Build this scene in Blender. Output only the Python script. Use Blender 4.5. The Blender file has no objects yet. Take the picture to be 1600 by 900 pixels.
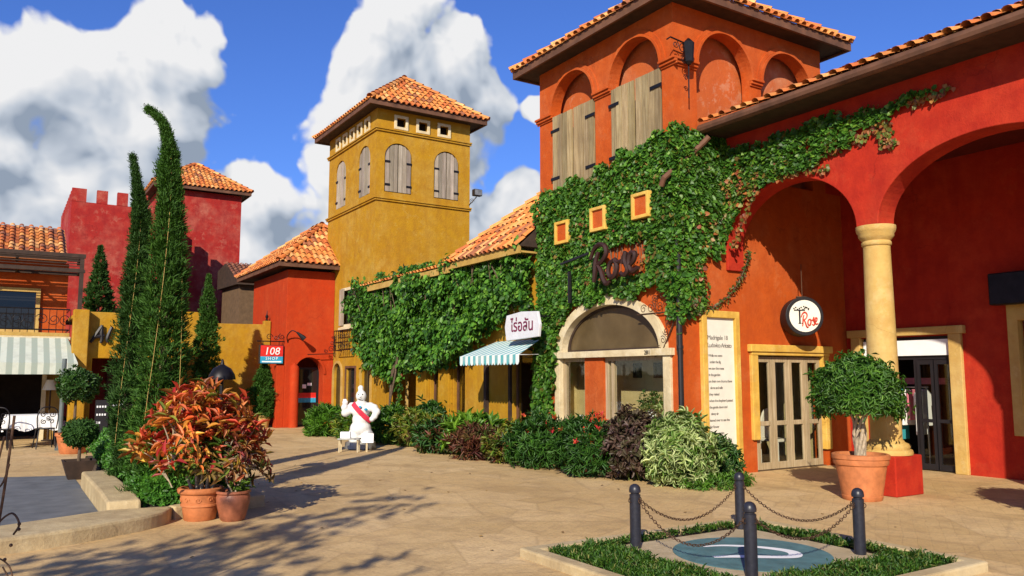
import bpy, bmesh, math, random
import numpy as np
from mathutils import Vector, Matrix

# ------------------------------------------------------------------ camera, sky, sun, exposure
scene = bpy.context.scene
COL = scene.collection
cam_data = bpy.data.cameras.new('camera')
cam_data.lens = 28.125
cam_data.sensor_width = 36
cam_data.clip_start = 0.05
cam_data.clip_end = 2000
cam = bpy.data.objects.new('camera', cam_data)
COL.objects.link(cam)
cam.location = (0, 0, 1.65)
cam.rotation_euler = (math.pi / 2 + math.atan(138 / 1250), 0, -math.radians(32.46))
scene.camera = cam

SUN_EL, SUN_AZ = 28.0, 225.0          # the sun stands low behind the camera, to its left-rear of the facades
SKY_STRENGTH, SUN_STRENGTH, EXPOSURE = 0.07, 5.0, 0.34

world = bpy.data.worlds.new('World')
scene.world = world
world.use_nodes = True
scene.view_settings.view_transform = 'Standard'
scene.view_settings.look = 'None'
scene.view_settings.exposure = EXPOSURE
scene.view_settings.gamma = 1
scene.view_settings.use_curve_mapping = False
scene.render.engine = 'CYCLES'
scene.cycles.max_bounces = 6
scene.cycles.diffuse_bounces = 3
scene.cycles.transparent_max_bounces = 8
scene.cycles.use_denoising = True

sun = bpy.data.lights.new('sun', 'SUN')
sun.energy = SUN_STRENGTH
sun.angle = math.radians(0.5)
sun.color = (1.0, 0.91, 0.75)
so = bpy.data.objects.new('sun', sun)
COL.objects.link(so)
_e, _a = math.radians(SUN_EL), math.radians(SUN_AZ)
_sd = Vector((math.sin(_a) * math.cos(_e), math.cos(_a) * math.cos(_e), math.sin(_e)))
so.rotation_euler = _sd.to_track_quat('Z', 'Y').to_euler()
so.location = (-20, -20, 30)


def build_sky():
    nt = world.node_tree
    nt.nodes.clear()
    N, L = nt.nodes.new, nt.links.new
    out = N('ShaderNodeOutputWorld')
    bg = N('ShaderNodeBackground')
    bg.inputs['Strength'].default_value = SKY_STRENGTH
    L(bg.outputs[0], out.inputs[0])
    sky = N('ShaderNodeTexSky')
    sky.sky_type = 'NISHITA'
    sky.sun_disc = False
    sky.sun_elevation = math.radians(SUN_EL)
    sky.sun_rotation = math.radians(SUN_AZ)
    sky.altitude = 300
    sky.air_density = 1.25
    sky.dust_density = 0.3
    sky.ozone_density = 3.5
    tc = N('ShaderNodeTexCoord')
    sep = N('ShaderNodeSeparateXYZ')
    L(tc.outputs['Generated'], sep.inputs[0])

    def math_(op, a, b=None, c=None):
        m = N('ShaderNodeMath')
        m.operation = op
        for i, v in enumerate((a, b, c)):
            if v is None:
                continue
            if isinstance(v, (int, float)):
                m.inputs[i].default_value = v
            else:
                L(v, m.inputs[i])
        return m.outputs[0]
    az = math_('ARCTAN2', sep.outputs[0], sep.outputs[1])
    el = math_('ARCSINE', sep.outputs[2])
    comb = N('ShaderNodeCombineXYZ')
    L(az, comb.inputs[0]); L(el, comb.inputs[1])
    P = comb.outputs[0]

    def vm(op, a, b):
        v = N('ShaderNodeVectorMath')
        v.operation = op
        for i, q in enumerate((a, b)):
            if isinstance(q, tuple):
                v.inputs[i].default_value = q
            else:
                L(q, v.inputs[i])
        return v
    # domain warp
    wn = N('ShaderNodeTexNoise'); wn.inputs['Scale'].default_value = 6; wn.inputs['Detail'].default_value = 3
    L(P, wn.inputs['Vector'])
    w1 = vm('SUBTRACT', wn.outputs['Color'], (0.5, 0.5, 0.5)).outputs[0]
    w2 = vm('MULTIPLY', w1, (0.09, 0.09, 0)).outputs[0]
    PW = vm('ADD', P, w2).outputs[0]

    # cumulus masses: azimuth, elevation, half widths (radians)
    CL = CLOUDS

    def field(Pin):
        f = None
        for (a, e, ra, re) in CL:
            d = vm('SUBTRACT', Pin, (a, e, 0)).outputs[0]
            s = vm('MULTIPLY', d, (1 / ra, 1 / re, 0)).outputs[0]
            ln = N('ShaderNodeVectorMath'); ln.operation = 'LENGTH'
            L(s, ln.inputs[0])
            g = math_('SUBTRACT', 1.0, ln.outputs['Value'])
            f = g if f is None else math_('SMOOTH_MAX', f, g, 0.25)
        return f

    def puff(Pin, sc, det):
        v = N('ShaderNodeTexVoronoi')
        v.voronoi_dimensions = '2D'
        v.feature = 'SMOOTH_F1'
        v.inputs['Scale'].default_value = sc
        v.inputs['Detail'].default_value = det
        v.inputs['Roughness'].default_value = 0.55
        v.inputs['Smoothness'].default_value = 0.6
        L(Pin, v.inputs['Vector'])
        return math_('SUBTRACT', 0.75, v.outputs['Distance'])
    F = field(PW)
    n1 = N('ShaderNodeTexNoise'); n1.inputs['Scale'].default_value = 9; n1.inputs['Detail'].default_value = 8
    n1.inputs['Roughness'].default_value = 0.55
    L(P, n1.inputs['Vector'])
    pf = puff(PW, 11, 3.0)
    dens = math_('ADD', math_('MULTIPLY', F, 1.75),
                 math_('ADD', math_('MULTIPLY', math_('SUBTRACT', n1.outputs['Fac'], 0.5), 0.95),
                       math_('MULTIPLY', math_('SUBTRACT', pf, 0.45), 0.80)))
    mask = N('ShaderNodeMapRange'); mask.interpolation_type = 'SMOOTHSTEP'
    mask.inputs['From Min'].default_value = 0.0
    mask.inputs['From Max'].default_value = 0.26
    L(dens, mask.inputs['Value'])
    # relief of the puffs: the same pattern looked up a little way towards the light
    off = vm('ADD', PW, (-0.016, 0.020, 0)).outputs[0]
    pf2 = puff(off, 11, 3.0)
    rel = math_('SUBTRACT', pf, pf2)
    off3 = vm('ADD', PW, (-0.03, 0.05, 0)).outputs[0]
    F2 = field(off3)
    rel2 = math_('SUBTRACT', F, F2)
    n2 = N('ShaderNodeTexNoise'); n2.inputs['Scale'].default_value = 3.2; n2.inputs['Detail'].default_value = 4
    L(PW, n2.inputs['Vector'])
    sh = math_('ADD', math_('ADD', math_('MULTIPLY', rel, 0.75), math_('MULTIPLY', rel2, 1.1)),
               math_('ADD', 0.62, math_('MULTIPLY', math_('SUBTRACT', n2.outputs['Fac'], 0.5), 1.0)))
    sh = math_('SUBTRACT', sh, math_('MULTIPLY', math_('MAXIMUM', math_('SUBTRACT', dens, 0.60), 0.0), 0.22))
    ramp = N('ShaderNodeValToRGB')
    cr = ramp.color_ramp
    cr.elements[0].position = 0.20; cr.elements[0].color = (3.3, 4.0, 5.1, 1)
    cr.elements[1].position = 1.05; cr.elements[1].color = (9.8, 9.8, 9.9, 1)
    m = cr.elements.new(0.55); m.color = (6.2, 6.8, 7.7, 1)
    L(sh, ramp.inputs[0])
    mix = N('ShaderNodeMix'); mix.data_type = 'RGBA'
    L(mask.outputs[0], mix.inputs['Factor'])
    tint = N('ShaderNodeMix'); tint.data_type = 'RGBA'; tint.blend_type = 'MULTIPLY'
    tint.inputs['Factor'].default_value = 1
    L(sky.outputs[0], tint.inputs['A'])
    tint.inputs['B'].default_value = SKY_TINT
    L(tint.outputs['Result'], mix.inputs['A'])
    L(ramp.outputs[0], mix.inputs['B'])
    L(mix.outputs['Result'], bg.inputs['Color'])


SKY_TINT = (0.62, 0.90, 1.72, 1)
# centre and extent of each cloud mass as sky azimuth / elevation
CLOUDS = [(0.145, 0.365, 0.095, 0.085), (0.06, 0.345, 0.07, 0.05), (0.01, 0.315, 0.11, 0.075), (0.11, 0.29, 0.13, 0.11), (-0.06, 0.24, 0.17, 0.12), (0.05, 0.16, 0.30, 0.14),
          (0.245, 0.215, 0.085, 0.075), (0.28, 0.12, 0.26, 0.12), (0.375, 0.355, 0.065, 0.09), (0.42, 0.42, 0.075, 0.08), (0.45, 0.37, 0.07, 0.08), (0.47, 0.31, 0.08, 0.07), (0.485, 0.375, 0.085, 0.09), (0.535, 0.33, 0.055, 0.06),
          (0.42, 0.27, 0.16, 0.09), (0.42, 0.18, 0.20, 0.09), (0.585, 0.20, 0.07, 0.055), (0.605, 0.325, 0.035, 0.022), (0.62, 0.12, 0.12, 0.07),
          (-0.6, 0.3, 0.25, 0.15), (1.7, 0.2, 0.4, 0.12), (-2.2, 0.3, 0.6, 0.22), (2.9, 0.35, 0.4, 0.2)]
build_sky()

# ------------------------------------------------------------------ numbers
random.seed(7)
RNG = np.random.default_rng(11)


def rnd(a, b):
    return random.uniform(a, b)


def hash2(ix, iy, s=0):
    n = (ix * 374761393 + iy * 668265263 + s * 1442695041) & 0x7fffffff
    n = ((n ^ (n >> 13)) * 1274126177) & 0x7fffffff
    return ((n ^ (n >> 16)) & 0xffff) / 65535.0


def vnoise(x, y, s=0):
    x = np.asarray(x, float); y = np.asarray(y, float)
    ix = np.floor(x).astype(np.int64); iy = np.floor(y).astype(np.int64)
    fx = x - ix; fy = y - iy
    fx = fx * fx * (3 - 2 * fx); fy = fy * fy * (3 - 2 * fy)
    a = hash2(ix, iy, s); b = hash2(ix + 1, iy, s); c = hash2(ix, iy + 1, s); d = hash2(ix + 1, iy + 1, s)
    return (a * (1 - fx) + b * fx) * (1 - fy) + (c * (1 - fx) + d * fx) * fy


# ------------------------------------------------------------------ materials
MATS = {}


def new_mat(name):
    m = bpy.data.materials.new(name)
    m.use_nodes = True
    nt = m.node_tree
    b = nt.nodes['Principled BSDF']
    MATS[name] = m
    return m, nt, b


def ramp_(nt, fac, stops):
    r = nt.nodes.new('ShaderNodeValToRGB')
    e = r.color_ramp.elements
    e[0].position, e[0].color = stops[0][0], (*stops[0][1], 1)
    e[1].position, e[1].color = stops[-1][0], (*stops[-1][1], 1)
    for p, c in stops[1:-1]:
        k = e.new(p); k.color = (*c, 1)
    nt.links.new(fac, r.inputs[0])
    return r.outputs[0]


def noise_(nt, scale, detail=4, rough=0.55, vec=None, stretch=None):
    tc = nt.nodes.new('ShaderNodeTexCoord')
    v = tc.outputs['Object'] if vec is None else vec
    if stretch:
        mp = nt.nodes.new('ShaderNodeMapping')
        mp.inputs['Scale'].default_value = stretch
        nt.links.new(v, mp.inputs['Vector'])
        v = mp.outputs[0]
    n = nt.nodes.new('ShaderNodeTexNoise')
    n.inputs['Scale'].default_value = scale
    n.inputs['Detail'].default_value = detail
    n.inputs['Roughness'].default_value = rough
    nt.links.new(v, n.inputs['Vector'])
    return n.outputs['Fac']


def mixc(nt, fac, a, b, blend='MIX'):
    m = nt.nodes.new('ShaderNodeMix'); m.data_type = 'RGBA'; m.blend_type = blend
    for k, v in (('Factor', fac), ('A', a), ('B', b)):
        if isinstance(v, (float, int)):
            m.inputs[k].default_value = v
        elif isinstance(v, tuple):
            m.inputs[k].default_value = (*v, 1)
        else:
            nt.links.new(v, m.inputs[k])
    return m.outputs['Result']


def bump_(nt, b, h, strength=0.3, dist=0.01):
    bp = nt.nodes.new('ShaderNodeBump')
    bp.inputs['Strength'].default_value = strength
    bp.inputs['Distance'].default_value = dist
    nt.links.new(h, bp.inputs['Height'])
    nt.links.new(bp.outputs[0], b.inputs['Normal'])


def stucco(name, base, pale, dark, wear=0.5, rough=0.85):
    """limewashed render: cloudy patches, rain streaks, trowel bump"""
    m, nt, b = new_mat(name)
    n1 = noise_(nt, 0.7, 6, 0.65)
    n2 = noise_(nt, 4.0, 6, 0.65)
    st = noise_(nt, 1.6, 5, 0.6, stretch=(1.7, 1.7, 0.30))
    c = mixc(nt, ramp_(nt, n1, [(0.46, (0, 0, 0)), (0.74, (wear,) * 3)]), base, pale)
    c = mixc(nt, ramp_(nt, st, [(0.48, (0, 0, 0)), (0.72, (0.60,) * 3)]), c, dark)
    pt = noise_(nt, 1.7, 5, 0.75)
    c = mixc(nt, ramp_(nt, pt, [(0.56, (0, 0, 0)), (0.60, (wear * 0.45,) * 3), (0.72, (wear * 0.7,) * 3)]), c, pale)
    c = mixc(nt, ramp_(nt, n2, [(0.35, (0.55,) * 3), (0.60, (0, 0, 0))]), c, dark)
    b.inputs['Roughness'].default_value = rough
    b.inputs['Specular IOR Level'].default_value = 0.25
    cw = nt.nodes.new('ShaderNodeTexVoronoi'); cw.feature = 'DISTANCE_TO_EDGE'; cw.inputs['Scale'].default_value = 0.8
    tcw = nt.nodes.new('ShaderNodeTexCoord'); wv = nt.nodes.new('ShaderNodeTexNoise'); wv.inputs['Scale'].default_value = 2.5; wv.inputs['Detail'].default_value = 6
    nt.links.new(tcw.outputs['Object'], wv.inputs['Vector'])
    av = nt.nodes.new('ShaderNodeVectorMath'); av.operation = 'MULTIPLY_ADD'; nt.links.new(wv.outputs['Color'], av.inputs[0]); av.inputs[1].default_value = (0.7, 0.7, 0.7); nt.links.new(tcw.outputs['Object'], av.inputs[2])
    nt.links.new(av.outputs[0], cw.inputs['Vector'])
    gate = noise_(nt, 0.6, 3, 0.5)
    cr = nt.nodes.new('ShaderNodeMath'); cr.operation = 'MULTIPLY'
    nt.links.new(ramp_(nt, cw.outputs['Distance'], [(0.0, (0.5,) * 3), (0.010, (0, 0, 0))]), cr.inputs[0]); nt.links.new(ramp_(nt, gate, [(0.50, (0, 0, 0)), (0.62, (1, 1, 1))]), cr.inputs[1])
    c = mixc(nt, cr.outputs[0], c, tuple(x * 0.55 for x in dark))
    nt.links.new(c, b.inputs['Base Color'])
    bump_(nt, b, noise_(nt, 9, 7, 0.75), 0.55, 0.025)
    return m


def plain(name, col, rough=0.6, metal=0.0, var=0.25, scale=6.0, bump=0.0, spec=0.4):
    m, nt, b = new_mat(name)
    n = noise_(nt, scale, 5, 0.6)
    dk = tuple(c * (1 - var) for c in col); lt = tuple(min(1, c * (1 + var)) for c in col)
    nt.links.new(ramp_(nt, n, [(0.3, dk), (0.7, lt)]), b.inputs['Base Color'])
    b.inputs['Roughness'].default_value = rough
    b.inputs['Metallic'].default_value = metal
    b.inputs['Specular IOR Level'].default_value = spec
    if bump:
        bump_(nt, b, noise_(nt, scale * 4, 5, 0.6), bump, 0.01)
    return m


def wood(name, c1, c2, c3, axis='z'):
    m, nt, b = new_mat(name)
    s = {'z': (9, 9, 0.5), 'x': (0.5, 9, 9), 'y': (9, 0.5, 9)}[axis]
    n = noise_(nt, 3.0, 7, 0.7, stretch=s)
    n2 = noise_(nt, 1.3, 4, 0.6)
    c = ramp_(nt, n, [(0.30, c1), (0.52, c2), (0.72, c3)])
    at = nt.nodes.new('ShaderNodeAttribute'); at.attribute_name = 'tint'
    c = mixc(nt, ramp_(nt, n2, [(0.4, (0, 0, 0)), (0.7, (0.5,) * 3)]), c, c1)
    c = mixc(nt, 1.0, c, at.outputs['Color'], 'MULTIPLY')
    nt.links.new(c, b.inputs['Base Color'])
    b.inputs['Roughness'].default_value = 0.85
    bump_(nt, b, n, 0.5, 0.008)
    return m


def leaf_mat(name, rough=0.5, trans=0.30, spec=0.35):
    m, nt, b = new_mat(name)
    at = nt.nodes.new('ShaderNodeAttribute'); at.attribute_name = 'tint'
    nt.links.new(at.outputs['Color'], b.inputs['Base Color'])
    b.inputs['Roughness'].default_value = rough
    b.inputs['Specular IOR Level'].default_value = spec
    tr = nt.nodes.new('ShaderNodeBsdfTranslucent')
    br = nt.nodes.new('ShaderNodeMix'); br.data_type = 'RGBA'; br.blend_type = 'MULTIPLY'
    br.inputs['Factor'].default_value = 1
    nt.links.new(at.outputs['Color'], br.inputs['A']); br.inputs['B'].default_value = (1.5, 1.6, 0.7, 1)
    nt.links.new(br.outputs['Result'], tr.inputs['Color'])
    mx = nt.nodes.new('ShaderNodeMixShader'); mx.inputs[0].default_value = trans
    nt.links.new(b.outputs[0], mx.inputs[1]); nt.links.new(tr.outputs[0], mx.inputs[2])
    nt.links.new(mx.outputs[0], nt.nodes['Material Output'].inputs[0])
    return m


def tile_mat(name, stops, rough=0.75):
    m, nt, b = new_mat(name)
    at = nt.nodes.new('ShaderNodeAttribute'); at.attribute_name = 'tint'
    n = noise_(nt, 7, 6, 0.7)
    c = mixc(nt, ramp_(nt, n, [(0.42, (0, 0, 0)), (0.75, (0.65,) * 3)]), at.outputs['Color'], stops)
    nt.links.new(c, b.inputs['Base Color'])
    b.inputs['Roughness'].default_value = rough
    bump_(nt, b, noise_(nt, 40, 3, 0.6), 0.3, 0.006)
    return m


stucco('orange_render', (0.47, 0.078, 0.007), (0.50, 0.16, 0.055), (0.34, 0.050, 0.006), 0.5)
stucco('orange_render_pale', (0.45, 0.10, 0.022), (0.52, 0.28, 0.17), (0.40, 0.08, 0.020), 0.9)
stucco('red_render', (0.43, 0.024, 0.0075), (0.45, 0.060, 0.022), (0.28, 0.010, 0.005), 0.5)
stucco('crimson_render', (0.34, 0.020, 0.014), (0.42, 0.13, 0.085), (0.22, 0.010, 0.012), 1.0)
stucco('mustard_render', (0.41, 0.210, 0.007), (0.45, 0.28, 0.05), (0.30, 0.135, 0.010), 1.0)
stucco('vermilion_render', (0.43, 0.036, 0.003), (0.44, 0.08, 0.02), (0.34, 0.028, 0.004), 0.5)
stucco('sand_render', (0.46, 0.29, 0.07), (0.50, 0.37, 0.16), (0.32, 0.18, 0.045), 0.6)
stucco('cream_trim', (0.54, 0.355, 0.105), (0.66, 0.50, 0.24), (0.44, 0.25, 0.07), 0.6)
stucco('yellow_trim', (0.68, 0.42, 0.075), (0.62, 0.45, 0.17), (0.44, 0.22, 0.03), 0.6)
stucco('white_trim', (0.66, 0.55, 0.34), (0.70, 0.64, 0.50), (0.42, 0.31, 0.16), 0.7)
stucco('room_plaster', (0.52, 0.42, 0.20), (0.56, 0.47, 0.27), (0.42, 0.33, 0.15), 0.5)
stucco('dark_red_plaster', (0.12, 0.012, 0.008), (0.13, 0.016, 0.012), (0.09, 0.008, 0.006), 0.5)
stucco('kerb_concrete', (0.50, 0.38, 0.20), (0.58, 0.47, 0.28), (0.30, 0.21, 0.11), 0.8)
stucco('slab_concrete', (0.46, 0.36, 0.22), (0.52, 0.42, 0.28), (0.32, 0.24, 0.13), 0.8)
plain('terracotta', (0.47, 0.155, 0.052), 0.7, var=0.22, scale=9, bump=0.25)
plain('terracotta_dark', (0.30, 0.10, 0.05), 0.45, var=0.4, scale=9, bump=0.2)
plain('dark_timber', (0.040, 0.022, 0.014), 0.8, var=0.4)
plain('fascia_timber', (0.115, 0.050, 0.026), 0.75, var=0.4, scale=3)
plain('iron', (0.018, 0.016, 0.018), 0.45, 0.6, var=0.3)
plain('bollard_paint', (0.020, 0.020, 0.028), 0.38, 0.0, var=0.3, scale=20, bump=0.1)
plain('rusty_iron', (0.11, 0.060, 0.035), 0.6, 0.6, var=0.5, scale=30)
plain('galvanised', (0.30, 0.30, 0.28), 0.5, 0.7, var=0.3)
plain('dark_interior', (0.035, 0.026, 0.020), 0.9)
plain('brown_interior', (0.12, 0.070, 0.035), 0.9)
plain('white_paint', (0.80, 0.80, 0.80), 0.5, var=0.05, spec=0.3)
plain('statue_white', (0.66, 0.65, 0.62), 0.6, var=0.10, scale=8, spec=0.3)
plain('off_white', (0.72, 0.68, 0.58), 0.6, var=0.06)
plain('sign_white', (0.60, 0.60, 0.62), 0.5, var=0.08, scale=4)
plain('white_cloth', (0.78, 0.77, 0.74), 0.9, var=0.06)
plain('post_paint', (0.10, 0.12, 0.12), 0.6)
plain('teal_paint', (0.070, 0.155, 0.165), 0.7, var=0.30, scale=5)
plain('teal_cloth', (0.030, 0.27, 0.30), 0.9, var=0.1)
plain('aqua_cloth', (0.34, 0.52, 0.50), 0.85, var=0.1)
plain('grey_cloth', (0.30, 0.36, 0.31), 0.9, var=0.12)
plain('sash_cloth', (0.55, 0.025, 0.055), 0.8, var=0.15)
plain('letter_black', (0.012, 0.010, 0.012), 0.5)
plain('letter_brown', (0.030, 0.009, 0.006), 0.6)
plain('letter_red', (0.55, 0.045, 0.02), 0.5)
plain('letter_maroon', (0.16, 0.012, 0.05), 0.6)
plain('sign_red', (0.60, 0.025, 0.018), 0.4)
plain('sign_blue', (0.03, 0.30, 0.48), 0.4)
plain('tan_text', (0.17, 0.15, 0.13), 0.7)
plain('soil', (0.055, 0.035, 0.020), 0.95, var=0.5, scale=25, bump=0.5)
plain('bark', (0.10, 0.065, 0.040), 0.9, var=0.5, scale=25, bump=0.5)
plain('pale_bark', (0.36, 0.28, 0.19), 0.85, var=0.35, scale=25, bump=0.4)
plain('stem_green', (0.10, 0.14, 0.03), 0.8)
plain('pink_cloth', (0.55, 0.16, 0.20), 0.9)
plain('blue_cloth', (0.10, 0.14, 0.32), 0.9)
plain('asphalt_shaded', (0.12, 0.125, 0.13), 0.9, var=0.25, scale=3, bump=0.3)  # grey asphalt, its dark tone also standing in for shade over the path
wood('shutter_wood', (0.17, 0.115, 0.055), (0.36, 0.27, 0.14), (0.50, 0.40, 0.24))
wood('grey_shutter_wood', (0.20, 0.16, 0.12), (0.36, 0.30, 0.24), (0.50, 0.43, 0.36))
wood('door_wood', (0.26, 0.18, 0.09), (0.42, 0.32, 0.19), (0.55, 0.44, 0.29))
leaf_mat('leaf', 0.45, 0.28)
leaf_mat('matte_leaf', 0.65, 0.22, 0.2)
tile_mat('roof_tile', (0.30, 0.085, 0.028))
tile_mat('old_tile', (0.10, 0.04, 0.025))


def glass_mat():
    m, nt, b = new_mat('glass')
    nt.nodes.remove(b)
    t = nt.nodes.new('ShaderNodeBsdfTransparent'); t.inputs[0].default_value = (0.94, 0.95, 0.93, 1)
    g = nt.nodes.new('ShaderNodeBsdfGlossy'); g.inputs['Roughness'].default_value = 0.03
    lw = nt.nodes.new('ShaderNodeLayerWeight'); lw.inputs['Blend'].default_value = 0.35
    f = nt.nodes.new('ShaderNodeMath'); f.operation = 'MULTIPLY_ADD'; nt.links.new(lw.outputs['Facing'], f.inputs[0]); f.inputs[1].default_value = 0.16; f.inputs[2].default_value = 0.02
    mx = nt.nodes.new('ShaderNodeMixShader')
    nt.links.new(f.outputs[0], mx.inputs[0]); nt.links.new(t.outputs[0], mx.inputs[1]); nt.links.new(g.outputs[0], mx.inputs[2])
    nt.links.new(mx.outputs[0], nt.nodes['Material Output'].inputs[0])
    m2, nt, b = new_mat('dark_glass')
    b.inputs['Base Color'].default_value = (0.015, 0.014, 0.013, 1)
    b.inputs['Roughness'].default_value = 0.06
    m3, nt, b = new_mat('lunette_glass')
    nt.links.new(ramp_(nt, noise_(nt, 2, 4), [(0.3, (0.075, 0.050, 0.022)), (0.7, (0.12, 0.082, 0.038))]), b.inputs['Base Color'])
    b.inputs['Roughness'].default_value = 0.25


glass_mat()


def ground_mat():
    m, nt, b = new_mat('paving')
    tc = nt.nodes.new('ShaderNodeTexCoord')
    wn = nt.nodes.new('ShaderNodeTexNoise'); wn.inputs['Scale'].default_value = 3; wn.inputs['Detail'].default_value = 3
    nt.links.new(tc.outputs['Object'], wn.inputs['Vector'])
    ad = nt.nodes.new('ShaderNodeVectorMath'); ad.operation = 'MULTIPLY_ADD'
    nt.links.new(wn.outputs['Color'], ad.inputs[0]); ad.inputs[1].default_value = (0.06, 0.06, 0); nt.links.new(tc.outputs['Object'], ad.inputs[2])
    br = nt.nodes.new('ShaderNodeTexBrick')
    mp = nt.nodes.new('ShaderNodeMapping'); mp.inputs['Rotation'].default_value = (0, 0, math.radians(-33))
    nt.links.new(ad.outputs[0], mp.inputs['Vector']); nt.links.new(mp.outputs[0], br.inputs['Vector'])
    br.inputs['Scale'].default_value = 1.0
    br.inputs['Brick Width'].default_value = 0.36; br.inputs['Row Height'].default_value = 0.13
    br.inputs['Mortar Size'].default_value = 0.010; br.inputs['Mortar Smooth'].default_value = 0.6
    br.inputs['Color1'].default_value = (0.0, 0.0, 0.0, 1); br.inputs['Color2'].default_value = (1, 1, 1, 1)
    br.inputs['Mortar'].default_value = (0.45, 0.45, 0.45, 1)
    n1 = noise_(nt, 0.35, 6, 0.65); n2 = noise_(nt, 3.5, 6, 0.7); n3 = noise_(nt, 30, 4, 0.7)
    c = ramp_(nt, n1, [(0.32, (0.48, 0.310, 0.122)), (0.5, (0.60, 0.405, 0.175)), (0.68, (0.70, 0.50, 0.25))])
    c = mixc(nt, ramp_(nt, n2, [(0.48, (0, 0, 0)), (0.70, (0.8,) * 3)]), c, (0.36, 0.235, 0.115))
    c = mixc(nt, 0.12, c, ramp_(nt, br.outputs['Color'], [(0.0, (0.40, 0.27, 0.13)), (1.0, (0.66, 0.48, 0.27))]))
    c = mixc(nt, ramp_(nt, br.outputs['Fac'], [(0.0, (0, 0, 0)), (1.0, (0.07,) * 3)]), c, (0.26, 0.17, 0.080))
    vo = nt.nodes.new('ShaderNodeTexVoronoi'); vo.feature = 'DISTANCE_TO_EDGE'; vo.inputs['Scale'].default_value = 1.15; vo.inputs['Randomness'].default_value = 1
    nt.links.new(ad.outputs[0], vo.inputs['Vector'])
    c = mixc(nt, ramp_(nt, vo.outputs['Distance'], [(0.0, (0.35,) * 3), (0.03, (0, 0, 0))]), c, (0.24, 0.155, 0.075))
    vc = nt.nodes.new('ShaderNodeTexVoronoi'); vc.inputs['Scale'].default_value = 1.15
    nt.links.new(ad.outputs[0], vc.inputs['Vector'])
    hs = nt.nodes.new('ShaderNodeSeparateColor'); nt.links.new(vc.outputs['Color'], hs.inputs[0])
    c = mixc(nt, 0.22, c, ramp_(nt, hs.outputs[0], [(0.0, (0.34, 0.22, 0.10)), (0.5, (0.56, 0.38, 0.19)), (1.0, (0.74, 0.55, 0.32))]))
    ws = noise_(nt, 0.9, 7, 0.72, stretch=(1.6, 0.6, 1))
    c = mixc(nt, ramp_(nt, ws, [(0.50, (0, 0, 0)), (0.66, (0.55,) * 3)]), c, (0.33, 0.215, 0.10))
    c = mixc(nt, ramp_(nt, n3, [(0.35, (0.35,) * 3), (0.52, (0, 0, 0))]), c, (0.27, 0.18, 0.09))
    nt.links.new(c, b.inputs['Base Color'])
    b.inputs['Roughness'].default_value = 0.8
    b.inputs['Specular IOR Level'].default_value = 0.25
    sub = nt.nodes.new('ShaderNodeMath'); sub.operation = 'MULTIPLY_ADD'
    nt.links.new(br.outputs['Fac'], sub.inputs[0]); sub.inputs[1].default_value = -0.10; nt.links.new(n2, sub.inputs[2])
    bump_(nt, b, sub.outputs[0], 0.6, 0.03)


ground_mat()


def striped(name, c1, c2, width, axis):
    m, nt, b = new_mat(name)
    tc = nt.nodes.new('ShaderNodeTexCoord')
    sp = nt.nodes.new('ShaderNodeSeparateXYZ'); nt.links.new(tc.outputs['Object'], sp.inputs[0])
    k = nt.nodes.new('ShaderNodeMath'); k.operation = 'PINGPONG'
    nt.links.new(sp.outputs[axis], k.inputs[0]); k.inputs[1].default_value = width
    g = nt.nodes.new('ShaderNodeMath'); g.operation = 'GREATER_THAN'; g.inputs[1].default_value = width / 2
    nt.links.new(k.outputs[0], g.inputs[0])
    c = mixc(nt, g.outputs[0], c1, c2)
    n = noise_(nt, 5, 5, 0.6)
    c = mixc(nt, ramp_(nt, n, [(0.45, (0, 0, 0)), (0.75, (0.5,) * 3)]), c, tuple(x * 0.6 for x in c1))
    nt.links.new(c, b.inputs['Base Color'])
    b.inputs['Roughness'].default_value = 0.9


striped('teal_stripe', (0.72, 0.76, 0.72), (0.10, 0.36, 0.38), 0.11, 1)
striped('grey_stripe', (0.52, 0.55, 0.46), (0.30, 0.35, 0.29), 0.13, 0)

# ------------------------------------------------------------------ mesh tools
ORIG = {}                                     # object -> world position of its origin


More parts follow.
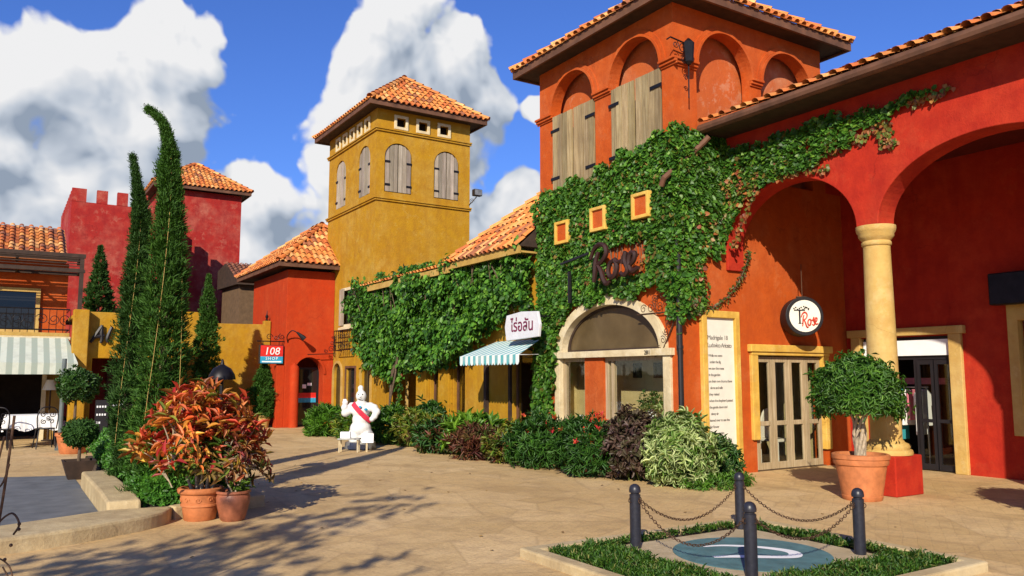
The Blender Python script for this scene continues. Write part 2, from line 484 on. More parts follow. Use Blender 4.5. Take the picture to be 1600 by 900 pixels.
class MB:
    def __init__(s):
        s.V = []; s.F = []; s.C = []; s.cur = (1, 1, 1)

    def add(s, vs, fs, col=None):
        o = len(s.V)
        s.V.extend([tuple(v) for v in vs])
        s.C.extend([col or s.cur] * len(vs))
        s.F.extend([tuple(i + o for i in f) for f in fs])
        return s

    def box(s, x0, x1, y0, y1, z0, z1, col=None):
        v = [(x, y, z) for z in (z0, z1) for y in (y0, y1) for x in (x0, x1)]
        return s.add(v, [(0, 2, 3, 1), (4, 5, 7, 6), (0, 1, 5, 4), (2, 6, 7, 3), (0, 4, 6, 2), (1, 3, 7, 5)], col)

    def bar(s, p, q, w, h=None, up=(0, 0, 1), col=None):
        """square-section bar from p to q"""
        h = h or w
        p, q = Vector(p), Vector(q)
        d = (q - p).normalized(); u = Vector(up)
        if abs(d.dot(u)) > 0.97: u = Vector((1, 0, 0))
        a = d.cross(u).normalized(); b = a.cross(d).normalized()
        v = [r + a * (i * w / 2) + b * (j * h / 2) for r in (p, q) for i, j in ((-1, -1), (1, -1), (1, 1), (-1, 1))]
        return s.add(v, [(0, 1, 2, 3), (7, 6, 5, 4), (0, 4, 5, 1), (1, 5, 6, 2), (2, 6, 7, 3), (3, 7, 4, 0)], col)

    def tube(s, pts, r, n=8, cap=True, col=None, closed=False):
        pts = [Vector(p) for p in pts]
        m = len(pts)
        rr = r if isinstance(r, (list, tuple)) else [r] * m
        vs = []; prev = None
        for i, p in enumerate(pts):
            if closed:
                d = pts[(i + 1) % m] - pts[i - 1]
            else:
                d = pts[min(i + 1, m - 1)] - pts[max(i - 1, 0)]
            d = d.normalized() if d.length > 1e-9 else Vector((0, 0, 1))
            if prev is None:
                u = Vector((0, 0, 1)) if abs(d.z) < 0.9 else Vector((1, 0, 0))
                a = d.cross(u).normalized()
            else:
                a = (prev - d * prev.dot(d))
                a = a.normalized() if a.length > 1e-6 else d.cross(Vector((0, 0, 1))).normalized()
            prev = a; b = d.cross(a)
            for k in range(n):
                t = 2 * math.pi * k / n
                vs.append(p + (a * math.cos(t) + b * math.sin(t)) * rr[i])
        fs = []
        for i in range(m if closed else m - 1):
            j = (i + 1) % m
            for k in range(n):
                fs.append((i * n + k, i * n + (k + 1) % n, j * n + (k + 1) % n, j * n + k))
        if cap and not closed:
            fs.append(tuple(range(n))[::-1]); fs.append(tuple((m - 1) * n + k for k in range(n)))
        return s.add(vs, fs, col)

    def lathe(s, prof, c, n=24, col=None, cap=True):
        """prof: list of (radius, z)"""
        vs = []
        for r, z in prof:
            for k in range(n):
                t = 2 * math.pi * k / n
                vs.append((c[0] + r * math.cos(t), c[1] + r * math.sin(t), c[2] + z))
        m = len(prof); fs = []
        for i in range(m - 1):
            for k in range(n):
                fs.append((i * n + k, i * n + (k + 1) % n, (i + 1) * n + (k + 1) % n, (i + 1) * n + k))
        if cap:
            fs.append(tuple(range(n))[::-1]); fs.append(tuple((m - 1) * n + k for k in range(n)))
        return s.add(vs, fs, col)

    def ball(s, c, r, n=10, m=7, col=None):
        rx, ry, rz = r if isinstance(r, (tuple, list)) else (r, r, r)
        vs = [(c[0], c[1], c[2] - rz)]
        for i in range(1, m):
            a = math.pi * i / m - math.pi / 2
            for k in range(n):
                t = 2 * math.pi * k / n
                vs.append((c[0] + rx * math.cos(a) * math.cos(t), c[1] + ry * math.cos(a) * math.sin(t), c[2] + rz * math.sin(a)))
        vs.append((c[0], c[1], c[2] + rz))
        fs = [(0, 1 + (k + 1) % n, 1 + k) for k in range(n)]
        for i in range(m - 2):
            for k in range(n):
                a, b = 1 + i * n, 1 + (i + 1) * n
                fs.append((a + k, a + (k + 1) % n, b + (k + 1) % n, b + k))
        e = len(vs) - 1; a = 1 + (m - 2) * n
        fs += [(a + k, a + (k + 1) % n, e) for k in range(n)]
        return s.add(vs, fs, col)

    def prism(s, pts, axis, c0, c1, col=None):
        """extrude polygon; axis 'x': pts are (y,z); 'y': (x,z); 'z': (x,y)"""
        f = {'x': lambda a, b, c: (c, a, b), 'y': lambda a, b, c: (a, c, b), 'z': lambda a, b, c: (a, b, c)}[axis]
        n = len(pts)
        vs = [f(a, b, c0) for a, b in pts] + [f(a, b, c1) for a, b in pts]
        fs = [tuple(range(n))[::-1], tuple(range(n, 2 * n))] + [(i, (i + 1) % n, n + (i + 1) % n, n + i) for i in range(n)]
        return s.add(vs, fs, col)

    def sheet(s, outline, holes, axis, c0, c1, col=None):
        """extruded polygon with holes, filled by a 2D curve"""
        vs, fs = fill2d(outline, holes)
        t = c1 - c0
        f = {'x': lambda p: (c0 + p[2] * t, p[0], p[1]), 'y': lambda p: (p[0], c0 + p[2] * t, p[1]), 'z': lambda p: (p[0], p[1], c0 + p[2] * t)}[axis]
        return s.add([f(p) for p in vs], fs, col)

    def build(s, name, mat, parent=None, smooth=False, bevel=0.0, angle=35, normals=True):
        me = bpy.data.meshes.new(name)
        org = ORIG.get(parent, Vector((0, 0, 0))) if parent else None
        V = [Vector(v) for v in s.V]
        if parent is None:
            org = Vector((0, 0, 0))
        me.from_pydata([v - org for v in V], [], s.F)
        ca = me.color_attributes.new('tint', 'FLOAT_COLOR', 'POINT')
        arr = np.ones((len(s.C), 4)); arr[:, :3] = np.array(s.C) if s.C else arr[:, :3]
        ca.data.foreach_set('color', arr.ravel())
        if normals:
            bm = bmesh.new(); bm.from_mesh(me)
            bmesh.ops.recalc_face_normals(bm, faces=bm.faces)
            bm.to_mesh(me); bm.free()
        me.materials.append(MATS[mat])
        if smooth:
            me.shade_smooth()
            me.set_sharp_from_angle(angle=math.radians(angle))
        o = bpy.data.objects.new(name, me)
        COL.objects.link(o)
        if parent is not None:
            o.parent = parent
            ORIG[o] = org
        else:
            ORIG[o] = Vector((0, 0, 0))
        if bevel:
            b = o.modifiers.new('bevel', 'BEVEL'); b.width = bevel; b.segments = 2; b.limit_method = 'ANGLE'; b.angle_limit = math.radians(40)
        return o


def fill2d(outline, holes):
    cu = bpy.data.curves.new('tmp', 'CURVE')
    cu.dimensions = '2D'; cu.fill_mode = 'BOTH'; cu.extrude = 0.5
    for ring in [outline] + list(holes):
        sp = cu.splines.new('POLY'); sp.points.add(len(ring) - 1)
        for p, q in zip(sp.points, ring): p.co = (q[0], q[1], 0, 1)
        sp.use_cyclic_u = True
    o = bpy.data.objects.new('tmp', cu); COL.objects.link(o)
    dg = bpy.context.evaluated_depsgraph_get(); dg.update()
    me = bpy.data.meshes.new_from_object(o.evaluated_get(dg))
    vs = [(v.co.x, v.co.y, v.co.z + 0.5) for v in me.vertices]
    fs = [tuple(p.vertices) for p in me.polygons]
    bpy.data.objects.remove(o); bpy.data.curves.remove(cu); bpy.data.meshes.remove(me)
    # weld
    key = {}; remap = []; nv = []
    for v in vs:
        k = tuple(round(c, 5) for c in v)
        if k not in key: key[k] = len(nv); nv.append(v)
        remap.append(key[k])
    nf = []
    for f in fs:
        g = [remap[i] for i in f]
        if len(set(g)) == len(g): nf.append(tuple(g))
    return nv, nf


def text2d(body, size, extrude=0.5, font=None, align='CENTER', spacing=1.0, shear=0.0, bold=0.0):
    cu = bpy.data.curves.new('tmp', 'FONT')
    cu.body = body; cu.size = size; cu.extrude = extrude; cu.align_x = align; cu.space_character = spacing; cu.shear = shear
    cu.resolution_u = 3; cu.offset = bold
    o = bpy.data.objects.new('tmp', cu); COL.objects.link(o)
    dg = bpy.context.evaluated_depsgraph_get(); dg.update()
    me = bpy.data.meshes.new_from_object(o.evaluated_get(dg))
    vs = [tuple(v.co) for v in me.vertices]; fs = [tuple(p.vertices) for p in me.polygons]
    bpy.data.objects.remove(o); bpy.data.curves.remove(cu); bpy.data.meshes.remove(me)
    return vs, fs


def put_text(mb, body, size, org, right, up, depth=0.01, **kw):
    vs, fs = text2d(body, size, extrude=0.5, **kw)
    o, r, u = Vector(org), Vector(right), Vector(up); n = r.cross(u)
    mb.add([o + r * v[0] + u * v[1] + n * (v[2] * depth) for v in vs], fs)


def thing(name, label, cat, loc, group=None):
    o = bpy.data.objects.new(name, None)
    COL.objects.link(o)
    o.empty_display_size = 0.2
    o.location = loc
    o['label'] = label; o['category'] = cat
    if group: o['group'] = group
    ORIG[o] = Vector(loc)
    return o


def tag(o, label, cat, group=None):
    o['label'] = label; o['category'] = cat
    if group: o['group'] = group
    return o


def rebase(o, loc):
    """give a single-mesh thing its own base point"""
    loc = Vector(loc); o.data.transform(Matrix.Translation(-loc)); o.location = loc; ORIG[o] = loc
    return o


def struct(o):
    o['kind'] = 'structure'
    return o


def dup(root, loc, rotz=0.0, scale=1.0, label=None, group=None):
    r = root.copy(); COL.objects.link(r); r.location = loc; r.rotation_euler = (0, 0, rotz); r.scale = (scale,) * 3
    if label: r['label'] = label
    if group: r['group'] = group
    ORIG[r] = Vector(loc)
    for ch in list(root.children):
        c = ch.copy(); COL.objects.link(c); c.parent = r
        for g in list(ch.children):
            d = g.copy(); COL.objects.link(d); d.parent = c
    return r


def arc(cx, cz, rx, rz, a0, a1, n=20):
    return [(cx + rx * math.cos(math.radians(a0 + (a1 - a0) * i / n)), cz + rz * math.sin(math.radians(a0 + (a1 - a0) * i / n))) for i in range(n + 1)]


def arch_notch(cx, half, spring, rise, n=24):
    """right to left over the arch"""
    return arc(cx, spring, half, rise, 0, 180, n)


def rect(a0, a1, b0, b1):
    return [(a0, b0), (a1, b0), (a1, b1), (a0, b1)]


def spline(pts, n=8, closed=False):
    P = [Vector(p) for p in pts]; out = []
    m = len(P)
    rng = range(m) if closed else range(m - 1)
    for i in rng:
        g = (lambda k: P[k % m]) if closed else (lambda k: P[max(0, min(m - 1, k))])
        p0, p1, p2, p3 = g(i - 1), g(i), g(i + 1), g(i + 2)
        for j in range(n):
            t = j / n
            out.append(0.5 * ((2 * p1) + (p2 - p0) * t + (2 * p0 - 5 * p1 + 4 * p2 - p3) * t * t + (3 * p1 - p0 - 3 * p2 + p3) * t ** 3))
    if not closed: out.append(P[-1])
    return out


# ------------------------------------------------------------------ roof tiles
TILE_COLS = [(0.72, 0.24, 0.045), (0.64, 0.18, 0.035), (0.80, 0.33, 0.08), (0.55, 0.14, 0.03), (0.74, 0.28, 0.06), (0.84, 0.42, 0.14)]
OLD_COLS = [(0.20, 0.07, 0.04), (0.26, 0.09, 0.045), (0.15, 0.055, 0.035), (0.30, 0.12, 0.06)]


def tile_face(mb, O, e, s, L, S, hmax, cols=TILE_COLS, pitch=0.20, row=0.28, r=0.070, seg=5):
    """barrel tiles on one roof slope. O eave corner, e along the eave, s up the slope"""
    O, e, s = Vector(O), Vector(e).normalized(), Vector(s).normalized()
    n = e.cross(s)
    if n.z < 0: n = -n
    k = max(1, round(L / pitch)); p = L / k
    for i in range(k):
        a = (i + 0.5) * p
        H = min(S, hmax(a))
        j = 0
        jx = rnd(-0.006, 0.006)
        while j * row < H - 0.04:
            b0 = j * row - (0.05 if j == 0 else 0.03); b1 = min(j * row + row, H + 0.02)
            vs = []
            sk = rnd(-0.010, 0.010)
            for b, rr, lift in ((b0, r, 0.030), (b1, r * 0.86, 0.004)):
                for q in range(seg + 1):
                    t = math.pi * q / seg
                    vs.append(O + e * (a + jx + sk + rr * math.cos(t)) + s * b + n * (lift + rr * 0.9 * math.sin(t)))
            fs = [(q, q + 1, seg + 2 + q, seg + 1 + q) for q in range(seg)]
            c = random.choice(cols) if rnd(0, 1) > 0.10 else (0.34, 0.12, 0.05); w = rnd(0.78, 1.12)
            mb.add(vs, fs, tuple(x * w for x in c))
            # the pan between two covers
            if i < k - 1:
                g = a + p / 2
                Hn = min(S, hmax(g))
                if j * row < Hn:
                    b1p = min(j * row + row, Hn)
                    v2 = [O + e * (g - 0.05) + s * b0 + n * 0.022, O + e * (g + 0.05) + s * b0 + n * 0.022, O + e * (g + 0.05) + s * b1p + n * 0.004, O + e * (g - 0.05) + s * b1p + n * 0.004]
                    mb.add(v2, [(0, 1, 2, 3)], tuple(x * w * 0.8 for x in c))
            j += 1


def cap_line(mb, p, q, r=0.10, cols=TILE_COLS, step=0.33):
    """hip or ridge capping tiles"""
    p, q = Vector(p), Vector(q); d = q - p; L = d.length; d.normalize()
    a = d.cross(Vector((0, 0, 1))).normalized(); b = a.cross(d)
    if b.z < 0: b = -b
    k = max(1, int(L / step))
    for i in range(k):
        vs = []
        for t0, rr, lf in ((i * L / k - 0.03, r, 0.05), ((i + 1) * L / k, r * 0.85, 0.02)):
            for m in range(7):
                t = math.pi * m / 6
                vs.append(p + d * t0 + a * rr * math.cos(t) + b * (lf + rr * math.sin(t)))
        c = random.choice(cols); w = rnd(0.85, 1.1)
        mb.add(vs, [(m, m + 1, 8 + m, 7 + m) for m in range(6)], tuple(x * w for x in c))


def hip_roof(parent, x0, x1, y0, y1, z, slope, cols=TILE_COLS, mat='roof_tile', soffit='dark_timber', fascia='fascia_timber', pitch=0.20, row=0.28, ridge=None, th=0.16):
    """tiled hip roof on a rectangle of eaves; returns the roof part"""
    W, D = x1 - x0, y1 - y0
    run = min(W, D) / 2 if ridge is None else ridge
    rise = run * slope
    cs = math.sqrt(1 + slope * slope)
    mb = MB()
    S = run * cs
    for O, e, s, L in (((x0, y1, z), (0, -1, 0), (1, 0, slope), D), ((x0, y0, z), (1, 0, 0), (0, 1, slope), W),
                       ((x1, y0, z), (0, 1, 0), (-1, 0, slope), D), ((x1, y1, z), (-1, 0, 0), (0, -1, slope), W)):
        tile_face(mb, O, e, s, L, S, (lambda a, L=L: min(a, L - a) * cs), cols, pitch, row)
    A = (x0 + run, y0 + run, z + rise); B = (x1 - run, y0 + run, z + rise); Cc = (x1 - run, y1 - run, z + rise); Dd = (x0 + run, y1 - run, z + rise)
    for p, q in (((x0, y0, z), A), ((x1, y0, z), B), ((x1, y1, z), Cc), ((x0, y1, z), Dd)):
        cap_line(mb, p, q, 0.10, cols)
    if W > D + 0.1: cap_line(mb, A, B, 0.11, cols)
    elif D > W + 0.1: cap_line(mb, A, Dd, 0.11, cols)
    roof = mb.build('roof', mat, parent, smooth=True, normals=False)
    # deck under the tiles and the fascia board round the eaves
    dk = MB()
    i = 0.04
    E0 = [(x0 + i, y0 + i, z - 0.02), (x1 - i, y0 + i, z - 0.02), (x1 - i, y1 - i, z - 0.02), (x0 + i, y1 - i, z - 0.02)]
    R = [(A[0], A[1], A[2] - 0.03), (B[0], B[1], B[2] - 0.03), (Cc[0], Cc[1], Cc[2] - 0.03), (Dd[0], Dd[1], Dd[2] - 0.03)]
    dk.add(E0 + R, [(0, 1, 5, 4), (1, 2, 6, 5), (2, 3, 7, 6), (3, 0, 4, 7), (0, 3, 2, 1)])
    dk.build('roof_deck', soffit, roof, normals=False)
    fb = MB()
    t = 0.05
    for a, b, c, d in ((x0, x1, y0, y0 + t), (x0, x1, y1 - t, y1), (x0, x0 + t, y0 + t, y1 - t), (x1 - t, x1, y0 + t, y1 - t)):
        fb.box(a, b, c, d, z - th, z - 0.005)
    fb.build('fascia', fascia, roof)
    sf = MB(); sf.box(x0 + t, x1 - t, y0 + t, y1 - t, z - th * 0.75, z - th * 0.75 + 0.03)
    sf.build('soffit', soffit, roof)
    return roof


# ------------------------------------------------------------------ leaves
def nrmz(a):
    return a / np.maximum(np.linalg.norm(a, axis=1, keepdims=True), 1e-9)


def pick(n, pal, wts=None, var=0.25, rng=RNG):
    pal = np.array(pal, float)
    w = None if wts is None else np.array(wts, float) / sum(wts)
    i = rng.choice(len(pal), n, p=w)
    return pal[i] * rng.uniform(1 - var, 1 + var, (n, 1))


class Leaves:
    def __init__(s):
        s.P = []; s.C = []

    def add(s, pos, d, nrm, L, W, col, bend=0.15, shape='oval'):
        n = len(pos)
        if n == 0: return s
        d = nrmz(d); x = nrmz(np.cross(d, nrm)); z = np.cross(x, d)
        L = np.broadcast_to(np.asarray(L, float).reshape(-1, 1), (n, 1)); W = np.broadcast_to(np.asarray(W, float).reshape(-1, 1), (n, 1))
        T = {'oval': [(0, 0, 0), (-.48, .32, .10), (-.40, .70, .04), (0, 1, -1), (.40, .70, .04), (.48, .32, .10)],
             'lance': [(0, 0, 0), (-.42, .30, .12), (-.36, .62, .05), (0, 1, -1), (.36, .62, .05), (.42, .30, .12)],
             'heart': [(0, 0, 0), (-.56, .18, .12), (-.46, .60, .06), (0, 1, -.6), (.46, .60, .06), (.56, .18, .12)]}[shape]
        v = np.zeros((n, 6, 3))
        for k, (a, b, c) in enumerate(T):
            cc = c * W if c > 0 else c * bend * L
            v[:, k] = pos + x * (a * W) + d * (b * L) + z * cc
        s.P.append(v); s.C.append(np.repeat(np.asarray(col)[:, None, :], 6, axis=1))
        return s

    def rosettes(s, C, axis, n, L, W, col_fn, open_=(0.3, 1.2), rng=RNG, jit=0.02, bend=0.3, shape='lance'):
        K = len(C)
        if K == 0: return s
        axis = nrmz(axis)
        ref = np.where(np.abs(axis[:, 2:3]) < 0.9, np.array([[0, 0, 1.0]]), np.array([[1.0, 0, 0]]))
        a = nrmz(np.cross(axis, ref)); b = np.cross(axis, a)
        idx = np.repeat(np.arange(K), n)
        th = rng.uniform(0, 2 * np.pi, K * n)[:, None]; op = rng.uniform(*open_, K * n)[:, None]
        rad = a[idx] * np.cos(th) + b[idx] * np.sin(th)
        d = axis[idx] * np.cos(op) + rad * np.sin(op)
        nr = axis[idx] * np.sin(op) - rad * np.cos(op) + rng.normal(0, 0.15, (K * n, 3))
        pos = C[idx] + rng.normal(0, jit, (K * n, 3))
        sc = rng.uniform(0.7, 1.15, K * n)
        if not np.isscalar(L): L = L[idx]; W = W[idx]
        s.add(pos, d, nr, L * sc, W * sc, col_fn(K, idx), bend=bend, shape=shape)
        return s

    def count(s): return sum(len(p) for p in s.P)

    def build(s, name, mat, parent=None, modifiers=None):
        V = np.concatenate(s.P).reshape(-1, 3); Cc = np.concatenate(s.C).reshape(-1, 3)
        org = np.array(ORIG[parent]) if parent is not None else np.zeros(3)
        V = V - org
        n = len(V) // 6
        me = bpy.data.meshes.new(name)
        base = (np.arange(n) * 6)[:, None]
        F = np.concatenate([base + np.array([[0, 3, 2, 1]]), base + np.array([[0, 5, 4, 3]])], axis=1).reshape(-1)
        me.vertices.add(len(V)); me.vertices.foreach_set('co', V.ravel())
        me.loops.add(len(F)); me.loops.foreach_set('vertex_index', F.astype(np.int32))
        me.polygons.add(n * 2); me.polygons.foreach_set('loop_start', (np.arange(n * 2) * 4).astype(np.int32))
        try: me.polygons.foreach_set('loop_total', np.full(n * 2, 4, np.int32))
        except Exception: pass
        me.update(calc_edges=True)
        ca = me.color_attributes.new('tint', 'FLOAT_COLOR', 'POINT')
        arr = np.ones((len(V), 4)); arr[:, :3] = Cc
        ca.data.foreach_set('color', arr.ravel())
        me.materials.append(MATS[mat])
        me.shade_smooth()
        o = bpy.data.objects.new(name, me); COL.objects.link(o)
        if parent is not None: o.parent = parent
        ORIG[o] = Vector(org)
        return o


def pal_fn(pal, wts=None, var=0.25, per=0.5, rng=RNG):
    """a colour for each rosette, then a little change leaf by leaf"""
    def f(K, idx):
        base = pick(K, pal, wts, var * 0.6, rng)[idx]
        own = pick(len(idx), pal, wts, var, rng)
        return base * per + own * (1 - per)
    return f


def shell_points(n, c, r, rng=RNG, inner=0.55, lump=0.22, seed=3, zmin=-0.6):
    """points in the outer part of a lumpy ellipsoid, with outward axes"""
    d = nrmz(rng.normal(0, 1, (int(n * 2.2), 3)))
    d = d[d[:, 2] > zmin][:n]
    th = np.arctan2(d[:, 1], d[:, 0]); k = 1 + lump * (2 * vnoise(th * 1.6 + 10, d[:, 2] * 2.4 + 5, seed) - 1) + lump * 0.5 * (2 * vnoise(th * 4 + 10, d[:, 2] * 6 + 5, seed + 1) - 1)
    rad = rng.uniform(inner, 1.0, len(d)) ** 0.6 * k
    p = np.array(c) + d * np.array(r) * rad[:, None]
    return p, nrmz(d / np.array(r))


GREEN = [(0.045, 0.115, 0.018), (0.030, 0.080, 0.014), (0.075, 0.170, 0.022), (0.055, 0.135, 0.030)]
DEEP = [(0.022, 0.062, 0.012), (0.035, 0.090, 0.016), (0.050, 0.120, 0.020)]


def bush(name, label, c, r, K, n, L, W, pal, wts=None, open_=(0.3, 1.2), group=None, cat='bush', mat='leaf', shape='lance', extra=None, bend=0.3, zmin=-0.35, up=0.35, stem='stem_green', seed=1, per=0.5, inner=0.5, lump=0.25):
    """shrub standing at c (ground point): rosettes of leaves on stems"""
    t = thing(name, label, cat, c, group)
    rng = np.random.default_rng(seed)
    ctr = (c[0], c[1], c[2] + r[2] * 0.95)
    P, A = shell_points(K, ctr, r, rng, inner=inner, seed=seed, zmin=zmin - 0.5, lump=lump)
    stray = rng.uniform(0, 1, len(P)) < 0.07
    P = P + A * (stray * rng.uniform(0.1, 0.35, len(P)) * r[2])[:, None]
    keep = P[:, 2] > c[2] + 0.03
    P, A = P[keep], A[keep]
    lv = Leaves()
    A2 = A + np.array([0, 0, up]) + rng.normal(0, 0.2, A.shape)
    lv.rosettes(P, A2, n, L, W, pal_fn(pal, wts, 0.3, per, rng), open_, rng, bend=bend, shape=shape)
    if extra: extra(lv, rng, ctr)
    lv.build('foliage', mat, t)
    mb = MB()
    for i in range(14):
        q = P[rng.integers(len(P))]
        b = Vector((c[0] + rng.normal(0, r[0] * 0.18), c[1] + rng.normal(0, r[1] * 0.18), c[2]))
        mid = b.lerp(Vector(q), 0.5) + Vector((0, 0, r[2] * 0.15))
        mb.tube([b, mid, Vector(q)], [0.012, 0.009, 0.004], 5)
    mb.build('stem', stem, t, smooth=True)
    return t


def in_poly(x, y, poly):
    x = np.asarray(x); y = np.asarray(y); ins = np.zeros(len(x), bool); n = len(poly)
    for i in range(n):
        x1, y1 = poly[i]; x2, y2 = poly[(i + 1) % n]
        c = ((y1 > y) != (y2 > y)) & (x < (x2 - x1) * (y - y1) / ((y2 - y1) + 1e-12) + x1)
        ins ^= c
    return ins


def wall_leaves(lv, poly, dens, plane, L, W, pal, wts=None, depth=0.16, seed=1, rag=0.25, holes=(), off0=0.02, shape='heart', droop=0.8, hole_amt=0.10):
    """creeper on a wall. plane(a, b, off) -> (xyz), out = outward normal"""
    rng = np.random.default_rng(seed)
    f, out = plane
    a0, a1 = min(p[0] for p in poly), max(p[0] for p in poly); b0, b1 = min(p[1] for p in poly), max(p[1] for p in poly)
    a0 -= rag; a1 += rag; b0 -= rag; b1 += rag
    n = int((a1 - a0) * (b1 - b0) * dens)
    a = rng.uniform(a0, a1, n); b = rng.uniform(b0, b1, n)
    ja = a + (vnoise(a * 3.1, b * 3.1, seed) - 0.5) * 2 * rag + (vnoise(a * 11, b * 11, seed + 5) - 0.5) * rag
    jb = b + (vnoise(a * 3.1 + 9, b * 3.1, seed + 2) - 0.5) * 2 * rag + (vnoise(a * 11, b * 11 + 7, seed + 6) - 0.5) * rag
    k = in_poly(ja, jb, poly)
    for (h0, h1, g0, g1) in holes:
        k &= ~((a > h0) & (a < h1) & (b > g0) & (b < g1))
    k &= vnoise(a * 2.3 + 3, b * 2.3, seed + 9) > hole_amt
    a, b = a[k], b[k]; n = len(a)
    lump = vnoise(a * 2.2, b * 2.2, seed + 3) * 0.6 + vnoise(a * 6, b * 6, seed + 4) * 0.4
    off = off0 + depth * lump * rng.uniform(0.25, 1.0, n) ** 0.6
    P = f(a, b, off)
    out = np.array(out, float)
    down = np.array([0, 0, -1.0])
    side = np.cross(out, down)
    ang = rng.normal(0, 1.05, n)[:, None]
    d = down * np.cos(ang) * droop + side * np.sin(ang) + out * rng.uniform(-0.25, 1.0, (n, 1))
    nr = out + rng.normal(0, 0.55, (n, 3)) + np.array([0, 0, 0.45])
    sz = rng.uniform(0.5, 1.25, n)
    cn = vnoise(a * 1.1 + 40, b * 1.1, seed + 8)
    lv.add(P, d, nr, L * sz, W * sz, pick(n, pal, wts, 0.28, rng) * (0.8 + 0.4 * cn[:, None]), shape=shape)
    return lv

# ------------------------------------------------------------------ ground
m = MB(); m.box(-500, 600, -500, 700, -0.4, 0)
struct(m.build('pavement', 'paving'))
m = MB(); m.prism([(-9, 9.4), (1.12, 9.9), (1.12, 15.4), (-1.0, 16.2), (-9, 17.0)], 'z', -0.1, 0.006)
struct(m.build('asphalt_path', 'asphalt_shaded'))

# raised planter with its rounded kerb
kerb = spline([(-6.0, 8.0, 0), (-3.0, 8.45, 0), (0.1, 8.98, 0), (1.15, 9.42, 0), (1.62, 9.78, 0), (1.78, 10.15, 0)], 5)
outer = [(p.x, p.y) for p in kerb]
inner = [(1.12, 10.25), (0.1, 9.78), (-3.0, 9.1), (-6.0, 8.6)]
m = MB(); m.prism(outer + inner, 'z', -0.05, 0.155)
struct(m.build('planter_kerb', 'kerb_concrete', bevel=0.03))
m = MB()
m.prism([(10.17, 0), (13.6, 0), (13.6, 0.25), (11.1, 0.27), (10.27, 0.24)], 'x', 1.10, 1.46)
struct(m.build('planter_wall', 'kerb_concrete', bevel=0.03))
m = MB(); m.prism([(1.72, 10.25), (2.05, 10.45), (2.7, 10.75), (2.72, 17.6), (1.47, 17.6), (1.47, 10.20)], 'z', -0.05, 0.13)
struct(m.build('planter_bed', 'soil', bevel=0.02))
m = MB(); m.prism([(1.80, 10.10), (2.10, 10.22), (2.95, 10.52), (2.95, 17.8), (2.74, 17.8), (2.74, 10.70), (2.06, 10.42), (1.74, 10.24)], 'z', -0.05, 0.15)
struct(m.build('planter_edging', 'kerb_concrete', bevel=0.02))

# ------------------------------------------------------------------ rose shop: the orange tower
X0, X1, Y0, Y1 = 9.42, 13.40, 9.65, 13.70
rose = thing('shop_tower', 'orange rendered tower with timber shutters and big arched window, half covered in ivy', 'building', (X0, Y0, 0))
ZT, ZM = 8.10, 5.20
# west face, lower: big arched window opening; three small blind squares are trim
def dedupe(pts):
    o = []
    for p in pts:
        if not o or abs(p[0] - o[-1][0]) + abs(p[1] - o[-1][1]) > 1e-4: o.append(p)
    return o
W_out = dedupe([(Y0 + 0.25, 0), (9.95, 0)] + arc(11.50, 2.12, 1.55, 0.95, 180, 0, 28) + [(13.05, 0), (Y1, 0), (Y1, ZM), (Y0 + 0.25, ZM)])
m = MB()
m.sheet(W_out, [], 'x', X0, X0 + 0.25)
m.box(X0 + 0.06, X0 + 0.22, 9.95, 13.05, 0, 0.62)
a1, a2 = (12.50, 0.69), (10.63, 0.68)
up = dedupe([(Y0, ZM), (a2[0] - a2[1], ZM)] + arc(a2[0], 7.06, a2[1], 0.70, 180, 0, 24) + [(a2[0] + a2[1], ZM), (a1[0] - a1[1], ZM)] + arc(a1[0], 7.06, a1[1], 0.70, 180, 0, 24) + [(a1[0] + a1[1], ZM), (Y1, ZM), (Y1, ZT), (Y0, ZT)])
m.sheet(up, [], 'x', X0, X0 + 0.18)
b1, b2 = (10.63, 0.68), (12.32, 0.70)
E_lo = [(X0, 0), (11.20, 0), (11.20, 2.08), (13.10, 2.08), (13.10, 0), (14.05, 0), (14.05, ZM), (X0, ZM)]
m.sheet(E_lo, [], 'y', Y0, Y0 + 0.25)
up = dedupe([(X0 + 0.18, ZM), (b1[0] - b1[1], ZM)] + arc(b1[0], 7.06, b1[1], 0.70, 180, 0, 24) + [(b1[0] + b1[1], ZM), (b2[0] - b2[1], ZM)] + arc(b2[0], 7.06, b2[1], 0.70, 180, 0, 24) + [(b2[0] + b2[1], ZM), (X1, ZM), (X1, ZT), (X0 + 0.18, ZT)])
m.sheet(up, [], 'y', Y0, Y0 + 0.18)
m.box(X0 + 0.30, X1 - 0.12, Y1 - 0.20, Y1, 0, ZT)
m.box(X1 - 0.12, X1, Y0 + 0.30, Y1, ZM + 0.3, ZT)
m.box(X0 + 0.001, X0 + 0.25, 11.66, 12.22, 0, 2.12)                 # the pillar that divides the window
wall = m.build('wall', 'orange_render', rose)
m = MB()
m.box(X0 + 0.30, X1 - 0.13, Y0 + 0.30, Y1 - 0.21, ZM, ZT - 0.02)
m.build('recess_wall', 'orange_render_pale', rose)
# mouldings
m = MB()
def archivolt_x(m, x, cy, r, sp, rise, w, d):
    o = arc(cy, sp, r + w, rise + w, 180, 0, 26); i = arc(cy, sp, r, rise, 0, 180, 26)
    m.sheet(o + i, [], 'x', x - d, x - 0.001)
def archivolt_y(m, y, cx, r, sp, rise, w, d):
    o = arc(cx, sp, r + w, rise + w, 180, 0, 26); i = arc(cx, sp, r, rise, 0, 180, 26)
    m.sheet(o + i, [], 'y', y - d, y - 0.001)
for cy, r in (a1, a2):
    archivolt_x(m, X0, cy, r + 0.002, 7.06, 0.702, 0.045, 0.075); archivolt_x(m, X0, cy, r + 0.05, 7.06, 0.75, 0.07, 0.035)
for cx, r in (b1, b2):
    archivolt_y(m, Y0, cx, r + 0.002, 7.06, 0.702, 0.045, 0.075); archivolt_y(m, Y0, cx, r + 0.05, 7.06, 0.75, 0.07, 0.035)
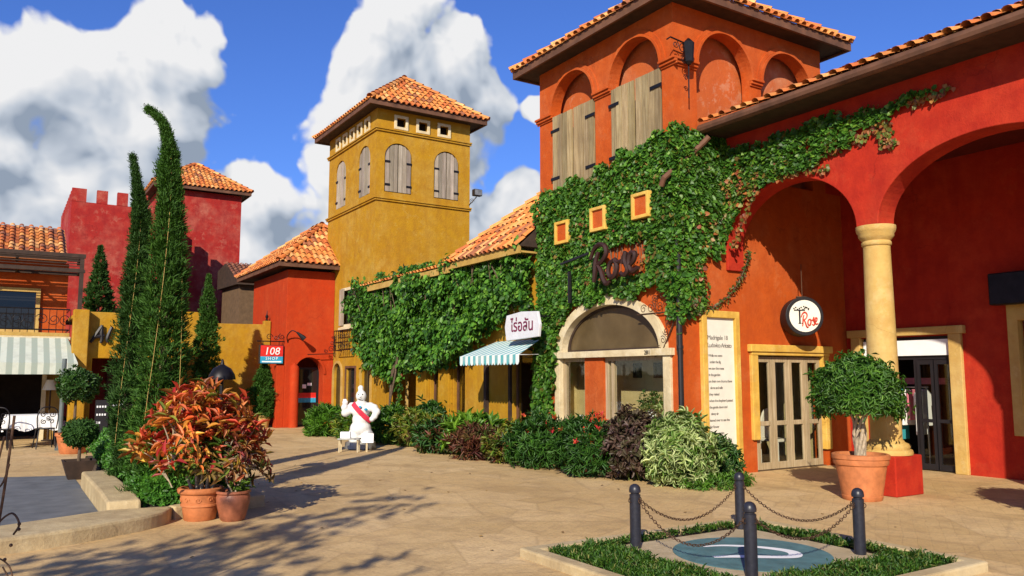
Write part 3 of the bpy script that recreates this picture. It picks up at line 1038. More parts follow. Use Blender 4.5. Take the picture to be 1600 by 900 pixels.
m.build('arch_moulding', 'orange_render', rose)
m = MB()
def ledge(m, segs, z, steps=((0.10, 0.0, 0.045), (0.065, -0.05, 0.0), (0.03, -0.085, -0.05))):
    for (ax, lo, hi, c) in segs:
        for d, z0, z1 in steps:
            if ax == 'x': m.box(c - d, c - 0.001, lo, hi, z + z0, z + z1)
            elif ax == 'y': m.box(lo, hi, c - d, c - 0.001, z + z0, z + z1)
G = [('x', a1[0] + a1[1], Y1 + 0.06, X0), ('x', a2[0] + a2[1], a1[0] - a1[1], X0), ('x', Y0 - 0.10, a2[0] - a2[1], X0)]
for sg in G + [('y', X0, b1[0] - b1[1], Y0), ('y', b1[0] + b1[1], b2[0] - b2[1], Y0), ('y', b2[0] + b2[1], X1, Y0)]:
    m = MB(); ledge(m, [sg], 7.04); m.build('impost_ledge', 'orange_render', rose, bevel=0.008)


def plank_shutter(parent, axis, c, lo, hi, z0, z1, top=None, mat='shutter_wood', planks=4, out=-0.045, hinge_side=0, hinges=(0.15, 0.80)):
    """one leaf of vertical boards; axis 'x' faces -X at x=c, 'y' faces -Y at y=c. top(a)->z lets the head follow an arch"""
    mb = MB(); w = (hi - lo) / planks
    for i in range(planks):
        a, b = lo + i * w + 0.006, lo + (i + 1) * w - 0.006
        d = rnd(-0.009, 0.009); t = rnd(0.62, 1.18)
        ta, tb = (z1, z1) if top is None else (top(a), top(b))
        pts = [(a, z0), (b, z0), (b, tb), ((a + b) / 2, max(ta, tb, z1 if top is None else top((a + b) / 2))), (a, ta)]
        mb.prism(pts, axis, c + out + d, c - 0.002, (t, t * rnd(0.96, 1.02), t * rnd(0.90, 1.0)))
    sh = mb.build('shutter', mat, parent)
    for h in hinges:
        z = z0 + (z1 - z0) * h
        a, b = (lo - 0.05, lo + (hi - lo) * 0.38) if hinge_side == 0 else (hi - (hi - lo) * 0.38, hi + 0.05)
        hb = MB()
        if axis == 'x': hb.box(c + out - 0.02, c + out - 0.006, a, b, z - 0.03, z + 0.03)
        else: hb.box(a, b, c + out - 0.02, c + out - 0.006, z - 0.03, z + 0.03)
        hb.build('hinge', 'iron', sh)
    return sh


for cy, r in (a1, a2):
    for lo, hi, s in ((cy - r + 0.01, cy - 0.03, 0), (cy + 0.03, cy + r - 0.01, 1)):
        plank_shutter(rose, 'x', X0 + 0.01, lo, hi, 5.45, 7.0, hinge_side=s)
hip_roof(rose, X0 - 0.42, X1 + 0.42, Y0 - 0.42, Y1 + 0.42, 8.20, 0.72)
# small square vents framed in yellow
for cy, cz in ((12.73, 4.50), (11.58, 4.58), (10.39, 4.62)):
    m = MB(); o, i = 0.225, 0.160
    m.sheet(rect(cy - o, cy + o, cz - o * 1.02, cz + o * 1.02), [rect(cy - i, cy + i, cz - i * 1.05, cz + i * 1.05)], 'x', X0 - 0.18, X0 - 0.001)
    f = m.build('vent_frame', 'yellow_trim', rose, bevel=0.01)
    m = MB(); m.box(X0 - 0.14, X0 - 0.004, cy - i + 0.001, cy + i - 0.001, cz - i * 1.04, cz + i * 1.04)
    m.build('vent_panel', 'orange_render', f)
# big window: white arched surround, lintel, lunette, side jambs
m = MB()
o = arc(11.50, 2.12, 1.58, 1.02, 180, 0, 32); i = arc(11.50, 2.12, 1.40, 0.84, 0, 180, 32)
m.sheet(o + i, [], 'x', X0 - 0.06, X0 + 0.12)
m.box(X0 - 0.09, X0 + 0.20, 9.78, 13.16, 2.0, 2.12)
m.box(X0 - 0.05, X0 + 0.14, 9.84, 10.02, 0.05, 2.0)
m.box(X0 - 0.05, X0 + 0.14, 12.98, 13.14, 0.05, 2.0)
m.build('window_surround', 'white_trim', rose, bevel=0.012)
m = MB(); m.prism(arc(11.50, 2.121, 1.42, 0.86, 0, 180, 32), 'x', X0 + 0.13, X0 + 0.17)
m.build('lunette', 'lunette_glass', rose)
m = MB()
m.sheet(arc(11.50, 2.125, 1.40, 0.84, 0, 180, 32), [arc(11.50, 2.16, 1.33, 0.75, 0, 180, 32)], 'x', X0 + 0.10, X0 + 0.128)
m.build('lunette_frame', 'dark_timber', rose)
for lo, hi, nm in ((10.02, 11.66, 0), (12.22, 12.98, 1)):
    m = MB(); w = 0.07
    m.sheet(rect(lo, hi, 0.62, 2.0), [rect(lo + w, hi - w, 0.70, 1.93)], 'x', X0 + 0.05, X0 + 0.13)
    if nm == 0: m.box(X0 + 0.06, X0 + 0.14, hi - 0.22, hi - 0.16, 0.70, 1.93)
    f = m.build('window_frame', 'door_wood', rose)
    m = MB(); m.box(X0 + 0.085, X0 + 0.092, lo + w, hi - w, 0.70, 1.93)
    m.build('window_pane', 'glass', f)
m = MB(); put_text(m, '281', 0.10, (X0 - 0.097, 10.35, 2.025), (0, -1, 0), (0, 0, 1), 0.008)
m.build('house_number', 'letter_black', rose)
# the room behind window and door
m = MB()
m.box(X0 + 0.26, 13.3, Y1 - 0.26, Y1 - 0.21, 0, 2.62); m.box(13.3, 13.35, Y0 + 0.26, Y1 - 0.21, 0, 2.62)
m.box(X0 + 0.26, 13.35, Y0 + 0.26, Y1 - 0.21, 2.62, 2.68)
m.box(10.17, 10.23, Y0 + 0.26, Y1 - 0.27, 0, 2.62)
m.build('room_wall', 'room_plaster', rose)
m = MB(); m.box(X0 + 0.26, 13.3, Y0 + 0.01, Y1 - 0.27, 0.004, 0.012); m.build('room_floor', 'brown_interior', rose)

# shop door with folding timber leaves in a yellow surround
m = MB()
m.box(11.02, 13.28, Y0 - 0.10, Y0 - 0.001, 2.08, 2.21)
m.box(11.07, 13.22, Y0 - 0.07, Y0 - 0.001, 2.02, 2.08)
m.box(11.07, 11.24, Y0 - 0.06, Y0 + 0.10, 0.55, 2.02)
m.box(13.04, 13.21, Y0 - 0.06, Y0 + 0.10, 0.30, 2.02)
m.build('door_surround', 'yellow_trim', rose, bevel=0.012)
w = (13.04 - 11.24) / 4
for i in range(4):
    lo = 11.24 + i * w + 0.006; hi = lo + w - 0.012
    m = MB()
    m.sheet(rect(lo, hi, 0.02, 2.0), [rect(lo + 0.085, hi - 0.085, 0.14, 0.78), rect(lo + 0.085, hi - 0.085, 0.86, 1.90)], 'y', Y0 + 0.03, Y0 + 0.075, (rnd(0.85, 1.1),) * 3)
    d = m.build('door', 'door_wood', rose, bevel=0.006)
    m = MB(); m.box(lo + 0.08, hi - 0.08, Y0 + 0.05, Y0 + 0.056, 0.12, 1.92); m.build('door_pane', 'glass', d)
# drain pipe down the corner
m = MB(); m.tube([(X0 - 0.07, Y0 - 0.07, 0.1), (X0 - 0.07, Y0 - 0.07, 3.9)], 0.045, 10)
for z in (0.9, 2.1, 3.3): m.tube([(X0 - 0.07, Y0 - 0.07, z), (X0 - 0.07, Y0 - 0.07, z + 0.05)], 0.056, 10)
m.build('drain_pipe', 'letter_black', rose, smooth=True)
# sloping pipe from the gutter of the arcade down into the ivy
m = MB(); m.tube([(9.98, 9.42, 5.72), (9.92, 9.50, 5.62), (9.20, 9.72, 4.95), (9.22, 9.8, 4.85)], 0.05, 10)
m.build('gutter_pipe', 'fascia_timber', rose, smooth=True)


def scroll(m, c, r, plane, turns=1.4, n=26, t=0.008, flip=1, start=0.0):
    pts = []
    for i in range(n):
        a = start + turns * 2 * math.pi * i / (n - 1) * flip; q = r * (1 - 0.80 * i / (n - 1))
        pts.append(plane(c[0] + q * math.cos(a), c[1] + q * math.sin(a)))
    m.tube(pts, t, 5)


# iron shelf bracket with scrolls, left of the pipe, facing the street
m = MB(); pl = lambda a, b: (X0 - 0.10 - a, 9.88, b)
m2 = lambda a, b: (X0 - 0.06, a, b)
m.tube([m2(9.70, 2.72), m2(10.62, 2.72)], 0.014, 6)
m.tube([m2(9.72, 2.55), m2(10.02, 2.05), m2(10.2, 1.98)], 0.012, 6)
m.tube([m2(9.66, 3.25), m2(9.66, 2.05)], 0.012, 6)
for k, (a, b, r) in enumerate([(9.86, 2.84, 0.10), (10.06, 2.84, 0.11), (10.28, 2.83, 0.10), (10.46, 2.81, 0.08), (9.80, 3.02, 0.09), (9.98, 3.01, 0.08), (9.84, 2.55, 0.08), (9.92, 2.40, 0.07), (9.99, 2.26, 0.07), (10.08, 2.12, 0.05), (9.76, 2.66, 0.05), (10.18, 2.97, 0.07)]):
    scroll(m, (a, b), r, m2, flip=(-1) ** k, start=k * 0.9, t=0.007)
tag(rebase(m.build('scroll_bracket', 'rusty_iron', smooth=True), (X0 - 0.06, 9.7, 2.0)), 'rust brown wrought iron bracket of scrolls beside the black drain pipe', 'bracket')

# iron lantern bracket on the tower corner, high up
t = thing('wall_lantern', 'black iron lantern bracket high on the corner of the orange tower', 'lantern', (9.55, Y0 - 0.1, 6.9))
m = MB(); q = lambda a, b: (a, Y0 - 0.16, b)
m.tube([q(9.60, 7.30), q(9.20, 7.34), q(9.12, 7.28)], 0.014, 6); m.tube([q(9.60, 6.35), q(9.62, 7.35)], 0.012, 6)
for k, (a, b, r) in enumerate([(9.48, 7.20, 0.10), (9.32, 7.24, 0.07), (9.52, 7.00, 0.07), (9.54, 6.70, 0.05)]): scroll(m, (a, b), r, q, flip=(-1) ** k, start=k)
m.build('bracket', 'iron', t, smooth=True)
m = MB(); m.lathe([(0.02, 0.30), (0.10, 0.22), (0.10, 0.20), (0.075, -0.12), (0.03, -0.17)], (9.60, Y0 - 0.18, 7.10), 8)
m.build('lantern_body', 'iron', t)

# lettering of the shop name on the wall
def ribbon(m, strokes, place, r=0.02, n=6):
    for st in strokes:
        pts = spline([(a, b, 0) for a, b in st], 7)
        k = len(pts)
        m.tube([place(p.x, p.y) for p in pts], [r * (0.55 + 0.45 * math.sin(math.pi * (0.1 + 0.8 * i / (k - 1)))) for i in range(k)], n)
ROSE = [[(0.10, 0.78), (0.02, 0.55), (-0.02, 0.20), (-0.06, -0.05)], [(-0.16, 0.62), (-0.05, 0.86), (0.14, 0.98), (0.32, 0.90), (0.36, 0.70), (0.22, 0.50), (0.04, 0.42)],
        [(0.06, 0.44), (0.18, 0.24), (0.26, 0.00), (0.36, -0.14), (0.46, -0.08)],
        [(0.62, 0.48), (0.48, 0.40), (0.42, 0.18), (0.50, 0.02), (0.64, 0.08), (0.70, 0.30), (0.62, 0.48), (0.72, 0.40), (0.84, 0.42)],
        [(0.84, 0.34), (0.96, 0.62), (0.94, 0.40), (1.02, 0.16), (0.92, 0.02), (0.80, 0.10)],
        [(1.04, 0.24), (1.20, 0.36), (1.24, 0.54), (1.12, 0.56), (1.06, 0.34), (1.14, 0.10), (1.34, 0.16)]]
m = MB()
ribbon(m, ROSE, lambda a, b: (X0 - 0.30, 11.48 - a * 0.88, 3.40 + b * 0.66), 0.050)
tag(rebase(m.build('shop_lettering', 'letter_brown', smooth=True), (X0 - 0.3, 11.0, 3.4)), 'dark brown script letters reading Rose mounted in the ivy', 'sign lettering')
m = MB(); m.bar((X0 - 0.25, 12.35, 3.66), (X0 - 0.25, 12.35, 3.05), 0.05); m.bar((X0 - 0.25, 12.62, 3.84), (X0 - 0.25, 11.75, 3.94), 0.04)
tag(rebase(m.build('sign_post', 'letter_black'), (X0 - 0.25, 12.35, 3.05)), 'black T shaped iron arm sticking out of the ivy left of the script letters', 'bracket')

# framed poem panel
t = thing('poem_panel', 'tall white panel of printed verse in a yellow frame on the orange wall', 'sign', (10.31, Y0, 0.24))
m = MB(); m.sheet(rect(9.86, 10.76, 0.20, 2.76), [rect(9.97, 10.65, 0.31, 2.64)], 'y', Y0 - 0.09, Y0 - 0.001)
m.build('frame', 'yellow_trim', t, bevel=0.01)
m = MB(); m.box(9.965, 10.655, Y0 - 0.035, Y0 - 0.002, 0.305, 2.645); bdp = m.build('board', 'off_white', t)
m = MB(); R_, U_ = (1, 0, 0), (0, 0, 1)
put_text(m, 'Madrigale 18', 0.105, (10.01, Y0 - 0.040, 2.27), R_, U_, 0.003, align='LEFT', spacing=0.92); m.build('text_line', 'tan_text', bdp, normals=False)
m = MB(); put_text(m, 'Ludovico Ariosto', 0.105, (10.01, Y0 - 0.040, 2.14), R_, U_, 0.003, align='LEFT', spacing=0.80); m.build('text_line', 'tan_text', bdp, normals=False)
for k, ln in enumerate(['While we were', 'under the fig', 'we saw the roses', 'in the garden', 'on their own thorns there', 'alone and safe', 'they rested', 'when the shepherd passed', 'the gentle dawn and', 'dewy air', 'leaned over to see the', 'fair flower', 'of all the garden', 'and the young loved it']):
    m = MB(); put_text(m, ln, 0.062, (10.02 + 0.03 * (k % 4 == 1), Y0 - 0.040, 1.98 - k * 0.108), R_, U_, 0.003, align='LEFT', spacing=0.86); m.build('text_line', 'tan_text', bdp, normals=False)

# round hanging sign
t = thing('round_sign', 'round black drum sign with cream face reading 1. Rose above the door', 'sign', (12.05, 9.30, 2.70))
c = Vector((12.06, 9.22, 2.72)); fn = Vector((-0.48, -0.88, 0.04)).normalized(); rt = Vector((-fn.y, fn.x, 0)); up_ = Vector((0, 0, 1))
if rt.x < 0: rt = -rt
def disc(m, c, r, d0, d1, n=36, col=None):
    vs = [c + fn * d + (rt * math.cos(2 * math.pi * k / n) * r + up_ * math.sin(2 * math.pi * k / n) * r) for d in (d0, d1) for k in range(n)]
    m.add(vs, [tuple(range(n))[::-1], tuple(range(n, 2 * n))] + [(k, (k + 1) % n, n + (k + 1) % n, n + k) for k in range(n)], col)
m = MB(); disc(m, c, 0.350, -0.26, 0.0); m.build('drum', 'letter_black', t, smooth=True, bevel=0.01)
m = MB(); disc(m, c, 0.285, 0.001, 0.008); m.build('sign_face', 'off_white', t)
pf_ = lambda a, b: c + fn * 0.016 + rt * a + up_ * b
m = MB(); ribbon(m, ROSE, lambda a, b: pf_(-0.04 + a * 0.205, -0.17 + b * 0.24), 0.014, 5)
m.build('script_lettering', 'letter_red', t, smooth=True)
m = MB()
m.bar(pf_(-0.10, 0.10), pf_(-0.10, -0.13), 0.020, up=(1, 0, 0)); m.bar(pf_(-0.20, 0.105), pf_(0.0, 0.105), 0.016); m.bar(pf_(-0.125, -0.13), pf_(-0.075, -0.13), 0.012)
for k in range(9): m.ball(pf_(-0.20 + k * 0.033, 0.135 + 0.02 * math.sin(k * 2.1)), 0.014, 6, 4)
for k in range(4): m.ball(pf_(-0.02 + k * 0.03, 0.17 - 0.012 * k), 0.013, 6, 4)
m.ball(pf_(-0.055, -0.13), 0.012, 6, 4)
m.build('tree_emblem', 'letter_black', t)
m = MB(); m.tube([c + fn * -0.08 + up_ * 0.33, c + fn * -0.08 + up_ * 0.95], 0.008, 6); m.tube([c + fn * -0.10 + rt * -0.10 + up_ * 0.35, c + fn * -0.10 + rt * 0.08 + up_ * 0.35], 0.02, 6)
m.build('hanger', 'rusty_iron', t)

# things inside the room
m = MB(); m.lathe([(0.20, 0), (0.22, 0.02), (0.03, 0.04), (0.03, 0.82), (0.18, 0.84), (0.18, 0.87)], (9.92, 10.9, 0.01), 20)
tag(rebase(m.build('round_table', 'off_white', smooth=True), (9.92, 10.9, 0.01)), 'white pedestal table seen inside the big window', 'table')
t = thing('plant_pot', 'leafy green plant in a small pot on the table behind the window', 'potted plant', (9.92, 10.9, 0.88))
m = MB(); m.lathe([(0.06, 0), (0.08, 0.14), (0.09, 0.15)], (9.92, 10.9, 0.88), 14); m.build('pot', 'white_paint', t, smooth=True)
lv = Leaves(); P, A = shell_points(60, (9.92, 10.9, 1.16), (0.17, 0.22, 0.18), np.random.default_rng(5)); lv.rosettes(P, A, 5, 0.09, 0.03, pal_fn(GREEN)); lv.build('foliage', 'leaf', t)
for k, (yy, zz) in enumerate(((11.55, 1.76), (10.98, 1.76))):
    m = MB(); m.sheet(rect(yy - 0.11, yy + 0.11, zz - 0.14, zz + 0.14), [rect(yy - 0.075, yy + 0.075, zz - 0.105, zz + 0.105)], 'x', 10.135, 10.168); m.box(10.155, 10.165, yy - 0.075, yy + 0.075, zz - 0.105, zz + 0.105, (0.7, 0.7, 0.7))
    tag(rebase(m.build('picture_frame', 'dark_timber'), (10.16, yy, zz)), ['small dark picture frame, left of the two on the cream room wall', 'small dark picture frame, right of the two on the cream room wall'][k], 'picture', 'picture frames on the room wall')
m = MB()
for dx in (-0.2, 0.2):
    for dy in (-0.2, 0.2): m.bar((12.3 + dx, 10.15 + dy, 0.012), (12.3 + dx, 10.15 + dy, 0.45), 0.035)
m.box(12.08, 12.52, 9.93, 10.37, 0.45, 0.50); m.prism(arc(12.3, 0.5, 0.22, 0.55, 0, 180, 12), 'y', 10.33, 10.37)
tag(rebase(m.build('chair', 'off_white', bevel=0.01), (12.3, 10.15, 0.012)), 'cream chair with a rounded back inside the folding door', 'chair')
m = MB(); m.prism([(11.45, 0.012), (11.85, 0.012), (11.85, 1.05), (11.65, 1.25), (11.45, 1.05)], 'y', 10.6, 10.75)
tag(rebase(m.build('display_board', 'white_paint'), (11.65, 10.67, 0.012)), 'white house shaped display board inside the folding door', 'display')
for k in range(5):
    m = MB(); x_, y_ = 10.1 + 0.02 * (k % 2), 12.3 - k * 0.0 + k * 0.14 - 0.1
    m.lathe([(0.035, 0), (0.055, 0.05), (0.03, 0.11), (0.045, 0.15)], (X0 + 0.32, y_, 0.74), 10)
    tag(rebase(m.build('vase', 'white_paint', smooth=True), (X0 + 0.32, y_, 0.74)), 'small white vase standing inside the narrow left pane', 'vase', 'white vases on the window sill')
m = MB(); m.box(X0 + 0.26, X0 + 0.50, 12.0, 13.0, 0.012, 0.73)
tag(rebase(m.build('window_shelf', 'off_white'), (X0 + 0.4, 12.5, 0.012)), 'cream shelf under the white vases inside the window', 'shelf')

# ------------------------------------------------------------------ red arcade
XA, XB = 10.55, 10.95
arc_b = thing('arcade_building', 'bright red arcade with wide round arches and a deep tiled eave', 'building', (XA, 4.0, 0))
cols_y = [6.93, 3.50, 0.10]
def ell(cy, h, sp, rise): return arc(cy, sp, h, rise, 180, 0, 36)
out = [(-3.2, 3.86)] + ell(-1.62, 1.52, 3.86, 1.0) + ell(1.80, 1.52, 3.86, 1.0) + ell(5.215, 1.54, 3.86, 0.98) + [(6.755, 3.84), (7.105, 3.84)] + ell(8.35, 1.245, 3.84, 0.98) + [(9.595, 3.48), (Y0 - 0.001, 3.48), (Y0 - 0.001, 5.90), (-3.4, 5.90), (-3.4, 3.86)]
m = MB(); m.sheet(dedupe(out), [], 'x', XA, XB)
m.box(XB + 0.01, 13.84, -3.4, -3.2, 0, 5.44)  # unseen end wall, added to keep light out of the arcade
m.build('arcade_wall', 'red_render', arc_b, bevel=0.012)
m = MB(); m.box(X1 + 0.001, 14.05, Y0 + 0.001, Y0 + 0.2, ZM + 0.002, 5.9); m.build('upper_wall', 'red_render', arc_b)
for i, cy in enumerate(cols_y):
    cx = 10.76
    m = MB(); m.lathe([(0.222, 0.66), (0.212, 0.78), (0.205, 2.0), (0.185, 3.56)], (cx, cy, 0), 40)
    cl = m.build('column', 'cream_trim', arc_b, smooth=True)
    m = MB(); m.lathe([(0.186, 3.54), (0.205, 3.56), (0.205, 3.60), (0.19, 3.62), (0.215, 3.65), (0.245, 3.69), (0.245, 3.73), (0.265, 3.755), (0.275, 3.80), (0.275, 3.84), (0.1, 3.8405)], (cx, cy, 0), 40)
    m.build('capital', 'cream_trim', cl, smooth=True, angle=50)
    m = MB(); m.lathe([(0.34, 0.55), (0.345, 0.58), (0.335, 0.615), (0.30, 0.63), (0.31, 0.66), (0.29, 0.70), (0.245, 0.72), (0.222, 0.75), (0.21, 0.76)], (cx, cy, 0), 40)
    m.build('column_base', 'cream_trim', cl, smooth=True, angle=50)
    m = MB(); m.box(cx - 0.325, cx + 0.325, cy - 0.325, cy + 0.325, 0, 0.55)
    m.build('pedestal', 'red_render', cl, bevel=0.015)
# roof of the arcade
m = MB(); sl = 0.42; cs = math.sqrt(1 + sl * sl)
tile_face(m, (9.95, Y0 - 0.02, 5.99), (0, -1, 0), (1, 0, sl), 13.0, 2.6 * cs, lambda a: 99, pitch=0.235)
rf = m.build('roof', 'roof_tile', arc_b, smooth=True, normals=False)
m = MB(); m.prism([(9.97, 5.80), (10.02, 5.80), (14.3, 5.88), (14.3, 7.6), (13.7, 7.5), (9.97, 5.965)], 'y', -3.4, Y0 - 0.003)
m.build('roof_deck', 'dark_timber', rf)
m = MB(); m.tube([(9.955, -3.4, 5.885), (9.955, Y0 - 0.05, 5.885)], 0.082, 10); m.build('gutter', 'fascia_timber', rf, smooth=True)
# back wall with shop door
m = MB()
BX = 13.85
m.sheet([(-3.4, 0), (7.62, 0), (7.62, 2.36), (9.35, 2.36), (9.35, 0), (Y0 - 0.001, 0), (Y0 - 0.001, 5.85), (-3.4, 5.85)], [rect(3.6, 6.55, 0.78, 2.9)], 'x', BX, BX + 0.25)
m.build('back_wall', 'red_render', arc_b)
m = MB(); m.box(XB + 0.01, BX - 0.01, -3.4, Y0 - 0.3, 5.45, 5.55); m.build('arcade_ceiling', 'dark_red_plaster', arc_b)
m = MB()
m.box(BX - 0.07, BX + 0.10, 7.42, 7.64, 0, 2.38); m.box(BX - 0.07, BX + 0.10, 9.33, 9.52, 0, 2.38); m.box(BX - 0.10, BX + 0.10, 7.36, 9.58, 2.38, 2.52)
m.build('door_surround', 'cream_trim', arc_b, bevel=0.012)
m = MB(); m.box(BX + 0.02, BX + 0.06, 7.66, 9.31, 2.02, 2.30); m.build('lintel_board', 'white_paint', arc_b)
m = MB(); m.box(BX + 0.07, BX + 0.14, 7.645, 9.325, 1.95, 2.02); m.box(BX + 0.07, BX + 0.12, 7.645, 9.325, 2.30, 2.36); m.box(BX + 0.07, BX + 0.13, 8.30, 8.36, 0, 1.95)
m.build('door_frame', 'letter_black', arc_b)
for lo, hi in ((7.66, 7.97), (7.99, 8.29)):
    m = MB(); m.sheet(rect(lo, hi, 0.02, 1.94), [rect(lo + 0.05, hi - 0.05, 0.12, 0.84), rect(lo + 0.05, hi - 0.05, 0.90, 1.86)], 'x', BX + 0.04, BX + 0.08)
    d = m.build('door', 'letter_black', arc_b); m = MB(); m.box(BX + 0.058, BX + 0.062, lo + 0.05, hi - 0.05, 0.12, 1.86); m.build('door_pane', 'glass', d)
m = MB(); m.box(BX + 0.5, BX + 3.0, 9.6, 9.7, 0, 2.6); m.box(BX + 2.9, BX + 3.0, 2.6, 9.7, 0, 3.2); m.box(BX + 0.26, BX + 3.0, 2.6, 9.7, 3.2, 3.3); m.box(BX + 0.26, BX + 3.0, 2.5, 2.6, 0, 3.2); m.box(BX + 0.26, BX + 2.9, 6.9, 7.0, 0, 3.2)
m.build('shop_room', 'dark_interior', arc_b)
# second shop front: window on a low red wall
m = MB(); m.sheet(rect(3.5, 6.66, 0.70, 3.0), [rect(3.62, 6.50, 0.84, 2.55)], 'x', BX - 0.06, BX + 0.12)
f = m.build('window_frame', 'cream_trim', arc_b, bevel=0.01)
m = MB(); m.box(BX + 0.05, BX + 0.056, 3.62, 6.50, 0.84, 2.55); m.build('window_pane', 'glass', f)
m = MB(); m.box(BX - 0.30, BX - 0.07, 3.3, 6.80, 2.80, 3.32); m.build('shop_canopy', 'iron', arc_b, bevel=0.02)


def clothes_rail(x, y0, y1, label, seed, cols, z=1.45):
    r_ = random.Random(seed)
    t = thing('clothes_rack', label, 'clothes rack', (x, (y0 + y1) / 2, 0))
    m = MB(); m.tube([(x, y0, z), (x, y1, z)], 0.014, 8)
    for yy in (y0 + 0.04, y1 - 0.04): m.tube([(x, yy, 0.012), (x, yy, z)], 0.014, 8); m.bar((x - 0.2, yy, 0.02), (x + 0.2, yy, 0.02), 0.03)
    m.build('rail', 'galvanised', t)
    k = int((y1 - y0) / 0.11)
    for i in range(k):
        yy = y0 + 0.08 + i * 0.11; m = MB(); h = r_.uniform(0.6, 1.05); w = r_.uniform(0.17, 0.22); a = r_.uniform(-0.04, 0.04)
        pts = [(x - w, z - 0.12), (x - 0.05, z - 0.04), (x + 0.05, z - 0.04), (x + w, z - 0.12), (x + w * 1.05, z - 0.35), (x + w * 0.8, z - 0.34), (x + w * 0.9, z - h), (x - w * 0.9, z - h), (x - w * 0.8, z - 0.34), (x - w * 1.05, z - 0.35)]
        m.prism(pts, 'y', yy - 0.02 + a, yy + 0.02 + a)
        m.build('garment', cols[i % len(cols)], t, bevel=0.01)


clothes_rail(14.45, 8.42, 9.25, 'rail of white and coloured garments inside the cream framed door', 3, ['white_cloth', 'white_cloth', 'pink_cloth', 'white_cloth', 'teal_cloth', 'off_white', 'blue_cloth'])
clothes_rail(14.35, 5.0, 6.3, 'rail of clothes behind the second shop window at the right edge', 4, ['white_cloth', 'blue_cloth', 'off_white', 'teal_cloth', 'white_cloth'], 1.5)
m = MB(); m.box(14.9, 14.94, 8.35, 9.3, 1.50, 1.62)
tag(rebase(m.build('banner', 'pink_cloth'), (14.9, 8.8, 1.5)), 'pale red banner hung inside above the clothes', 'banner')

# ------------------------------------------------------------------ low wing between the two towers
wing = thing('shop_wing', 'low yellow shop wing with pillars hung over by a green creeper', 'building', (9.42, 18.0, 0))
YW0, YW1 = 13.72, 22.58
m = MB()
notches = [(14.0, 14.78), (16.92, 17.48), (18.14, 18.72), (19.42, 21.6)]
o = [(YW0, 0)]
for a, b in notches: o += [(a, 0), (a, 2.35), (b, 2.35), (b, 0)]
o += [(YW1, 0), (YW1, 4.2), (YW0, 4.2)]
m.sheet(o, [], 'x', 9.42, 9.65)
m.build('wall', 'mustard_render', wing, bevel=0.01)
for a, b in ((17.48, 18.14), (18.72, 19.42)):
    m = MB(); m.box(9.30, 9.419, a + 0.06, b - 0.06, 0.08, 2.1); m.box(9.26, 9.419, a + 0.02, b - 0.02, 0, 0.08); m.box(9.26, 9.419, a + 0.02, b - 0.02, 2.1, 2.18); m.build('pillar', 'mustard_render', wing, bevel=0.01)
m = MB(); m.box(9.66, 12.5, 13.95, 14.05, 0, 2.6); m.box(12.4, 12.5, 14.05, 22.4, 0, 2.6); m.box(9.66, 12.5, 13.95, 22.4, 2.6, 2.7); m.box(9.66, 12.4, 16.3, 16.4, 0, 2.6)
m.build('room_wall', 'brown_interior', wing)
m = MB(); m.box(9.34, 9.415, 15.78, 15.90, 0.02, 2.1); m.build('downpipe', 'dark_timber', wing)
m = MB(); m.box(9.36, 9.415, 14.80, 14.88, 0.02, 2.35); m.build('downpipe', 'dark_timber', wing)
for a, b in ((14.02, 14.76), (16.94, 17.46), (18.16, 18.70)):
    m = MB(); m.sheet(rect(a, b, 0.05, 2.34), [rect(a + 0.05, b - 0.05, 0.15, 2.25)], 'x', 9.5, 9.55)
    f = m.build('window_frame', 'fascia_timber', wing)
    m = MB(); m.box(9.52, 9.526, a + 0.05, b - 0.05, 0.15, 2.25); m.build('window_pane', 'glass', f)
m = MB()
m.sheet(rect(19.45, 20.45, 0.05, 2.34), [rect(19.53, 20.37, 0.15, 2.25)], 'x', 9.5, 9.56)
m.build('door_frame', 'sand_render', wing)
# hipped tile roof over the near half
m = MB(); sl = 0.92; cs = math.sqrt(1 + sl * sl); run = 2.6; ZE = 4.36
tile_face(m, (8.90, 16.85, ZE), (0, -1, 0), (1, 0, sl), 3.13, run * cs, lambda a: a * cs)
tile_face(m, (14.1, 16.85, ZE), (-1, 0, 0), (0, -1, sl), 5.2, run * cs, lambda a: min(a, 5.2 - a) * cs)
cap_line(m, (8.90, 16.85, ZE), (11.5, 14.25, ZE + run * sl))
rf = m.build('roof', 'roof_tile', wing, smooth=True, normals=False)
m = MB(); A = (8.93, 16.82, ZE - 0.02); B = (8.93, 13.72, ZE - 0.02); T = (11.5, 14.27, ZE + run * sl - 0.04); T2 = (11.5, 13.72, ZE + run * sl - 0.04); Bk = (14.1, 16.82, ZE - 0.02); Bq = (14.1, 13.72, ZE - 0.02)
m.add([A, B, T2, T, Bk, Bq], [(0, 1, 2, 3), (0, 3, 4), (1, 5, 2), (3, 2, 5, 4), (0, 4, 5, 1)]); m.build('roof_deck', 'dark_timber', rf, normals=False)
m = MB(); tile_face(m, (8.95, YW1 - 0.02, 4.30), (0, -1, 0), (1, 0, 0.30), YW1 - 0.02 - 16.87, 1.5, lambda a: 99)
rf2 = m.build('roof', 'roof_tile', wing, smooth=True, normals=False)
m = MB(); m.prism([(8.97, 4.22), (12.6, 4.22), (12.6, 4.66), (10.4, 4.66), (8.97, 4.275)], 'y', 16.87, YW1 - 0.03); m.build('roof_deck', 'dark_timber', rf2)
m = MB(); m.box(8.90, 8.96, 13.74, 16.85, ZE - 0.17, ZE - 0.005); m.box(8.95, 9.40, 13.74, 16.85, 4.21, 4.25); m.box(8.93, 8.965, 16.86, YW1 - 0.03, 4.12, 4.28)
m.build('fascia', 'sand_render', rf)

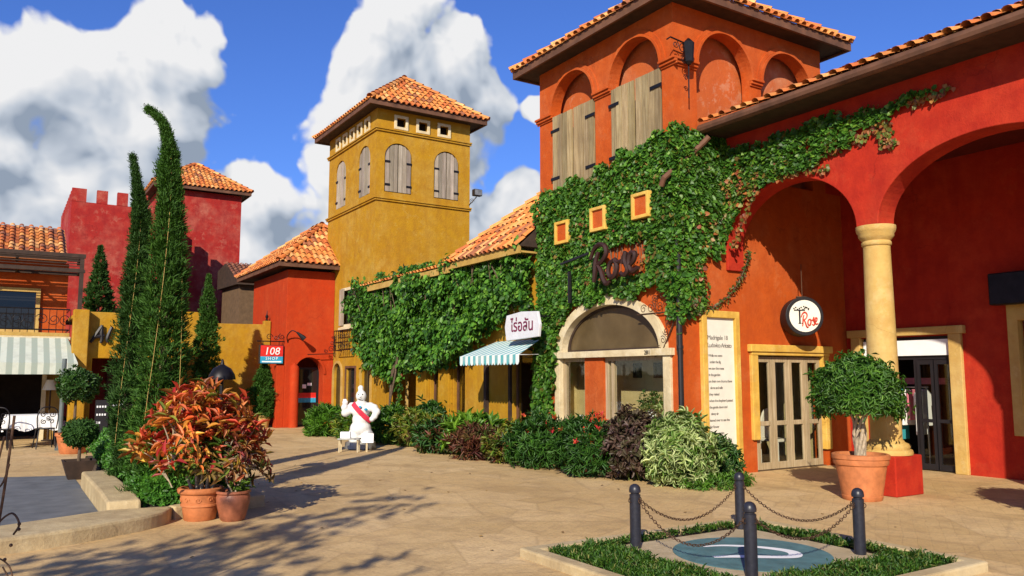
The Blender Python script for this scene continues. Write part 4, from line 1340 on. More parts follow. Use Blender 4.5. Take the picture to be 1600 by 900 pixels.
# awning over the shop window
t = thing('striped_awning', 'teal and white striped awning with scalloped valance under the white signboard', 'awning', (9.3, 14.0, 2.1))
AW = [(9.36, 13.62, 2.42), (9.36, 15.35, 2.42), (8.33, 15.18, 2.07), (8.33, 12.85, 2.07)]
AY0, AY1 = 12.85, 15.18
m = MB()
m.add(AW + [(x, y, z - 0.01) for x, y, z in AW], [(0, 1, 2, 3), (7, 6, 5, 4), (0, 3, 7, 4), (1, 5, 6, 2)])
m.build('canopy', 'teal_stripe', t)
m = MB(); n = 20; w = (AY1 - AY0) / n
pts = [(AY0, 2.07), (AY1, 2.07)]
for k in range(n):
    b = AY1 - k * w
    pts += [(b, 1.93), (b - w * 0.2, 1.885), (b - w * 0.5, 1.87), (b - w * 0.8, 1.885)]
pts += [(AY0, 1.93)]
m.prism(dedupe(pts), 'x', 8.322, 8.334); m.build('valance', 'teal_stripe', t)
m = MB(); m.tube([(9.38, 13.62, 2.10), (8.335, AY0, 2.062), (8.335, AY1, 2.062), (9.38, 15.3, 2.10)], 0.012, 8)
m.build('awning_frame', 'white_paint', t, smooth=True)
t = thing('shop_signboard', 'white signboard with purple Thai lettering above the striped awning', 'sign', (9.2, 13.5, 2.4))
m = MB(); m.prism([(12.88, 2.42), (14.06, 2.38), (14.12, 2.66), (14.05, 2.90), (13.5, 2.95), (12.92, 2.92), (12.84, 2.66)], 'x', 8.80, 8.86); m.build('board', 'sign_white', t, bevel=0.01)
m = MB(); put_text(m, '\u0e44\u0e23\u0e48\u0e2d\u0e25\u0e31\u0e19', 0.33, (8.794, 13.46, 2.56), (0, -1, 0), (0, 0, 1), 0.004, bold=0.004); m.build('lettering', 'letter_maroon', t, normals=False)
m = MB(); m.tube([(8.86, 13.1, 2.85), (9.42, 13.1, 2.85)], 0.015, 6); m.tube([(8.86, 13.9, 2.85), (9.42, 13.9, 2.85)], 0.015, 6); m.tube([(9.2, 13.1, 2.85), (9.2, 13.9, 2.85)], 0.012, 6); m.build('bracket', 'iron', t)
# goods seen behind the wing's panes
for k, (x, y, h, mt, lb) in enumerate([(9.95, 17.2, 1.35, 'pink_cloth', 'pink dress on a stand behind the pane right of the first pillar'), (10.0, 18.42, 1.4, 'white_cloth', 'white blouse on a stand between the two yellow pillars'), (10.0, 19.9, 1.3, 'off_white', 'cream dress on a stand in the open doorway left of the pillars')]):
    t = thing('dress_form', lb, 'dress form', (x, y, 0))
    m = MB(); m.lathe([(0.16, 0.02), (0.17, 0.04), (0.015, 0.06), (0.015, h - 0.5)], (x, y, 0), 12); m.build('stand', 'dark_timber', t, smooth=True)
    m = MB(); m.lathe([(0.26, 0.35), (0.22, h - 0.62), (0.13, h - 0.45), (0.17, h - 0.2), (0.19, h - 0.06), (0.08, h), (0.045, h + 0.06)], (x, y, 0), 16); m.build('dress', mt, t, smooth=True)

# ------------------------------------------------------------------ yellow tower
TX0, TX1, TY0, TY1 = 9.42, 12.72, 22.60, 26.88
tow = thing('yellow_tower', 'tall ochre yellow tower with arched grey shutters and orange hip roof', 'building', (TX0, TY0, 0))
winW = [(25.72, 0.50), (23.62, 0.50)]
winS = [(10.16, 0.47), (11.86, 0.46)]
def arch_win(c, h, z0, sp, rise): return [(c - h, z0), (c + h, z0)] + arc(c, sp, h, rise, 0, 180, 20)[0:] if True else None
hW = [dedupe(arch_win(c, h, 7.34, 8.48, 0.50)) for c, h in winW]
hS = [dedupe(arch_win(c, h, 7.34, 8.45, 0.48)) for c, h in winS]
def shop_holes():
    return [dedupe(arch_win(25.52, 0.36, 0.55, 1.72, 0.36)), rect(23.98, 24.78, 0.5, 1.92), dedupe(arch_win(23.08, 0.36, 0.55, 1.72, 0.36)), rect(23.82, 25.22, 3.32, 4.45)]
sqS = [rect(c - 0.17, c + 0.17, 9.44, 9.76) for c in (10.22, 10.98, 11.74)]
sqW = [rect(c - 0.14, c + 0.14, 9.44, 9.76) for c in (23.35, 24.0, 24.65, 25.3, 25.95)]
m = MB()
m.sheet(rect(TY0, TY1, 0, 9.98), hW + shop_holes() + sqW, 'x', TX0, TX0 + 0.16)
m.sheet(rect(TX0 + 0.16, TX1, 0, 9.98), hS + sqS, 'y', TY0, TY0 + 0.16)
m.box(TX0 + 0.16, TX1, TY1 - 0.16, TY1, 0, 9.98); m.box(TX1 - 0.16, TX1, TY0 + 0.16, TY1 - 0.16, 0, 9.98)
m.build('wall', 'mustard_render', tow)
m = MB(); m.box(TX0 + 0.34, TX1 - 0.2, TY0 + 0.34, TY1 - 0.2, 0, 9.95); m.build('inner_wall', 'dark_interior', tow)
for z in (7.10, 9.30):
    m = MB()
    for d, z0, z1 in ((0.085, 0.0, 0.05), (0.05, -0.06, 0.0)):
        m.box(TX0 - d, TX0 - 0.001, TY0 - d, TY1 + 0.05, z + z0, z + z1); m.box(TX0, TX1 + 0.04, TY0 - d, TY0 - 0.001, z + z0, z + z1)
    m.build('string_course', 'mustard_render', tow, bevel=0.008)
for c, h in winW:
    tp = lambda a, c=c, h=h: 8.46 + 0.48 * math.sqrt(max(0, 1 - ((a - c) / h) ** 2))
    for lo, hi, s in ((c - h + 0.03, c - 0.03, 0), (c + 0.03, c + h - 0.03, 1)):
        plank_shutter(tow, 'x', TX0 + 0.07, lo, hi, 7.37, 8.9, tp, 'grey_shutter_wood', 3, -0.04, s, (0.14, 0.62))
for c, h in winS:
    tp = lambda a, c=c, h=h: 8.43 + 0.46 * math.sqrt(max(0, 1 - ((a - c) / h) ** 2))
    for lo, hi, s in ((c - h + 0.03, c - 0.012, 0), (c + 0.012, c + h - 0.03, 1)):
        plank_shutter(tow, 'y', TY0 + 0.07, lo, hi, 7.37, 8.9, tp, 'grey_shutter_wood', 3, -0.04, s, (0.14, 0.62))
for c in (10.22, 10.98, 11.74):
    m = MB(); m.sheet(rect(c - 0.24, c + 0.24, 9.37, 9.83), [rect(c - 0.15, c + 0.15, 9.46, 9.74)], 'y', TY0 - 0.05, TY0 - 0.001); m.build('vent_frame', 'white_trim', tow, bevel=0.01)
for c in (23.35, 24.0, 24.65, 25.3, 25.95):
    m = MB(); m.sheet(rect(c - 0.21, c + 0.21, 9.37, 9.83), [rect(c - 0.13, c + 0.13, 9.46, 9.74)], 'x', TX0 - 0.05, TX0 - 0.001); m.build('vent_frame', 'white_trim', tow, bevel=0.01)
hip_roof(tow, TX0 - 0.42, TX1 + 0.42, TY0 - 0.42, TY1 + 0.42, 10.08, 0.80, ridge=2.06)
# lower openings
for c in (25.52, 23.08):
    m = MB(); o = [(c - 0.44, 0.5), (c - 0.44, 1.72)] + arc(c, 1.72, 0.44, 0.44, 180, 0, 16) + [(c + 0.44, 0.5)]
    i = [(c - 0.36, 0.5), (c - 0.36, 1.72)] + arc(c, 1.72, 0.36, 0.36, 180, 0, 16) + [(c + 0.36, 0.5)]
    m.sheet(dedupe(o + i[::-1]), [], 'x', TX0 - 0.05, TX0 - 0.001); m.build('window_surround', 'sand_render', tow)
    m = MB(); m.box(TX0 + 0.08, TX0 + 0.10, c - 0.36, c + 0.36, 0.55, 2.08); m.build('window_pane', 'dark_glass', tow)
m = MB(); m.box(TX0 + 0.08, TX0 + 0.10, 23.98, 24.78, 0.5, 1.92); m.build('window_pane', 'dark_glass', tow)
m = MB(); m.sheet(rect(23.92, 24.84, 0.44, 1.98), [rect(23.99, 24.77, 0.51, 1.91)], 'x', TX0 - 0.03, TX0 - 0.001); m.build('window_frame', 'fascia_timber', tow)
m = MB(); m.sheet(rect(23.74, 25.30, 3.24, 4.53), [rect(23.83, 25.21, 3.33, 4.44)], 'x', TX0 - 0.04, TX0 - 0.001); m.box(TX0 - 0.10, TX0 - 0.001, 23.68, 25.36, 3.16, 3.24); f = m.build('window_frame', 'white_trim', tow)
m = MB(); m.box(TX0 + 0.08, TX0 + 0.10, 23.82, 25.22, 3.32, 4.45); m.build('window_pane', 'dark_glass', f)
for lo, hi in ((23.70, 24.06), (24.98, 25.34)): plank_shutter(tow, 'x', TX0 - 0.05, lo, hi, 3.3, 4.5, None, 'grey_shutter_wood', 2, -0.035, 0, ())
t = thing('window_grille', 'small black iron scroll grille below the upper window of the ochre tower', 'window grille', (TX0, 24.5, 2.45))
m = MB()
pl = lambda a, b: (TX0 - 0.28, a, b)
for z in (2.48, 2.74, 3.12): m.tube([(TX0, 23.85, z), (TX0 - 0.28, 23.85, z), (TX0 - 0.28, 25.2, z), (TX0, 25.2, z)], 0.016, 5)
for k in range(8): m.tube([pl(23.85 + k * 1.35 / 7, 2.48), pl(23.85 + k * 1.35 / 7, 3.12)], 0.011, 5)
for k in range(5): scroll(m, (24.0 + k * 0.26, 2.93), 0.11, pl, flip=(-1) ** k, start=k)
for k in range(5): scroll(m, (24.0 + k * 0.26, 2.61), 0.09, pl, flip=(-1) ** k, start=k)
m.build('railing', 'iron', t, smooth=True)
t = thing('floodlight', 'grey floodlight on an iron arm at the right edge of the ochre tower', 'floodlight', (TX1, TY0 - 0.1, 7.4))
m = MB(); m.tube([(TX1 - 0.03, TY0 - 0.02, 7.25), (TX1 - 0.03, TY0 - 0.16, 7.3), (TX1 + 0.12, TY0 - 0.25, 7.5)], 0.018, 6); pl = lambda a, b: (a, TY0 - 0.14, b); scroll(m, (TX1, 7.36), 0.09, pl); m.build('arm', 'iron', t, smooth=True)
m = MB(); m.box(TX1 - 0.02, TX1 + 0.28, TY0 - 0.36, TY0 - 0.18, 7.52, 7.74); m.build('housing', 'letter_black', t, bevel=0.02)
m = MB(); m.box(TX1 + 0.0, TX1 + 0.26, TY0 - 0.37, TY0 - 0.361, 7.54, 7.72); m.build('lens', 'galvanised', t)

# ------------------------------------------------------------------ vermilion corner shop
VX0, VX1, VY0, VY1 = 7.80, 9.415, 26.0, 30.2
ver = thing('corner_shop', 'vermilion orange corner shop with an arched doorway beside the ochre tower', 'building', (VX0, VY0, 0))
m = MB()
o = dedupe([(VX0, 0), (8.09, 0)] + arc(8.59, 1.72, 0.50, 0.56, 180, 0, 24) + [(9.09, 0), (VX1, 0), (VX1, 5.15), (VX0, 5.15)])
m.sheet(o, [], 'y', VY0, VY0 + 0.45)
m.box(VX0, VX0 + 0.3, VY0 + 0.45, VY1, 0, 5.15); m.box(VX0 + 0.3, VX1, VY0 + 1.2, VY0 + 1.4, 0, 5.15); m.box(8.0, VX1, VY0 + 0.45, VY0 + 1.2, 2.7, 2.8)
m.box(7.55, VX0 - 0.001, VY0 + 0.05, VY0 + 0.35, 0, 2.0)
m.build('wall', 'vermilion_render', ver, bevel=0.015)
m = MB(); m.lathe([(0.15, 0), (0.15, 1.92), (0.13, 1.97), (0.02, 2.08)], (8.10, VY0 - 0.03, 0), 20); m.build('pilaster', 'vermilion_render', ver, smooth=True)
m = MB(); m.sheet(dedupe(arc(8.59, 1.72, 0.57, 0.63, 180, 0, 24) + arc(8.59, 1.72, 0.50, 0.56, 0, 180, 24)), [], 'y', VY0 - 0.03, VY0 - 0.001); m.build('arch_moulding', 'vermilion_render', ver)
m = MB(); m.sheet(rect(8.31, 9.12, 0, 1.95), [rect(8.38, 9.05, 0.05, 1.88)], 'y', VY0 + 0.5, VY0 + 0.56); d = m.build('door', 'letter_black', ver)
m = MB(); m.box(8.38, 9.05, VY0 + 0.52, VY0 + 0.53, 0.05, 1.88); m.build('door_pane', 'dark_glass', d)
m = MB(); m.box(8.42, 9.02, VY0 + 0.505, VY0 + 0.515, 0.78, 0.93); m.build('blue_band', 'sign_blue', d)
m = MB(); m.box(8.42, 9.02, VY0 + 0.505, VY0 + 0.515, 0.93, 1.10); m.build('red_band', 'sign_red', d)
m = MB(); m.box(8.55, 8.68, VY0 + 0.505, VY0 + 0.515, 1.25, 1.38); m.box(8.72, 8.86, VY0 + 0.505, VY0 + 0.515, 1.34, 1.43); m.build('poster', 'white_paint', d)
hip_roof(ver, VX0 - 0.42, 11.6, VY0 - 0.42, VY1 + 0.9, 5.36, 0.80, ridge=2.1)
t = thing('hanging_sign', 'small hanging sign reading 108 SHOP in red and blue on an iron bracket', 'sign', (7.4, VY0 + 0.1, 2.1))
m = MB(); m.box(6.98, 7.76, VY0 + 0.06, VY0 + 0.20, 2.05, 2.66); m.build('case', 'letter_black', t, bevel=0.01)
m = MB(); m.box(7.01, 7.73, VY0 + 0.050, VY0 + 0.059, 2.29, 2.64); m.build('red_panel', 'sign_red', t)
m = MB(); m.box(7.01, 7.73, VY0 + 0.050, VY0 + 0.059, 2.07, 2.289); m.build('blue_panel', 'sign_blue', t)
m = MB(); put_text(m, '108', 0.34, (7.37, VY0 + 0.045, 2.345), (1, 0, 0), (0, 0, 1), 0.004, shear=0.15); put_text(m, 'SHOP', 0.13, (7.37, VY0 + 0.045, 2.18), (1, 0, 0), (0, 0, 1), 0.004, spacing=1.35); m.box(7.06, 7.68, VY0 + 0.043, VY0 + 0.047, 2.10, 2.14); m.build('lettering', 'white_paint', t, normals=False)
m = MB(); pl = lambda a, b: (a, VY0 + 0.13, b); m.tube([pl(6.9, 2.78), pl(7.8, 2.78)], 0.02, 6); m.tube([pl(7.1, 2.66), pl(7.1, 2.80)], 0.012, 5); m.tube([pl(7.62, 2.66), pl(7.62, 2.80)], 0.012, 5)
for k, (a, b, r) in enumerate([(7.3, 2.92, 0.11), (7.52, 2.90, 0.09), (7.70, 2.94, 0.10)]): scroll(m, (a, b), r, pl, flip=(-1) ** k, start=k, t=0.012)
m.build('bracket', 'iron', t, smooth=True)
t = thing('gooseneck_lamp', 'black gooseneck lamp shining down beside the 108 sign', 'lamp', (7.8, VY0 - 0.02, 2.8))
m = MB(); m.tube(spline([(7.86, VY0, 2.75), (7.80, VY0 - 0.12, 2.95), (7.90, VY0 - 0.3, 3.12), (8.06, VY0 - 0.38, 3.05)], 6), 0.018, 6); m.build('neck', 'iron', t, smooth=True)
m = MB(); m.tube([(8.04, VY0 - 0.37, 3.07), (8.22, VY0 - 0.44, 2.90), (8.27, VY0 - 0.46, 2.85)], [0.03, 0.085, 0.09], 10); m.build('lamp_shade', 'iron', t, smooth=True)
m = MB(); pl = lambda a, b: (a, VY0 - 0.25, b); m.tube([pl(8.45, 2.36), pl(9.36, 2.40)], 0.014, 5); m.tube([pl(9.36, 2.3), pl(9.36, 2.98)], 0.014, 5)
for k, (a, b, r) in enumerate([(9.25, 2.55, 0.11), (9.28, 2.76, 0.08), (9.08, 2.48, 0.07), (9.30, 2.92, 0.05)]): scroll(m, (a, b), r, pl, flip=(-1) ** k, start=k, t=0.010)
m.tube([pl(9.40, 2.4), (9.42, VY0 - 0.22, 2.4)], 0.014, 5)
tag(rebase(m.build('scroll_bracket', 'iron', smooth=True), (9.3, VY0 - 0.25, 2.3)), 'black iron scroll bracket on the ochre tower beside the arched doorway', 'bracket')

# ------------------------------------------------------------------ house behind with an old roof
old = thing('rear_house', 'brown house with an old dark tile roof seen between red tower and vermilion shop', 'house', (9.5, 33.0, 0))
m = MB(); m.box(7.95, 13.0, 33.0, 36.0, 0, 5.45); m.build('wall', 'brown_interior', old)
m = MB(); tile_face(m, (7.75, 32.7, 5.45), (1, 0, 0), (0, 1, 0.45), 5.4, 2.4, lambda a: 99, OLD_COLS); rf = m.build('roof', 'old_tile', old, smooth=True, normals=False)
m = MB(); m.prism([(32.72, 5.32), (36.2, 5.40), (36.2, 6.2), (34.9, 6.40), (32.72, 5.43)], 'x', 7.77, 13.2); m.build('roof_deck', 'dark_timber', rf)

# ------------------------------------------------------------------ yellow wall beside the cypresses
gw = thing('garden_wall', 'high ochre garden wall with a stepped end behind the potted cypress', 'wall', (6.4, 27.7, 0))
m = MB(); m.prism([(4.4, 0), (7.77, 0), (7.77, 3.55), (7.55, 3.55), (7.55, 3.42), (5.62, 3.40), (5.62, 3.75), (4.4, 3.75)], 'y', 27.70, 27.95)
m.build('wall', 'mustard_render', gw, bevel=0.015)
m = MB(); m.lathe([(0.05, 0), (0.06, 0.04), (0.02, 0.06), (0.05, 0.12), (0.055, 0.17), (0.02, 0.22), (0.012, 0.34), (0.0, 0.38)], (7.66, 27.82, 3.55), 10)
m.build('finial', 'iron', gw, smooth=True)

# entrance block with the sign letters
ent = thing('entrance_block', 'ochre entrance block with raised dark letters over a dark doorway', 'building', (2.7, 23.4, 0))
m = MB()
m.sheet([(1.862, 0), (1.862, 3.33), (4.30, 3.33), (4.30, 0), (4.15, 0), (4.15, 2.12), (2.00, 2.12), (2.00, 0)], [], 'y', 23.50, 23.75)
m.prism([(1.50, 0), (1.86, 0), (1.86, 3.36), (1.50, 3.36)], 'y', 23.22, 23.60)
m.box(1.50, 4.3, 23.76, 26.8, 3.15, 3.25); m.box(4.16, 4.30, 23.76, 26.8, 0, 3.15)
m.build('wall', 'mustard_render', ent, bevel=0.02)
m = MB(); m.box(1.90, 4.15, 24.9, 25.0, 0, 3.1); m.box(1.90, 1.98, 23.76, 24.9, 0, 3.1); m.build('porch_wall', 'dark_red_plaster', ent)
m = MB(); m.box(2.5, 3.2, 24.84, 24.89, 0, 2.0); m.build('door', 'dark_timber', ent)
AIS = [[(0.0, 0.0), (0.22, 0.34), (0.52, 0.80), (0.60, 0.96)], [(0.60, 0.96), (0.58, 0.55), (0.62, 0.20), (0.56, -0.02)], [(0.16, 0.36), (0.40, 0.34), (0.76, 0.40)],
       [(1.16, 0.90), (1.02, 0.56), (0.92, 0.22), (0.96, 0.02)]]
m = MB(); ribbon(m, AIS, lambda a, b: (1.93 + a * 0.42, 23.43, 2.52 + b * 0.48), 0.05)
tag(rebase(m.build('entrance_lettering', 'letter_black', smooth=True), (2.3, 23.43, 2.5)), 'black brush letters A and l standing on the ochre entrance block', 'sign lettering')

# ------------------------------------------------------------------ restaurant on the left
res = thing('restaurant', 'orange two storey restaurant with terrace window, pergola and tiled roof', 'restaurant', (0.2, 24.0, 0))
RX0, RX1 = -6.5, 1.46
m = MB()
m.sheet([(RX0, 0), (-0.4, 0), (-0.4, 2.3), (0.95, 2.3), (0.95, 0), (RX1, 0), (RX1, 2.78), (RX0, 2.78)], [], 'y', 24.3, 24.5)
m.build('lower_wall', 'sand_render', res, bevel=0.01)
m = MB(); m.sheet([(RX0, 2.78), (RX1 - 0.02, 2.78), (RX1 - 0.02, 4.75), (RX0, 4.75)], [rect(-3.5, 0.72, 2.86, 3.95)], 'y', 25.2, 25.4)
m.box(RX1 - 0.22, RX1 - 0.02, 25.4, 28.5, 2.7, 4.75)
m.build('upper_wall', 'orange_render', res)
m = MB(); m.box(RX0, RX1 + 0.02, 24.02, 25.4, 2.68, 2.78); m.build('terrace_edge', 'sand_render', res, bevel=0.01)
m = MB(); m.sheet(rect(-3.58, 0.80, 2.80, 4.02), [rect(-3.48, 0.70, 2.90, 3.92)], 'y', 25.13, 25.199)
m.box(-1.25, -1.17, 25.15, 25.19, 2.90, 3.92)
f = m.build('window_frame', 'cream_trim', res); m = MB(); m.box(-3.48, 0.70, 25.25, 25.27, 2.9, 3.94); m.build('window_pane', 'dark_glass', f)
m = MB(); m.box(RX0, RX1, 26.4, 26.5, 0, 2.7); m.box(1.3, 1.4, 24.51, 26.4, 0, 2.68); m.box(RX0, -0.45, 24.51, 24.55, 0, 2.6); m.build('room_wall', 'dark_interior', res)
for x_ in (0.93, -0.45): m = MB(); m.box(x_, x_ + 0.10, 24.15, 24.29, 0, 2.3); m.build('post', 'white_trim', res)
m = MB()
for z in (3.40, 2.86): m.tube([(RX0, 24.08, z), (RX1, 24.08, z), (RX1, 25.2, z)], 0.02, 5)
for k in range(24): m.tube([(-2.2 + k * 0.16, 24.08, 2.78), (-2.2 + k * 0.16, 24.08, 3.40)], 0.008, 4)
pl = lambda a, b: (a, 24.07, b)
for k in range(12): scroll(m, (-1.6 + k * 0.27, 3.13), 0.15, pl, flip=(-1) ** k, start=k, t=0.010)
m.build('railing', 'iron', res, smooth=True)
# pergola
m = MB()
for x in (RX1 + 0.22, -2.6): m.box(x - 0.05, x + 0.05, 24.05, 24.15, 2.7, 4.86)
m.box(RX0, RX1 + 0.30, 24.04, 24.16, 4.80, 4.90); m.box(RX0, RX1 + 0.30, 25.05, 25.15, 4.42, 4.50); m.box(RX0, RX1 + 0.30, 24.04, 24.14, 4.40, 4.48)
for x in (RX1 + 0.2, 0.2, -1.2, -2.6): m.bar((x, 24.05, 4.78), (x, 25.18, 4.76), 0.07); m.bar((x, 24.1, 4.44), (x, 25.18, 4.46), 0.05)
pg = m.build('pergola', 'dark_timber', res)
m = MB()
for k in range(8): m.box(RX0, RX1 + 0.20, 24.14 + k * 0.14, 24.20 + k * 0.14, 4.82, 4.85)
for k in range(5): m.box(RX0, RX1 + 0.24, 24.045, 24.065, 4.48 + k * 0.072, 4.50 + k * 0.072)
m.build('pergola_slats', 'dark_timber', pg)
m = MB(); tile_face(m, (RX0, 24.95, 4.92), (1, 0, 0), (0, 1, 0.50), RX1 - 0.1 - RX0, 2.5, lambda a: 99, pitch=0.24)
rf = m.build('roof', 'roof_tile', res, smooth=True, normals=False)
m = MB(); m.prism([(24.97, 4.80), (28.4, 4.85), (28.4, 5.4), (27.2, 6.02), (24.97, 4.90)], 'x', RX0, RX1 - 0.08); m.build('roof_deck', 'terracotta', rf)
t = thing('grey_awning', 'faded grey green striped awning over the restaurant terrace', 'awning', (-1.0, 23.6, 1.8))
m = MB(); m.add([(RX0, 23.98, 2.64), (1.44, 23.98, 2.64), (1.62, 22.75, 1.98), (RX0, 22.75, 1.98), (RX0, 23.98, 2.63), (1.44, 23.98, 2.63), (1.62, 22.75, 1.97), (RX0, 22.75, 1.97)], [(0, 1, 2, 3), (7, 6, 5, 4), (1, 5, 6, 2)])
m.build('canopy', 'grey_stripe', t)
m = MB(); m.box(RX0, 1.62, 22.735, 22.748, 1.70, 1.98); m.build('valance', 'grey_stripe', t)
m = MB(); m.box(RX0, 1.5, 23.98, 24.02, 2.60, 2.68); m.tube([(1.60, 22.76, 1.97), (1.45, 24.0, 2.0)], 0.02, 6); m.build('awning_frame', 'white_trim', t)
m = MB(); m.tube([(1.22, 20.9, 0), (1.22, 20.9, 2.05)], 0.05, 10); m.box(1.13, 1.31, 20.81, 20.99, 0, 0.05)
tag(rebase(m.build('canopy_post', 'post_paint', smooth=True), (1.22, 20.9, 0)), 'grey green round post standing in front of the restaurant', 'post')

# ------------------------------------------------------------------ crimson castle
cas = thing('crimson_castle', 'crimson castle like building with battlements and a tiled square tower', 'building', (5.0, 34.5, 0))
m = MB()
BX0, BX1, BY0, BY1, BZ = 1.92, 5.55, 34.5, 41.0, 8.35
m.box(BX0, BX1, BY0, BY1, 0, BZ)
z1 = BZ + 0.52
k = BX0
for a, b in ((1.92, 2.42), (2.78, 3.16), (3.50, 3.88), (4.22, 4.60), (4.94, 5.55)): m.box(a, b, BY0, BY0 + 0.25, BZ - 0.01, z1)
for i in range(9): m.box(BX0, BX0 + 0.25, BY0 + 0.62 + i * 0.72, BY0 + 0.98 + i * 0.72, BZ - 0.01, z1); m.box(BX1 - 0.25, BX1, BY0 + 0.62 + i * 0.72, BY0 + 0.98 + i * 0.72, BZ - 0.01, z1)
m.build('battlement_wall', 'crimson_render', cas)
m = MB(); m.box(5.56, 9.10, 38.0, 41.6, 0, 10.05); m.box(0.6, 1.90, 36.0, 40.0, 0, 6.9); m.build('tower_wall', 'crimson_render', cas)
hip_roof(cas, 5.2, 9.46, 37.64, 42.0, 10.22, 0.72, ridge=2.1)
m = MB(); o = dedupe([(7.46, 4.4), (7.46, 5.5)] + arc(7.66, 5.5, 0.20, 0.22, 180, 0, 12) + [(7.86, 4.4)]); i = dedupe([(7.53, 4.4), (7.53, 5.5)] + arc(7.66, 5.5, 0.13, 0.15, 180, 0, 12) + [(7.79, 4.4)])
m.sheet(dedupe(o + i[::-1]), [], 'y', 37.93, 37.999); f = m.build('window_frame', 'sand_render', cas)
m = MB(); m.prism(i, 'y', 37.985, 37.998); m.build('window_pane', 'dark_glass', f)
m = MB(); m.box(4.16, 4.86, 34.36, 34.499, 5.0, 5.1); m.box(4.2, 4.28, 34.42, 34.499, 4.0, 5.0); m.box(4.74, 4.82, 34.42, 34.499, 4.0, 5.0); f = m.build('window_frame', 'cream_trim', cas)
m = MB()
for q in range(10): m.box(4.28, 4.74, 34.44, 34.495, 4.0 + q * 0.1, 4.07 + q * 0.1)
m.build('louvre', 'grey_shutter_wood', f)
m = MB(); m.prism([(2.2, 0), (4.9, 0), (4.9, 3.2), (4.35, 3.9), (3.9, 4.2), (2.2, 4.2)], 'y', 33.2, 34.49); m.build('low_wall', 'crimson_render', cas)

# ------------------------------------------------------------------ creepers
IVY = [(0.055, 0.150, 0.016), (0.036, 0.105, 0.013), (0.085, 0.205, 0.020), (0.15, 0.28, 0.03), (0.17, 0.12, 0.025)]
IVW = [5, 4, 4, 1.3, 0.8]
RUST = [(0.30, 0.10, 0.03), (0.36, 0.18, 0.05), (0.16, 0.16, 0.03), (0.10, 0.17, 0.03), (0.22, 0.06, 0.03)]
PX = (lambda a, b, off: np.stack([X0 - off, a, b], 1), (-1, 0, 0))
PY = (lambda a, b, off: np.stack([a, Y0 - off, b], 1), (0, -1, 0))
PA = (lambda a, b, off: np.stack([XA - off, a, b], 1), (-1, 0, 0))
t = thing('ivy', 'dense small leaved ivy across the orange tower and under the arcade eave', 'climbing plant', (X0 - 0.1, 12.0, 0))
lv = Leaves()
west = [(13.72, 5.35), (12.9, 5.48), (11.9, 5.55), (10.9, 5.68), (10.0, 5.80), (9.52, 5.86), (9.50, 2.50), (9.85, 2.75), (9.98, 3.35), (10.25, 3.15), (10.7, 3.0), (11.1, 3.12), (11.5, 3.20), (12.2, 3.10), (12.75, 2.72), (13.02, 2.35), (13.12, 1.8), (13.14, 0.9), (13.35, 0.35), (13.75, 0.6)]
holes = [(12.51, 12.95, 4.28, 4.74), (11.36, 11.80, 4.36, 4.82), (10.17, 10.61, 4.38, 4.86), (10.35, 11.50, 3.42, 4.05)]
wall_leaves(lv, west, 1900, PX, 0.092, 0.074, IVY, IVW, depth=0.15, seed=21, rag=0.16, holes=holes, hole_amt=0.05)
wall_leaves(lv, [(13.05, 2.4), (13.75, 2.6), (13.75, 0.3), (13.25, 0.3)], 900, PX, 0.115, 0.09, IVY, IVW, depth=0.25, seed=27, rag=0.08, hole_amt=0.08)
south = [(X0 - 0.16, 5.90), (10.56, 5.92), (10.56, 4.10), (10.40, 3.95), (10.25, 3.60), (10.05, 3.75), (9.92, 3.30), (9.86, 2.80), (9.66, 2.75), (X0 - 0.16, 2.62)]
wall_leaves(lv, south, 1800, PY, 0.09, 0.072, IVY, IVW, depth=0.14, seed=22, rag=0.10, hole_amt=0.06)
arca = [(Y0, 5.62), (8.9, 5.60), (7.9, 5.58), (7.1, 5.56), (6.4, 5.52), (5.75, 5.50), (6.3, 5.40), (6.85, 5.28), (7.35, 5.05), (7.8, 4.96), (8.35, 4.92), (8.9, 4.80), (9.35, 4.45), (Y0, 4.0)]
wall_leaves(lv, arca, 1700, PA, 0.078, 0.064, IVY, IVW, depth=0.11, seed=23, rag=0.10, hole_amt=0.08)
wall_leaves(lv, [(9.5, 5.1), (8.4, 5.15), (7.5, 5.15), (7.0, 5.3), (7.5, 4.98), (8.4, 4.93), (9.0, 4.72), (9.5, 4.3)], 500, PA, 0.075, 0.06, RUST, None, depth=0.12, seed=24, rag=0.16, hole_amt=0.35)
wall_leaves(lv, [(12.5, 4.4), (11.9, 4.6), (11.2, 4.1), (10.3, 3.9), (10.1, 3.4), (11.8, 3.3), (12.4, 3.7)], 160, PX, 0.08, 0.06, RUST, None, depth=0.28, seed=25, rag=0.3, hole_amt=0.45)
wall_leaves(lv, [(9.50, 4.6), (10.5, 4.5), (10.4, 4.0), (10.0, 3.7), (9.9, 2.75), (9.7, 2.7)], 170, PY, 0.08, 0.06, RUST, None, depth=0.22, seed=26, rag=0.2, hole_amt=0.4)
# loose runners over the red wall
rr = np.random.default_rng(31)
runs = [[(7.9, 5.0), (7.3, 5.08), (6.8, 5.22)], [(6.6, 5.42), (6.5, 5.2), (6.52, 5.05), (6.42, 4.95)], [(6.15, 5.45), (5.8, 5.46), (5.6, 5.50)], [(7.5, 5.1), (7.15, 5.18), (6.9, 5.12)], [(8.9, 4.75), (9.2, 4.3), (9.4, 3.9)], [(8.4, 4.9), (7.9, 4.87), (7.5, 4.80)], [(6.75, 5.3), (6.62, 5.1), (6.6, 4.98)]]
rp = []
mbs = MB()
for r_ in runs:
    sp = spline([(a, b, 0) for a, b in r_], 8)
    mbs.tube([(XA - 0.012, p.x, p.y) for p in sp], 0.006, 4)
    for p in sp:
        for k in range(4): rp.append((XA - 0.03 - rr.uniform(0, 0.03), p.x + rr.normal(0, 0.03), p.y + rr.normal(0, 0.03)))
rp = np.array(rp)
